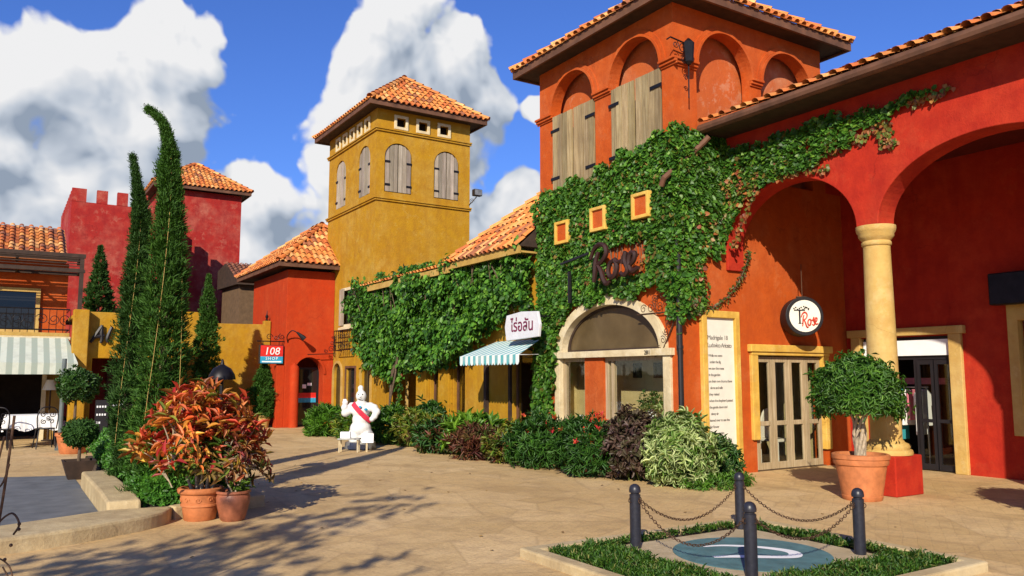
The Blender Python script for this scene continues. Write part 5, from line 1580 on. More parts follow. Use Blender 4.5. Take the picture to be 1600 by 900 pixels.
lv.add(rp, np.array([[0, 0, -1.0]]) + rr.normal(0, 0.6, rp.shape), np.array([[-1.0, 0, 0.3]]) + rr.normal(0, 0.3, rp.shape), 0.07, 0.055, pick(len(rp), RUST, None, 0.3, rr), shape='heart')
# the garland that hangs from the corner over the panel to the arch
gl = spline([(9.62, Y0 - 0.12, 2.86), (9.75, Y0 - 0.10, 2.72), (10.10, Y0 - 0.06, 2.78), (10.62, Y0 - 0.06, 3.10), (10.92, Y0 - 0.08, 3.50), (11.08, Y0 - 0.08, 3.86)], 14)
mbs.tube(gl, 0.010, 5)
gp = []
for p in gl:
    for k in range(5): gp.append((p.x + rr.normal(0, 0.025), p.y + rr.normal(0, 0.02), p.z + rr.normal(0, 0.025)))
gp = np.array(gp)
lv.add(gp, rr.normal(0, 1, gp.shape) + np.array([[0, 0, -0.6]]), np.array([[0, -1.0, 0.3]]) + rr.normal(0, 0.4, gp.shape), 0.055, 0.035, pick(len(gp), [(0.05, 0.10, 0.02), (0.10, 0.12, 0.03), (0.14, 0.06, 0.03)], None, 0.3, rr))
for k in range(40):
    y = rnd(9.8, 13.6); z0 = rnd(3.2, 4.0)
    mbs.tube(spline([(X0 - 0.02, y, z0), (X0 - 0.03, y + rnd(-.3, .3), z0 + 0.8), (X0 - 0.02, y + rnd(-.5, .5), z0 + rnd(1.2, 1.9))], 4), 0.010, 4)
for k in range(6): mbs.tube(spline([(X0 - 0.03, 13.4 + k * 0.05, 0.0), (X0 - 0.05, 13.35 + rnd(-.1, .2), 1.2), (X0 - 0.03, 13.3 + rnd(-.2, .3), 2.6), (X0 - 0.03, 12.8 + rnd(-.4, .6), 3.8)], 5), 0.016, 5)
lv.build('foliage', 'leaf', t)
mbs.build('stem', 'bark', t, smooth=True)

# larger leaved creeper over the wing
t = thing('creeper', 'glossy large leaved creeper hanging over the low wing and against the ochre tower', 'climbing plant', (9.2, 18.0, 0))
lv = Leaves()
PW_ = (lambda a, b, off: np.stack([9.36 - off, a, b], 1), (-1, 0, 0))
CR = [(0.050, 0.150, 0.016), (0.032, 0.098, 0.012), (0.090, 0.22, 0.022), (0.15, 0.31, 0.035), (0.022, 0.060, 0.010)]
body = [(13.75, 4.35), (15.0, 4.40), (16.5, 4.36), (18.0, 4.42), (19.5, 4.48), (21.0, 4.50), (22.3, 4.55), (23.3, 4.35), (23.9, 3.9), (23.2, 3.3), (22.9, 2.6), (22.2, 2.1), (21.3, 1.8), (20.3, 1.7), (19.6, 1.85), (18.9, 1.95), (18.2, 1.85), (17.3, 1.95), (16.5, 2.15), (15.9, 2.4), (15.2, 2.85), (14.0, 3.15), (13.75, 3.0)]
wall_leaves(lv, body, 950, PW_, 0.135, 0.092, CR, [4, 3, 4, 1.5, 1], depth=0.75, seed=41, rag=0.22, hole_amt=0.10, shape='oval', droop=0.9)
wall_leaves(lv, body, 330, (lambda a, b, off: np.stack([9.30 - off, a, b], 1), (-1, 0, 0)), 0.15, 0.10, CR, [2, 5, 2, 0.5, 3], depth=0.15, seed=42, rag=0.15, hole_amt=0.05, shape='oval')
for poly, s in (([(21.9, 2.6), (22.8, 2.5), (22.6, 1.9), (22.0, 1.75)], 43), ([(19.9, 2.2), (20.9, 2.2), (20.7, 1.2), (20.2, 1.0)], 44), ([(18.7, 2.4), (19.5, 2.4), (19.3, 1.7), (18.95, 1.6)], 45), ([(17.4, 2.5), (18.1, 2.5), (17.9, 1.9), (17.6, 1.85)], 46)):
    wall_leaves(lv, poly, 260, PW_, 0.13, 0.09, CR + [(0.25, 0.06, 0.02)], [3, 3, 2, 1, 1, 1.2], depth=0.35, seed=s, rag=0.15, hole_amt=0.2, shape='oval')
lv.build('foliage', 'leaf', t)
mbs = MB()
for k in range(26):
    y = rnd(14.2, 22.8)
    mbs.tube(spline([(9.30, y, rnd(2.5, 3.0)), (9.1, y + rnd(-.3, .3), 3.4), (9.0, y + rnd(-.5, .5), 4.3)], 5), 0.013, 5)
for k in range(4): mbs.tube(spline([(9.10, 20.35 + k * 0.07, 0), (9.05, 20.4 + rnd(-.1, .1), 0.9), (9.1, 20.3 + rnd(-.2, .2), 1.7), (9.2, 20.2 + rnd(-.6, .6), 2.6)], 6), 0.028, 6)
mbs.build('stem', 'bark', t, smooth=True)

# ------------------------------------------------------------------ cypresses
CYP = [(0.040, 0.105, 0.014), (0.028, 0.075, 0.010), (0.065, 0.150, 0.018), (0.050, 0.125, 0.016)]
CYD = [(0.020, 0.055, 0.010), (0.032, 0.080, 0.014), (0.045, 0.105, 0.018)]


def cypress(name, label, base, axis_pts, rad_pts, K, pal, group=None, seed=1, L=0.10, W=0.020, n=11, cat='tree', wire=False):
    """axis_pts: spine as (dx, dy, z); rad_pts: (z, radius)"""
    t = thing(name, label, cat, base, group)
    rng = np.random.default_rng(seed)
    sp = np.array([tuple(p) for p in spline(axis_pts, 12)])
    zmax = sp[:, 2].max()
    # sample by radius so that narrow tips keep their leaves
    s = np.linspace(0, 1, len(sp)); q = rng.uniform(0.01, 1, K) ** 0.9
    cx = np.interp(q, s, sp[:, 0]); cy = np.interp(q, s, sp[:, 1]); cz = np.interp(q, s, sp[:, 2])
    R = np.interp(cz, [p[0] for p in rad_pts], [p[1] for p in rad_pts])
    th = rng.uniform(0, 2 * np.pi, K)
    lump = 1 + 0.42 * (2 * vnoise(th * 1.4 + 5, cz * 2.6, seed) - 1) + 0.38 * (2 * vnoise(th * 3.5, cz * 8, seed + 1) - 1)
    spray = np.where(rng.uniform(0, 1, K) < 0.16, rng.uniform(1.05, 1.35, K), 1.0)
    rr_ = R * spray * lump * rng.uniform(0.35, 1.0, K) ** 0.5
    P = np.stack([base[0] + cx + rr_ * np.cos(th), base[1] + cy + rr_ * np.sin(th), base[2] + cz], 1)
    tan = np.gradient(sp, axis=0); tan = nrmz(tan)
    T = np.stack([np.interp(q, s, tan[:, i]) for i in range(3)], 1)
    A = T * 0.9 + np.stack([np.cos(th), np.sin(th), np.zeros(K)], 1) * 0.75 + rng.normal(0, 0.15, (K, 3))
    lv = Leaves()
    tip = np.interp(cz, [zmax * 0.80, zmax], [1.0, 0.0])
    thin = rng.uniform(0, 1, K) < 0.35 + 0.65 * tip
    lsc = np.interp(cz[thin], [zmax * 0.55, zmax * 0.85, zmax], [1.0, 0.62, 0.35])
    lv.rosettes(P[thin], A[thin], n, L * lsc, W * (0.4 + 0.6 * lsc), pal_fn(pal, None, 0.3, 0.6, rng), (0.15, 0.95), rng, jit=0.022, bend=0.1)
    lv.build('foliage', 'matte_leaf', t)
    mb = MB()
    tr = [(base[0] + p[0], base[1] + p[1], base[2] + p[2]) for p in sp[::4]]
    mb.tube(tr, [max(0.003, 0.06 * (1 - 1.15 * i / len(tr))) for i in range(len(tr))], 7)
    for k in range(36):
        i = rng.integers(2, int(len(sp) * 0.62)); p = sp[i]; a = rng.uniform(0, 6.28); r = np.interp(p[2], [x[0] for x in rad_pts], [x[1] for x in rad_pts]) * 0.7
        b = Vector((base[0] + p[0], base[1] + p[1], base[2] + p[2]))
        mb.tube([b, b + Vector((math.cos(a) * r, math.sin(a) * r, 0.28))], [0.012, 0.004], 4)
    mb.build('trunk', 'bark', t, smooth=True)
    if wire:
        mb = MB()
        for a in (3.7, 4.9):
            pts = []
            for p in sp[6:-14:3]:
                r = np.interp(p[2], [x[0] for x in rad_pts], [x[1] for x in rad_pts]) * 1.12
                aa = a + 0.25 * p[2]
                pts.append((base[0] + p[0] + r * math.cos(aa), base[1] + p[1] + r * math.sin(aa), base[2] + p[2]))
            mb.tube(pts, 0.0028, 4)
        mb.build('light_string', 'cream_trim', t)
    return t


rx, ry = 0.844, -0.537                                   # unit vector across the view
def ax(pts): return [(rx * a, ry * a, z) for a, z in pts]
cypress('cypress_tree', 'tallest cypress, its thin tip bent over to the left', (1.74, 10.98, 0.12), ax([(0, 0), (0, 1.3), (-0.01, 2.6), (-0.02, 3.7), (-0.04, 4.25), (-0.09, 4.65), (-0.19, 4.88), (-0.36, 5.02)]),
        [(0, 0.25), (0.5, 0.29), (1.3, 0.28), (2.2, 0.225), (2.9, 0.18), (3.6, 0.135), (4.1, 0.10), (4.4, 0.065), (4.6, 0.03), (4.85, 0.010), (5.04, 0.003)], 6500, CYP, 'cypresses in the raised planter', 51, L=0.085, W=0.017, wire=True)
cypress('cypress_tree', 'darker slimmer cypress just left of the tallest one', (1.60, 12.75, 0.12), ax([(-0.06, 0), (-0.04, 1.3), (0, 2.6), (0.02, 3.5), (-0.01, 4.0), (-0.08, 4.45), (-0.15, 4.80)]),
        [(0, 0.14), (0.5, 0.155), (1.4, 0.155), (2.4, 0.135), (3.2, 0.105), (3.8, 0.085), (4.1, 0.045), (4.45, 0.015), (4.8, 0.003)], 4600, CYD, 'cypresses in the raised planter', 52, L=0.085, W=0.017, wire=True)
m = MB(); m.tube([(1.86, 12.0, 0.13), (1.86, 12.0, 4.6)], 0.013, 8); m.lathe([(0.02, 0), (0.0, 0.06)], (1.86, 12.0, 4.6), 8)
tag(rebase(m.build('thin_pole', 'galvanised', smooth=True), (1.86, 12.0, 0.13)), 'thin grey pole rising between the two cypresses', 'pole')
cypress('conifer_tree', 'small conifer before the crimson battlement wall above the entrance block', (2.85, 32.2, 0), ax([(0, 0), (0, 3.0), (0, 5.0), (-0.05, 6.35)]), [(0, 0.6), (2.5, 0.62), (4.2, 0.42), (5.4, 0.22), (6.35, 0.02)], 1600, CYD, None, 54, L=0.2, W=0.05)
cypress('conifer_tree', 'slim conifer right of the tallest cypress, before the garden wall', (5.25, 25.6, 0), ax([(0, 0), (0, 2.0), (0, 3.6), (-0.02, 4.75)]), [(0, 0.30), (1, 0.33), (2.6, 0.26), (3.8, 0.17), (4.75, 0.015)], 1600, CYP, None, 55, L=0.13, W=0.035)
t = cypress('potted_conifer', 'cone shaped conifer in a pale stone pot beside the vermilion shop', (7.25, 26.4, 0.30), ax([(0, 0), (0, 1.0), (0, 1.86)]), [(0, 0.30), (0.4, 0.37), (1.0, 0.28), (1.5, 0.15), (1.86, 0.01)], 1300, CYP, None, 56, L=0.11, W=0.03, cat='potted tree')
m = MB(); m.lathe([(0.14, 0), (0.17, 0.02), (0.23, 0.34), (0.25, 0.36), (0.25, 0.40), (0.20, 0.40), (0.19, 0.34)], (7.25, 26.4, 0), 20); m.build('pot', 'cream_trim', t, smooth=True)

# ------------------------------------------------------------------ clipped hedge in the planter
t = thing('hedge', 'low bright green clipped hedge in the raised planter below the cypresses', 'hedge', (1.95, 13.5, 0.13))
rng = np.random.default_rng(61); lv = Leaves(); K = 9500
a = rng.uniform(0, 1, K); yy = 10.42 + a * 6.6; ww = 0.47 + 0.05 * np.sin(yy * 3)
th = rng.uniform(0, np.pi, K); q = rng.uniform(0.72, 1.0, K)
hh = 0.52 + 0.05 * np.sin(yy * 2.2 + 1); lum = 1 + 0.16 * (2 * vnoise(yy * 2.5, th * 2.5, 7) - 1)
endf = np.sqrt(np.clip(1 - ((0.30 - (yy - 10.42)) / 0.30).clip(0, 1) ** 2, 0.05, 1))
P = np.stack([1.97 + np.cos(th) * ww * q * lum * endf * 0.98, yy, 0.14 + np.sin(th) ** 0.55 * hh * q * lum * endf], 1)
A = np.stack([np.cos(th), -0.25 + rng.normal(0, 0.2, K), np.sin(th) + 0.1], 1)
Ke = 1500
th2 = rng.uniform(0, np.pi, Ke); rad = np.sqrt(rng.uniform(0, 1, Ke))
Pe = np.stack([1.97 + np.cos(th2) * 0.48 * rad, 10.48 - 0.14 * np.sqrt(np.clip(1 - rad ** 2, 0, 1)) + rng.normal(0, 0.02, Ke), 0.15 + np.sin(th2) ** 0.6 * 0.52 * rad], 1)
P = np.concatenate([P, Pe]); A = np.concatenate([A, np.stack([np.cos(th2) * 0.3, -np.ones(Ke), 0.3 + 0 * th2], 1)])
lv.rosettes(P, A, 4, 0.052, 0.034, pal_fn([(0.045, 0.150, 0.016), (0.030, 0.100, 0.012), (0.080, 0.22, 0.022), (0.11, 0.28, 0.03)], [4, 3, 3, 1], 0.3, 0.4, rng), (0.3, 1.2), rng, jit=0.02, shape='oval')
lv.build('foliage', 'leaf', t)
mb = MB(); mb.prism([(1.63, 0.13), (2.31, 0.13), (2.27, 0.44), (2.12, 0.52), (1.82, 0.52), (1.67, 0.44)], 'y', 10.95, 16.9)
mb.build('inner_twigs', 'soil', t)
# low clipped mound behind the big cypress foot
bush('clipped_shrub', 'bright green rounded shrub at the foot of the tallest cypress', (1.74, 10.92, 0.50), (0.34, 0.34, 0.42), 900, 6, 0.075, 0.018, CYP + [(0.09, 0.21, 0.02)], None, (0.2, 0.9), seed=62, mat='matte_leaf')

# ------------------------------------------------------------------ croton in its terracotta pot
def pot(parent, c, prof, mat, soil_r, soil_z, deco=None, name='pot'):
    m = MB(); m.lathe(prof, c, 36, cap=False); m.lathe([(prof[0][0], 0.004), (0.001, 0.004)], c, 36, cap=False)
    p = m.build(name, mat, parent, smooth=True, angle=40)
    m = MB(); m.lathe([(soil_r, soil_z), (soil_r * 0.5, soil_z + 0.02), (0.001, soil_z + 0.025)], c, 20, cap=False); m.build('soil', 'soil', p, smooth=True)
    if deco:
        m = MB(); deco(m); m.build('relief', mat, p, smooth=True)
    return p


CRO = [(0.66, 0.12, 0.030), (0.74, 0.28, 0.06), (0.50, 0.035, 0.035), (0.26, 0.022, 0.022), (0.74, 0.48, 0.07), (0.20, 0.22, 0.03), (0.10, 0.16, 0.02), (0.55, 0.22, 0.12)]
CRD = [(0.30, 0.045, 0.040), (0.16, 0.030, 0.030), (0.12, 0.13, 0.025), (0.42, 0.20, 0.06), (0.08, 0.13, 0.02), (0.45, 0.24, 0.16), (0.20, 0.02, 0.02)]
t = thing('croton_shrub', 'big red and orange croton in the lighter terracotta pot with scroll relief', 'potted plant', (2.05, 9.98, 0))
c = (2.05, 9.98, 0)
def relief(m):
    for k in range(10):
        a0 = k * 2 * math.pi / 10
        pl = lambda a, b, a0=a0: (c[0] + (0.205 + 0.12 * (b - 0.17)) * math.cos(a0 + a / 0.21), c[1] + (0.205 + 0.12 * (b - 0.17)) * math.sin(a0 + a / 0.21), b)
        scroll(m, (0, 0.245), 0.035, pl, turns=1.1, n=12, t=0.007, flip=(-1) ** k)
pot(t, c, [(0.165, 0.0), (0.175, 0.01), (0.200, 0.16), (0.215, 0.165), (0.215, 0.185), (0.205, 0.19), (0.222, 0.30), (0.245, 0.31), (0.255, 0.33), (0.255, 0.36), (0.24, 0.37), (0.215, 0.37), (0.205, 0.30)], 'terracotta', 0.21, 0.32, relief)
rng = np.random.default_rng(71)
tips = []
mb = MB()
def limb(p0, p1, r0, r1):
    mid = (Vector(p0) + Vector(p1)) / 2 + Vector((rng.normal(0, .03), rng.normal(0, .03), 0.04)); mb.tube(spline([p0, mid, p1], 4), [r0 + (r1 - r0) * i / 8 for i in range(9)], 6)
def across(a, d, z): return (c[0] + rx * a * 0.87 + 0.537 * d, c[1] + ry * a * 0.87 + 0.844 * d, 0.3 + (z - 0.3) * 0.97)
for a0, z0 in ((-0.45, 0.85), (-0.15, 0.95), (0.1, 0.95), (0.35, 0.9), (0.55, 0.85), (0.0, 0.8)):
    d0 = rng.uniform(-0.15, 0.2); b = across(a0 * 0.25, d0 * .2, 0.33); e = across(a0 * 0.8, d0, z0 - 0.12); limb(b, e, 0.02, 0.012)
    for k in range(9):
        tp = across(a0 + rng.normal(0, 0.14), d0 + rng.normal(0, 0.25), z0 + rng.uniform(-0.25, 0.5)); limb(e, tp, 0.010, 0.005); tips.append(tp)
for a, z in ((-0.72, 0.92), (-0.78, 0.78), (-0.66, 0.72), (-0.60, 0.98), (-0.70, 0.84), (0.62, 1.05), (0.70, 1.15), (0.60, 1.25), (0.40, 1.38), (0.20, 1.48), (0.05, 1.52), (-0.12, 1.5), (-0.3, 1.42), (-0.38, 1.32), (0.52, 0.75), (0.62, 0.9), (-0.1, 1.3), (0.3, 1.25), (-0.25, 1.12), (0.1, 1.15), (-0.05, 1.0), (0.35, 1.08), (-0.45, 1.15)):
    d = rng.normal(0, 0.16); tp = across(a, d, z); limb(across(a * 0.55, d * .5, z - 0.35), tp, 0.008, 0.004); tips.append(tp)
for k in range(18): tips.append(across(rng.uniform(-0.5, 0.5), rng.uniform(-0.5, 0.0), rng.uniform(0.85, 1.4)))
tips = np.array(tips)
A = tips - np.array([c[0], c[1], 0.55]); A = nrmz(A) + np.array([0, 0, 0.5])
lv = Leaves()
lv.rosettes(tips, A, 17, 0.165, 0.050, pal_fn(CRO, [6, 3, 5, 3.0, 1.8, 1.8, 1.6, 2.0], 0.35, 0.40, rng), (0.25, 1.7), rng, jit=0.045, bend=0.35)
low = np.array([across(rng.uniform(-0.22, 0.38), rng.uniform(-0.35, 0.25), rng.uniform(0.55, 0.95)) for _ in range(120)])
lv.rosettes(low, nrmz(low - np.array([c[0], c[1], 0.4])) + np.array([0, 0, .3]), 8, 0.13, 0.045, pal_fn([(0.10, 0.18, 0.02), (0.05, 0.11, 0.015), (0.30, 0.25, 0.04), (0.25, 0.09, 0.04)], [3, 4, 1, 1], 0.3, 0.5, rng), (0.4, 1.5), rng, bend=0.35)
lv.build('foliage', 'leaf', t); mb.build('stem', 'pale_bark', t, smooth=True)

t = thing('croton_shrub', 'smaller dark red leaved croton in the glazed brown pot', 'potted plant', (2.36, 9.72, 0))
c = (2.36, 9.72, 0)
pot(t, c, [(0.12, 0.0), (0.14, 0.02), (0.185, 0.20), (0.19, 0.27), (0.175, 0.30), (0.195, 0.315), (0.195, 0.34), (0.17, 0.34), (0.16, 0.29)], 'terracotta_dark', 0.165, 0.30)
mb = MB(); tips = []
for a0, z0 in ((-0.1, 0.65), (0.1, 0.7), (0.2, 0.6)):
    b = across(a0 * 0.2, 0, 0.3); e = across(a0, 0, z0); limb(b, e, 0.014, 0.009)
    for k in range(10):
        tp = across(a0 + float(np.clip(rng.normal(0.02, 0.13), -0.22, 0.22)), float(np.clip(rng.normal(0, 0.13), -0.25, 0.25)), z0 + rng.uniform(-0.15, 0.4)); limb(e, tp, 0.008, 0.004); tips.append(tp)
tips = np.array(tips); lv = Leaves()
lv.rosettes(tips, nrmz(tips - np.array([c[0], c[1], 0.5])) + np.array([0, 0, .3]), 13, 0.11, 0.038, pal_fn(CRD, None, 0.3, 0.5, rng), (0.3, 1.5), rng, bend=0.4)
low = np.array([across(rng.uniform(-0.05, 0.22), rng.uniform(-0.1, 0.1), rng.uniform(0.33, 0.45)) for _ in range(12)])
lv.rosettes(low, np.array([[0.4, -.3, 1.0]] * 12), 7, 0.075, 0.04, pal_fn([(0.16, 0.26, 0.04), (0.09, 0.17, 0.02)], None, 0.3, 0.5, rng), (0.4, 1.4), rng)
lv.build('foliage', 'leaf', t); mb.build('stem', 'pale_bark', t, smooth=True)

# ------------------------------------------------------------------ potted umbrella tree before the column
def umbrella_tree(label, c, seed):
    t = thing('potted_tree', label, 'potted tree', c, 'round headed trees in big terracotta pots')
    pot(t, c, [(0.245, 0.0), (0.255, 0.015), (0.265, 0.06), (0.258, 0.065), (0.325, 0.46), (0.345, 0.47), (0.355, 0.50), (0.355, 0.54), (0.37, 0.55), (0.37, 0.60), (0.35, 0.61), (0.32, 0.61), (0.31, 0.50)], 'terracotta', 0.31, 0.55)
    rng = np.random.default_rng(seed); mb = MB()
    for k in range(7):
        a = k * 0.9; b = Vector((c[0] + 0.05 * math.cos(a), c[1] + 0.05 * math.sin(a), 0.54))
        mid = Vector((c[0] + 0.07 * math.cos(a + 1.5), c[1] + 0.07 * math.sin(a + 1.5), 0.85)); e = Vector((c[0] + 0.10 * math.cos(a + 2.6), c[1] + 0.10 * math.sin(a + 2.6), 1.12)); f = Vector((c[0] + 0.42 * math.cos(a + 2.6), c[1] + 0.42 * math.sin(a + 2.6), 1.42))
        mb.tube(spline([b, mid, e, f], 5), [0.034 - 0.0016 * i for i in range(16)], 7)
    for k in range(40):
        a = rng.uniform(0, 6.28); r = rng.uniform(0.2, 0.55)
        mb.tube([(c[0] + 0.1 * math.cos(a), c[1] + 0.1 * math.sin(a), 1.12), (c[0] + r * math.cos(a), c[1] + r * math.sin(a), rng.uniform(1.28, 1.65))], [0.012, 0.004], 5)
    mb.build('trunk', 'pale_bark', t, smooth=True)
    K = 2300; d = nrmz(rng.normal(0, 1, (K * 2, 3))); d = d[d[:, 2] > -0.35][:K]; K = len(d)
    rad = rng.uniform(0.5, 1.0, K) ** 0.4; thh = np.arctan2(d[:, 1], d[:, 0])
    k_ = 1 + 0.12 * (2 * vnoise(thh * 2 + 9, d[:, 2] * 4 + 3, seed) - 1)
    P = np.array([c[0], c[1], 1.42]) + d * np.stack([0.51 + 0 * rad, 0.51 + 0 * rad, np.where(d[:, 2] > 0, 0.46, 0.80)], 1) * (rad * k_)[:, None]
    lv = Leaves()
    stray = (rng.uniform(0, 1, K) < 0.05) * rng.uniform(0.04, 0.16, K); P = P + d * stray[:, None]
    A = d + np.array([0, 0, 0.1])
    lv.rosettes(P, A, 6, 0.088, 0.026, pal_fn([(0.045, 0.130, 0.015), (0.030, 0.085, 0.012), (0.080, 0.19, 0.02), (0.13, 0.26, 0.03)], [4, 3, 3, 1], 0.3, 0.5, rng), (0.4, 1.4), rng, jit=0.03, bend=0.4)
    lv.build('foliage', 'leaf', t)
    return t


T1 = umbrella_tree('round headed green tree in a big terracotta pot before the cream column', (9.92, 6.78, 0), 81)
dup(T1, (9.95, 3.62, 0), rotz=1.3, label='round headed potted tree just beyond the right edge, only its shadow reaching in')

# ------------------------------------------------------------------ shrubs along the shop fronts
LILY = [(0.10, 0.24, 0.02), (0.06, 0.16, 0.016), (0.16, 0.32, 0.035), (0.04, 0.11, 0.014)]
DKG = [(0.035, 0.105, 0.020), (0.022, 0.066, 0.014), (0.055, 0.15, 0.022)]
YEL = [(0.26, 0.30, 0.03), (0.12, 0.22, 0.02), (0.36, 0.34, 0.05), (0.06, 0.13, 0.02)]
RED = [(0.16, 0.045, 0.030), (0.09, 0.030, 0.028), (0.24, 0.10, 0.05), (0.07, 0.10, 0.02)]
PUR = [(0.085, 0.045, 0.035), (0.050, 0.024, 0.026), (0.13, 0.085, 0.055), (0.07, 0.070, 0.03)]
VAR = [(0.42, 0.50, 0.20), (0.56, 0.60, 0.30), (0.14, 0.26, 0.04), (0.08, 0.17, 0.025)]
G1 = 'shrubs along the shop fronts'
bush('shrub', 'bright green strappy shrub before the arched doorway', (7.9, 22.1, 0), (0.62, 0.62, 0.38), 260, 9, 0.24, 0.030, LILY, None, (0.2, 1.1), G1, seed=101)
bush('shrub', 'yellow green strappy shrub just left of the white figure', (8.15, 20.6, 0), (0.5, 0.5, 0.36), 200, 9, 0.22, 0.034, LILY + YEL, None, (0.2, 1.1), G1, seed=102)
bush('shrub', 'leafy green shrub just right of the white figure', (8.25, 18.5, 0), (0.62, 0.65, 0.42), 320, 9, 0.20, 0.036, LILY + DKG, None, (0.2, 1.2), G1, seed=103)
bush('shrub', 'yellow speckled croton behind the two white rabbits', (8.45, 17.6, 0), (0.42, 0.42, 0.40), 150, 10, 0.19, 0.04, YEL + RED, [3, 3, 2, 2, .6, .4, .8, .5], (0.2, 1.2), G1, seed=104)
bush('shrub', 'dark green tall shrub against the first yellow pillar', (8.95, 17.9, 0), (0.45, 0.5, 0.50), 240, 8, 0.17, 0.045, DKG, None, (0.3, 1.3), G1, seed=105)
bush('shrub', 'dark green broad leaved shrub right of the white rabbits', (8.20, 15.75, 0), (0.52, 0.55, 0.34), 220, 8, 0.20, 0.05, DKG + RED[:1], None, (0.2, 1.2), G1, seed=106)
bush('shrub', 'lime green broad leaved shrub before the yellow wall', (8.55, 15.0, 0), (0.5, 0.6, 0.40), 150, 9, 0.28, 0.07, [(0.14, 0.30, 0.02), (0.22, 0.38, 0.04), (0.06, 0.16, 0.02)], None, (0.2, 1.0), G1, seed=107)
bush('shrub', 'dark red strappy shrub low before the yellow wall', (8.18, 14.25, 0), (0.46, 0.5, 0.30), 190, 11, 0.19, 0.030, RED, None, (0.2, 1.2), G1, seed=108)
bush('shrub', 'cream and brown mottled shrub between the dark red and the red flowered ones', (8.35, 13.3, 0), (0.42, 0.42, 0.36), 170, 9, 0.17, 0.036, RED + YEL, None, (0.2, 1.2), G1, seed=109)


def spikes(n, h, col=(0.75, 0.05, 0.02)):
    def f(lv, rng, ctr):
        K = n
        p = np.stack([ctr[0] + rng.normal(0, 0.25, K), ctr[1] + rng.normal(0, 0.25, K), ctr[2] + rng.uniform(0.15, h, K)], 1)
        lv.rosettes(p, np.array([[0, 0, 1.0]] * K) + rng.normal(0, 0.1, (K, 3)), 12, 0.055, 0.024, pal_fn([col, (0.6, 0.03, 0.05), (0.8, 0.16, 0.05)], None, 0.2, 0.4, rng), (0.1, 0.8), rng, jit=0.022)
    return f
bush('shrub', 'dense deep green shrub with small red blooms left of the big window', (8.42, 12.25, 0), (0.56, 0.62, 0.46), 520, 8, 0.135, 0.026, DKG + LILY[1:2], None, (0.2, 1.3), G1, seed=110, extra=spikes(14, 0.5))
bush('shrub', 'deep green shrub with tall red flower spikes under the big window', (8.45, 10.85, 0), (0.56, 0.62, 0.46), 520, 8, 0.135, 0.026, DKG + LILY[1:2], None, (0.2, 1.3), G1, seed=111, extra=spikes(16, 0.6))
bush('shrub', 'purple brown leaved shrub left of the variegated one', (8.72, 9.95, 0), (0.46, 0.50, 0.54), 560, 8, 0.115, 0.045, PUR, None, (0.3, 1.4), G1, seed=112, shape='oval')
bush('shrub', 'big cream and green variegated shrub at the tower corner', (8.76, 9.06, 0), (0.46, 0.46, 0.54), 620, 9, 0.125, 0.030, VAR, [4, 3, 2, 2], (0.3, 1.4), G1, seed=113, bend=0.5)
bush('shrub', 'small dark green shrub with pale edges before the poem panel', (9.55, 9.00, 0), (0.33, 0.33, 0.34), 260, 8, 0.11, 0.028, DKG + [(0.25, 0.34, 0.10)], [4, 3, 3, 1], (0.3, 1.4), G1, seed=114)
bush('shrub', 'low bright green ground cover before the poem panel', (9.20, 8.68, 0), (0.62, 0.36, 0.09), 420, 7, 0.07, 0.016, LILY, None, (0.2, 1.2), G1, seed=115)

# ------------------------------------------------------------------ white statue, stool and small signs
t = thing('statue', 'white plump waving statue with hair bun and crimson sash', 'statue', (7.05, 17.55, 0))
c = Vector((7.05, 17.55, 0))
R_ = Vector((rx, ry, 0)); Fv = Vector((-0.537, -0.844, 0))
def at(a, z, d=0.0): return c + R_ * a * 0.86 + Fv * d + Vector((0, 0, z))
m = MB(); m.lathe([(0.34, 0), (0.36, 0.02), (0.34, 0.16), (0.30, 0.17)], c, 24); m.build('plinth', 'galvanised', t, smooth=True)
m = MB()
def blob(p, r, n=18, k=12): m.ball(p, r, n, k)
blob(at(0, 0.46), (0.25, 0.22, 0.20)); blob(at(0, 0.66), (0.20, 0.18, 0.20)); blob(at(0, 0.86), (0.22, 0.19, 0.18)); blob(at(0, 1.00), (0.17, 0.15, 0.10)); blob(at(0, 1.07), (0.075, 0.075, 0.06))
blob(at(-0.14, 0.30, .02), (0.18, 0.17, 0.17)); blob(at(0.15, 0.30, .02), (0.18, 0.17, 0.17)); blob(at(-0.15, 0.20, .08), (0.12, 0.15, 0.08)); blob(at(0.16, 0.20, .08), (0.12, 0.15, 0.08))
blob(at(0, 1.20, .02), (0.125, 0.12, 0.135)); blob(at(0.0, 1.17, .07), (0.09, 0.07, 0.08)); blob(at(0.0, 1.19, .16), 0.025)
blob(at(-0.02, 1.375), (0.068, 0.068, 0.075))
for s, pts in ((-1, [(-0.24, 0.95, 0), (-0.34, 0.86, .05), (-0.40, 0.82, .08), (-0.42, 0.94, .10), (-0.41, 1.05, .10)]), (1, [(0.24, 0.95, 0), (0.35, 0.92, .02), (0.42, 0.84, .04), (0.38, 0.74, .08), (0.32, 0.68, .12)])):
    for (a, z, d), q in zip(pts, (0.11, 0.10, 0.095, 0.08, 0.065)): blob(at(a, z, d), q)
for k in range(4): m.tube([at(-0.41 + (k - 1.5) * 0.022, 1.07, .10), at(-0.41 + (k - 1.5) * 0.036, 1.15 - 0.01 * abs(k - 1.5), .10)], [0.018, 0.012], 8)
m.tube([at(-0.37, 1.03, .11), at(-0.32, 1.08, .12)], [0.02, 0.013], 8)
b = m.build('body', 'statue_white', t, smooth=True)
rm = b.modifiers.new('remesh', 'REMESH'); rm.mode = 'VOXEL'; rm.voxel_size = 0.018; rm.use_smooth_shade = True
sm = b.modifiers.new('smooth', 'SMOOTH'); sm.factor = 0.6; sm.iterations = 4
m = MB()
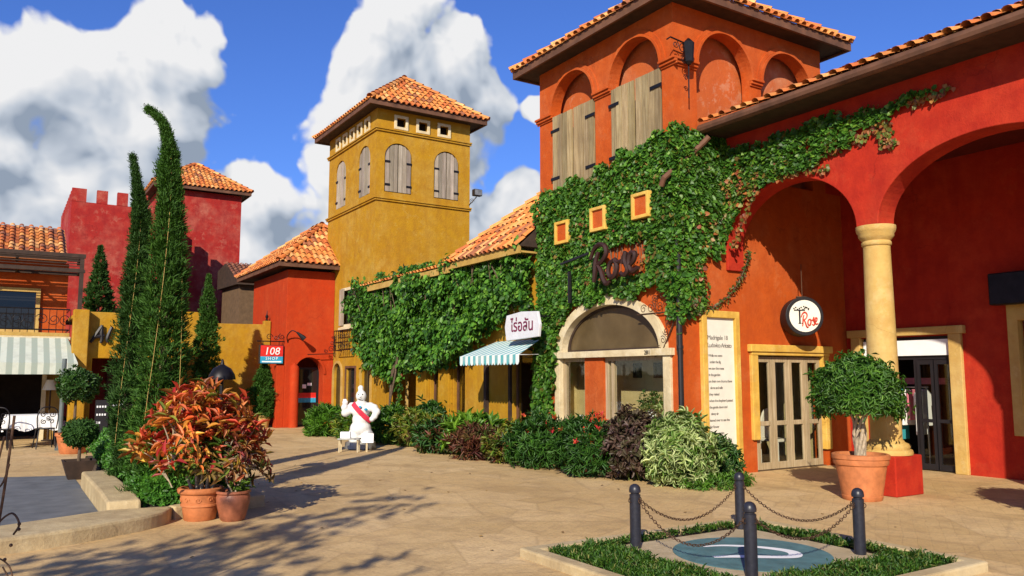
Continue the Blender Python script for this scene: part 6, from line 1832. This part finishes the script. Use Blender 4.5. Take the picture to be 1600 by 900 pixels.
pts = [at(-0.20, 1.04, 0.10), at(-0.13, 0.98, 0.20), at(-0.02, 0.88, 0.225), at(0.10, 0.77, 0.20), at(0.20, 0.69, 0.16), at(0.29, 0.63, 0.08)]
sp = spline(pts, 5)
for i in range(len(sp) - 1):
    w_ = 0.055; d = (sp[i + 1] - sp[i]).normalized(); n_ = Fv; s_ = d.cross(n_).normalized()
    vs = [sp[i] + s_ * w_, sp[i] - s_ * w_, sp[i + 1] - s_ * w_, sp[i + 1] + s_ * w_]; m.add(vs + [v - n_ * 0.012 for v in vs], [(0, 1, 2, 3), (7, 6, 5, 4), (0, 3, 7, 4), (1, 5, 6, 2)])
m.build('sash', 'sash_cloth', t)
m = MB(); m.ball(at(-0.05, 1.24, 0.125), 0.014, 8, 6); m.ball(at(0.055, 1.24, 0.125), 0.014, 8, 6); m.tube(spline([at(-0.05, 1.14, 0.15), at(0, 1.125, 0.165), at(0.05, 1.14, 0.15)], 4), 0.007, 5); m.build('face_paint', 'letter_black', t)
m = MB(); m.lathe([(0.03, -.02), (0.03, .02)], at(0.02, 0.96, 0.215), 5); m.ball(at(0.17, 0.90, 0.19), (0.045, 0.02, 0.03), 8, 6); m.build('badge', 'sign_blue', t)
t = thing('stool', 'low grey stool in front of the white statue', 'stool', (6.55, 16.95, 0))
c = Vector((6.55, 16.95, 0)); m = MB(); m.prism([(c.x + rx * a + 0.537 * d, c.y + ry * a + 0.844 * d) for a, d in ((-0.24, -0.14), (0.24, -0.14), (0.24, 0.14), (-0.24, 0.14))], 'z', 0.27, 0.30); m.build('seat', 'galvanised', t, bevel=0.01)
for a, d in ((-0.20, -0.10), (0.20, -0.10), (0.20, 0.10), (-0.20, 0.10)):
    m = MB(); p = Vector((c.x + rx * a + 0.537 * d, c.y + ry * a + 0.844 * d, 0)); m.bar(p, p + Vector((0, 0, 0.27)), 0.025); m.build('leg', 'white_trim', t)
def board(label, a, d, w, z0, z1, name, cat):
    m = MB(); p = [(c.x + rx * (a + s) + 0.537 * q, c.y + ry * (a + s) + 0.844 * q) for s, q in ((-w / 2, d), (w / 2, d), (w / 2, d + 0.10), (-w / 2, d + 0.10))]
    m.prism(p, 'z', z0, z1); return tag(rebase(m.build(name, 'white_paint', bevel=0.008), (p[0][0], p[0][1], z0)), label, cat)
board('white donation box standing on the stool', -0.08, -0.06, 0.22, 0.301, 0.44, 'donation_box', 'box')
t = thing('notice_board', 'small white notice on a thin leg right of the stool', 'sign', (c.x + rx * .40, c.y + ry * .40, 0))
m = MB(); p = [(c.x + rx * (0.40 + s) + 0.537 * q, c.y + ry * (0.40 + s) + 0.844 * q) for s, q in ((-0.13, 0), (0.13, 0), (0.13, 0.03), (-0.13, 0.03))]; m.prism(p, 'z', 0.20, 0.40); m.build('board', 'white_paint', t)
m = MB(); m.bar((p[0][0] * .5 + p[1][0] * .5, p[0][1] * .5 + p[1][1] * .5 + 0.04, 0), (p[0][0] * .5 + p[1][0] * .5, p[0][1] * .5 + p[1][1] * .5 + 0.04, 0.3), 0.03); m.build('leg', 'white_trim', t)
def rabbit(label, c):
    m = MB(); c = Vector(c); m.ball(c + Vector((0, 0, 0.085)), (0.075, 0.09, 0.085), 12, 8); m.ball(c + Vector((-0.03, -0.05, 0.185)), (0.05, 0.055, 0.05), 12, 8); m.ball(c + Vector((-0.03, -0.10, 0.175)), 0.022, 8, 6)
    for s in (-1, 1): m.ball(c + Vector((-0.03 + s * 0.025, -0.03, 0.26)), (0.014, 0.02, 0.055), 8, 6); m.ball(c + Vector((s * 0.05, -0.07, 0.025)), (0.028, 0.04, 0.022), 8, 6)
    m.ball(c + Vector((0, 0.09, 0.07)), 0.028, 8, 6)
    b = m.build('rabbit_ornament', 'white_paint', smooth=True); rebase(b, c); r = b.modifiers.new('remesh', 'REMESH'); r.mode = 'VOXEL'; r.voxel_size = 0.009; r.use_smooth_shade = True
    tag(b, label, 'ornament', 'white rabbit ornaments')
rabbit('white rabbit ornament at the edge of the shrubs, the left one', (8.12, 16.65, 0)); rabbit('white rabbit ornament at the edge of the shrubs, the right one', (8.30, 16.40, 0))

# ------------------------------------------------------------------ bollards, chains and the round emblem
BOL = [(5.13, 5.90), (6.69, 6.02), (6.66, 4.60), (5.20, 4.58)]
LB = ['left dark bollard at the corner of the round emblem plot', 'rear dark bollard nearest the shrubs', 'right dark bollard nearest the terracotta pot', 'front dark bollard cut by the lower edge of the picture']
t = thing('bollard', LB[0], 'bollard', (BOL[0][0], BOL[0][1], 0.05), 'chained bollards round the emblem')
m = MB(); m.lathe([(0.052, -0.05), (0.052, 0.49), (0.040, 0.495), (0.040, 0.505), (0.052, 0.51)], (BOL[0][0], BOL[0][1], 0.05), 24); m.build('post', 'bollard_paint', t, smooth=True)
m = MB(); m.lathe([(0.054, 0.51), (0.056, 0.53), (0.050, 0.558), (0.036, 0.578), (0.016, 0.588), (0.002, 0.590)], (BOL[0][0], BOL[0][1], 0.05), 24, cap=False); m.build('cap', 'bollard_paint', t, smooth=True)
m = MB()
for a in (0, math.pi / 2, math.pi, -math.pi / 2):
    cc = Vector((BOL[0][0] + 0.06 * math.cos(a), BOL[0][1] + 0.06 * math.sin(a), 0.05 + 0.44)); m.tube([cc + Vector((0.02 * math.cos(a) * math.cos(q), 0.02 * math.sin(a) * math.cos(q), 0.02 * math.sin(q))) for q in [i * math.pi / 5 for i in range(10)]], 0.004, 5, closed=True)
m.build('ring', 'rusty_iron', t, smooth=True)
for p, l in zip(BOL[1:], LB[1:]): dup(t, (p[0], p[1], 0.05), label=l)


def chain(a, b, sag, label):
    a, b = Vector(a), Vector(b); m = MB(); N_ = int((b - a).length / 0.034) + 4
    pts = []
    for i in range(400):
        s = i / 399; pts.append(a.lerp(b, s) - Vector((0, 0, sag * 4 * s * (1 - s))))
    L = [0.0]
    for i in range(1, 400): L.append(L[-1] + (pts[i] - pts[i - 1]).length)
    n = int(L[-1] / 0.030)
    for k in range(n):
        q = np.interp((k + 0.5) * L[-1] / n, L, range(400)); i = int(q); p = pts[i]; d = (pts[min(i + 1, 399)] - pts[max(i - 1, 0)]).normalized()
        s_ = d.cross(Vector((0, 0, 1))).normalized(); u = s_.cross(d); w = (s_ + u).normalized() if k % 2 else (s_ - u).normalized()
        m.tube([p + d * 0.021 * math.cos(t_) + w * 0.012 * math.sin(t_) for t_ in [j * 2 * math.pi / 8 for j in range(8)]], 0.0038, 4, closed=True)
    o = m.build('chain', 'rusty_iron', smooth=True); rebase(o, a); tag(o, label, 'chain', 'rusty chains between the bollards')
zc = 0.49
chain((5.19, 5.905, zc), (6.63, 6.015, zc), 0.26, 'rusty chain between the left and the rear bollard')
chain((6.69, 5.96, zc), (6.66, 4.66, zc), 0.24, 'rusty chain between the rear and the right bollard')
chain((6.60, 4.60, zc), (5.26, 4.58, zc), 0.22, 'rusty chain between the right and the front bollard')
chain((5.13, 5.84, zc), (5.20, 4.64, zc), 0.30, 'rusty chain between the left and the front bollard')

m = MB(); m.sheet(rect(4.12, 7.20, 3.75, 6.36), [rect(4.27, 7.05, 3.90, 6.21)], 'z', -0.05, 0.085)
struct(m.build('plot_kerb', 'kerb_concrete', bevel=0.02))
m = MB(); m.box(4.272, 7.048, 3.902, 6.208, -0.05, 0.03); struct(m.build('plot_soil', 'soil'))
m = MB(); m.box(4.98, 6.78, 4.42, 6.06, -0.04, 0.052); struct(m.build('plot_slab', 'slab_concrete', bevel=0.01))
t = thing('painted_emblem', 'round grey green painted disc with a white hook mark set in the concrete slab', 'emblem', (5.85, 5.15, 0.052))
m = MB(); m.lathe([(0.70, 0.001), (0.70, 0.006), (0.001, 0.0065)], (5.85, 5.15, 0.052), 64, cap=False); m.build('disc', 'teal_paint', t)
m = MB()
def flat_ribbon(m, pts, ws, z):
    sp = spline([(a, b, 0) for a, b in pts], 8); k = len(sp); W_ = np.interp(np.linspace(0, 1, k), np.linspace(0, 1, len(ws)), ws); vs = []
    for i, p in enumerate(sp):
        d = (sp[min(i + 1, k - 1)] - sp[max(i - 1, 0)]).normalized(); s_ = Vector((-d.y, d.x, 0)) * W_[i]; vs += [(p.x + s_.x, p.y + s_.y, z), (p.x - s_.x, p.y - s_.y, z)]
    m.add(vs, [(2 * i, 2 * i + 1, 2 * i + 3, 2 * i + 2) for i in range(k - 1)])
flat_ribbon(m, [(5.66, 5.56), (5.88, 5.48), (6.10, 5.24), (6.18, 4.98), (6.05, 4.84), (5.86, 4.92), (5.62, 5.10), (5.42, 5.20)], [0.015, 0.035, 0.045, 0.06, 0.06, 0.05, 0.05, 0.03], 0.062)
m.build('white_mark', 'white_paint', t, normals=False)
rng = np.random.default_rng(91); K = 6500
P = np.stack([rng.uniform(4.29, 7.03, K), rng.uniform(3.92, 6.19, K), np.full(K, 0.035)], 1)
k = ~((P[:, 0] > 4.96 + 0.06 * np.sin(P[:, 1] * 9)) & (P[:, 0] < 6.80) & (P[:, 1] > 4.40) & (P[:, 1] < 6.08 + 0.03 * np.sin(P[:, 0] * 11)))
k &= vnoise(P[:, 0] * 7, P[:, 1] * 7, 4) > 0.14
P = P[k]; P[:, 2] += 0.05 * vnoise(P[:, 0] * 5, P[:, 1] * 5, 2)
lv = Leaves(); lv.rosettes(P, np.array([[0, 0, 1.0]]) + rng.normal(0, .25, P.shape), 6, 0.052, 0.013, pal_fn([(0.05, 0.13, 0.015), (0.03, 0.085, 0.012), (0.10, 0.19, 0.02), (0.26, 0.24, 0.07)], [4, 4, 2, 0.7], 0.3, 0.5, rng), (0.1, 1.3), rng, jit=0.012)
g = lv.build('ground_cover', 'leaf'); g['kind'] = 'stuff'; g['label'] = 'low dark green ground cover round the emblem slab'; g['category'] = 'ground cover'
rng = np.random.default_rng(92)
# fallen leaves on the paving
lf = np.stack([rng.uniform(-2, 9, 90), rng.uniform(5, 16, 90), np.full(90, 0.012)], 1); lf = lf[(lf[:, 0] > 2.9) | (lf[:, 1] < 8.0)]
lv = Leaves(); lv.add(lf, rng.normal(0, 1, lf.shape) * np.array([1, 1, 0.02]), np.array([[0, 0, 1.0]]) + rng.normal(0, 0.1, lf.shape), 0.05, 0.03, pick(len(lf), [(0.20, 0.12, 0.05), (0.30, 0.18, 0.06), (0.12, 0.07, 0.03)], None, 0.3, rng), shape='oval')
g = lv.build('fallen_leaves', 'matte_leaf'); g['kind'] = 'stuff'; g['label'] = 'scattered dry fallen leaves on the paving'; g['category'] = 'leaves'

# ------------------------------------------------------------------ left side: lamp, topiary, table, planters
t = thing('path_lamp', 'dark bell shaped lamp on a post behind the croton', 'lamp', (2.86, 12.75, 0))
m = MB(); m.tube([(2.86, 12.75, 0), (2.86, 12.75, 1.62)], 0.03, 8); m.build('post', 'iron', t, smooth=True)
m = MB(); m.lathe([(0.20, 1.60), (0.20, 1.62), (0.185, 1.68), (0.13, 1.77), (0.06, 1.81), (0.03, 1.83), (0.015, 1.90), (0.0, 1.92)], (2.86, 12.75, 0), 24); m.build('lamp_shade', 'iron', t, smooth=True)

t = thing('topiary', 'small clipped ball topiary on a bare stem in a dark square pot', 'topiary', (1.16, 14.95, 0))
c = (1.16, 14.95, 0.0)
m = MB(); z0, z1, w0, w1 = 0.0, 0.30, 0.15, 0.24
m.add([(c[0] + sx * w, c[1] + sy * w, z) for z, w in ((z0, w0), (z1, w1)) for sx, sy in ((-1, -1), (1, -1), (1, 1), (-1, 1))] + [(c[0] + sx * 0.21, c[1] + sy * 0.21, z) for z in (z1, z1 - 0.05) for sx, sy in ((-1, -1), (1, -1), (1, 1), (-1, 1))],
      [(3, 2, 1, 0), (0, 1, 5, 4), (1, 2, 6, 5), (2, 3, 7, 6), (3, 0, 4, 7), (4, 5, 9, 8), (5, 6, 10, 9), (6, 7, 11, 10), (7, 4, 8, 11), (8, 9, 13, 12), (9, 10, 14, 13), (10, 11, 15, 14), (11, 8, 12, 15), (12, 13, 14, 15)])
m.build('pot', 'dark_timber', t, normals=False)
m = MB(); m.tube([(c[0], c[1], 0.24), (c[0] + 0.01, c[1], 0.62)], [0.028, 0.022], 8); m.build('stem', 'bark', t, smooth=True)
rng = np.random.default_rng(93); P, A = shell_points(900, (c[0], c[1], 0.73), (0.235, 0.235, 0.20), rng, inner=0.75, lump=0.08, zmin=-1)
lv = Leaves(); lv.rosettes(P, A, 5, 0.045, 0.026, pal_fn(DEEP, None, 0.3, 0.4, rng), (0.3, 1.3), rng, shape='oval'); lv.build('foliage', 'matte_leaf', t)

t = thing('potted_tree', 'dark leafy round tree in an orange terracotta tub before the restaurant', 'potted tree', (1.42, 19.9, 0))
c = (1.42, 19.9, 0)
m = MB(); m.lathe([(0.24, 0), (0.26, 0.02), (0.33, 0.36), (0.36, 0.38), (0.36, 0.44), (0.31, 0.44), (0.30, 0.38)], c, 28); m.build('tub', 'terracotta', t, smooth=True)
m = MB(); m.tube([(c[0], c[1], 0.35), (c[0], c[1], 1.2)], [0.035, 0.025], 8); m.build('trunk', 'bark', t, smooth=True)
P, A = shell_points(420, (c[0] + 0.05, c[1], 1.42), (0.38, 0.38, 0.36), rng, zmin=-0.9); lv = Leaves(); lv.rosettes(P, A, 7, 0.10, 0.036, pal_fn(DEEP, None, 0.3, 0.4, rng), (0.3, 1.4), rng, shape='oval'); lv.build('foliage', 'leaf', t)

t = thing('dining_table', 'restaurant table under a white cloth at the left edge', 'table', (0.72, 22.4, 0))
c = (0.72, 22.4)
m = MB(); m.box(c[0] - 0.55, c[0] + 0.55, c[1] - 0.4, c[1] + 0.4, 0.70, 0.735); m.build('table_top', 'dark_timber', t)
for sx in (-1, 1):
    for sy in (-1, 1): m = MB(); m.box(c[0] + sx * 0.48 - 0.03, c[0] + sx * 0.48 + 0.03, c[1] + sy * 0.33 - 0.03, c[1] + sy * 0.33 + 0.03, 0, 0.70); m.build('leg', 'dark_timber', t)
m = MB(); n = 56; top = []; bot = []
for i in range(n):
    s = i / n * 4; sd = int(s); f = s - sd; w, h = 0.57, 0.42
    p = [(-w + 2 * w * f, -h), (w, -h + 2 * h * f), (w - 2 * w * f, h), (-w, h - 2 * h * f)][sd]
    q = 1 + 0.05 * math.sin(i * 1.9) + 0.05; top.append((c[0] + p[0], c[1] + p[1], 0.742)); bot.append((c[0] + p[0] * q, c[1] + p[1] * q, 0.42 + 0.05 * math.sin(i * 0.9)))
m.add(top + bot, [tuple(range(n))] + [(i, (i + 1) % n, n + (i + 1) % n, n + i) for i in range(n)])
tag(rebase(m.build('tablecloth', 'white_cloth', normals=False), (c[0], c[1], 0.42)), 'white tablecloth hanging over the restaurant table', 'tablecloth')


def iron_chair(label, c, rot):
    t = thing('iron_chair', label, 'chair', (c[0], c[1], 0), 'wrought iron chairs round the restaurant table')
    C_ = lambda a, b, z: (c[0] + a, c[1] + b, z)
    m = MB(); m.lathe([(0.20, 0.44), (0.21, 0.45), (0.20, 0.465)], (c[0], c[1], 0), 20); m.build('seat', 'iron', t, smooth=True)
    for sx, sy in ((-1, -1), (1, -1), (1, 1), (-1, 1)): m = MB(); m.tube([C_(sx * 0.15, sy * 0.15, 0.45), C_(sx * 0.20, sy * 0.20, 0)], 0.014, 6); m.build('leg', 'iron', t)
    m = MB(); m.tube(spline([C_(-0.19, -0.19, 0.45), C_(-0.21, -0.22, 0.75), C_(-0.12, -0.24, 0.93), C_(0.12, -0.24, 0.93), C_(0.21, -0.22, 0.75), C_(0.19, -0.19, 0.45)], 6), 0.014, 6)
    pl = lambda a, b: C_(a, -0.225, b)
    for k, (a, b, r) in enumerate([(-0.09, 0.78, 0.07), (0.09, 0.78, 0.07), (-0.08, 0.62, 0.06), (0.08, 0.62, 0.06), (0, 0.70, 0.05)]): scroll(m, (a, b), r, pl, flip=(-1) ** k, start=k, t=0.010)
    m.build('backrest', 'iron', t, smooth=True)
    for o in (t,): o.rotation_euler = (0, 0, rot)
    return t
ch = iron_chair('wrought iron chair with scroll back before the white tablecloth', (0.95, 21.6), 0.15)
ch2 = dup(ch, (0.1, 21.7, 0), -0.3, label='wrought iron chair at the left end of the white tablecloth')
m = MB(); m.prism([(2.45, 23.000), (2.95, 23.000), (2.95, 23.200), (2.45, 23.200)], 'z', 0, 0.08); m.bar((2.70, 23.100, 0.08), (2.70, 23.100, 0.95), 0.06); m.add([(2.43, 22.900, 0.88), (2.97, 22.900, 0.88), (2.97, 23.220, 1.08), (2.43, 23.220, 1.08), (2.43, 22.900, 0.85), (2.97, 22.900, 0.85), (2.97, 23.220, 1.05), (2.43, 23.220, 1.05)], [(0, 1, 2, 3), (7, 6, 5, 4), (0, 4, 5, 1), (1, 5, 6, 2), (2, 6, 7, 3), (3, 7, 4, 0)])
tag(rebase(m.build('menu_stand', 'dark_timber'), (2.70, 23.100, 0)), 'dark menu stand before the dark entrance doorway', 'menu stand')
m = MB(); m.add([(2.47, 22.920, 0.90), (2.93, 22.920, 0.90), (2.93, 23.180, 1.065), (2.47, 23.180, 1.065)], [(0, 1, 2, 3)]); 
tag(rebase(m.build('menu_sheet', 'white_paint', normals=False), (2.70, 23.000, 0.9)), 'white menu sheet lying on the menu stand', 'menu')
m = MB(); m.box(2.08, 2.38, 22.900, 22.940, 0.25, 1.05)
bd = tag(rebase(m.build('chalk_board', 'letter_black'), (2.23, 22.920, 0)), 'black board with rows of white marks left of the menu stand', 'board')
m = MB()
for r_ in range(3):
    for q in range(4 - (r_ == 2) * 2): m.box(2.11 + q * 0.06, 2.145 + q * 0.06, 22.888, 22.899, 0.86 - r_ * 0.2, 0.91 - r_ * 0.2)
mk = m.build('marks', 'white_paint', bd)
# shaded standing lamp in the restaurant
t = thing('floor_lamp', 'standing lamp with a pale shade under the restaurant awning', 'lamp', (1.05, 25.2, 0))
m = MB(); m.lathe([(0.14, 0), (0.15, 0.03), (0.02, 0.05), (0.018, 1.35)], (1.12, 23.95, 0), 14); m.build('stand', 'dark_timber', t, smooth=True)
m = MB(); m.lathe([(0.19, 1.30), (0.10, 1.56)], (1.12, 23.95, 0), 20, cap=False); m.build('lamp_shade', 'off_white', t, smooth=True)

# bent metal stems at the left edge of the picture
t = thing('metal_sculpture', 'weathered bent metal stems and curls at the left edge of the picture', 'sculpture', (0.05, 5.6, 0))
m = MB()
q = lambda a, z, d=0.0: (0.06 + rx * a + 0.537 * d, 5.6 + ry * a + 0.844 * d, z)
for pts, r in (([(-0.09, 0), (-0.05, 0.5), (0.00, 1.0), (0.03, 1.42)], 0.010), ([(-0.14, 0), (-0.09, 0.6), (-0.07, 1.0), (-0.02, 1.30)], 0.008), ([(-0.03, 0), (-0.02, 0.4), (-0.05, 0.9), (-0.10, 1.2)], 0.007),
               ([(-0.12, 0.60), (-0.04, 0.78), (0.05, 0.86), (0.10, 0.80), (0.07, 0.74)], 0.008), ([(-0.14, 0.42), (-0.05, 0.60), (0.06, 0.56), (0.10, 0.40)], 0.006),
               ([(-0.12, 0.30), (0.00, 0.40), (0.10, 0.30), (0.16, 0.16)], 0.008), ([(-0.10, 0.98), (-0.02, 1.02), (0.02, 1.14)], 0.007), ([(-0.16, 0.15), (-0.05, 0.26), (0.06, 0.24), (0.10, 0.05)], 0.010), ([(0.02, 0.56), (0.10, 0.44), (0.17, 0.36)], 0.006)):
    m.tube(spline([q(a, z) for a, z in pts], 6), r * 0.75, 7)
for a, z in ((0.10, 0.80), (0.06, 0.68), (0.03, 0.6), (0.10, 0.77)): m.ball(q(a, z), 0.010, 8, 6)
m.build('stem', 'rusty_iron', t, smooth=True)

# tree out of the picture on the left: it throws the dappled shade over the foreground
t = thing('shade_tree', 'broad tree standing left of the picture that throws dappled shade', 'tree', (-4.9, 0.8, 0))
rng = np.random.default_rng(95); mb = MB(); mb.tube([(-4.9, 0.8, 0), (-4.85, 0.85, 1.6), (-4.9, 1.0, 3.0)], [0.14, 0.11, 0.08], 9)
P = []
for k in range(25):
    e = np.array([-4.9 + rng.normal(0, 1.3), 1.0 + rng.normal(0, 1.2), 4.5 + rng.normal(0, 0.7)]); mb.tube([(-4.9, 1.0, 2.8), tuple((np.array([-4.9, 1.0, 3.2]) + e) / 2 + [0, 0, 0.2]), tuple(e)], [0.05, 0.03, 0.01], 5)
    P.append(e + rng.normal(0, 0.33, (26, 3)))
P = np.concatenate(P); mb.build('trunk', 'bark', t, smooth=True)
lv = Leaves(); lv.rosettes(P, rng.normal(0, 1, P.shape) + np.array([0, 0, .5]), 6, 0.16, 0.07, pal_fn(DEEP, None, 0.3, 0.5, rng), (0.3, 1.5), rng, shape='oval'); lv.build('crown', 'leaf', t)
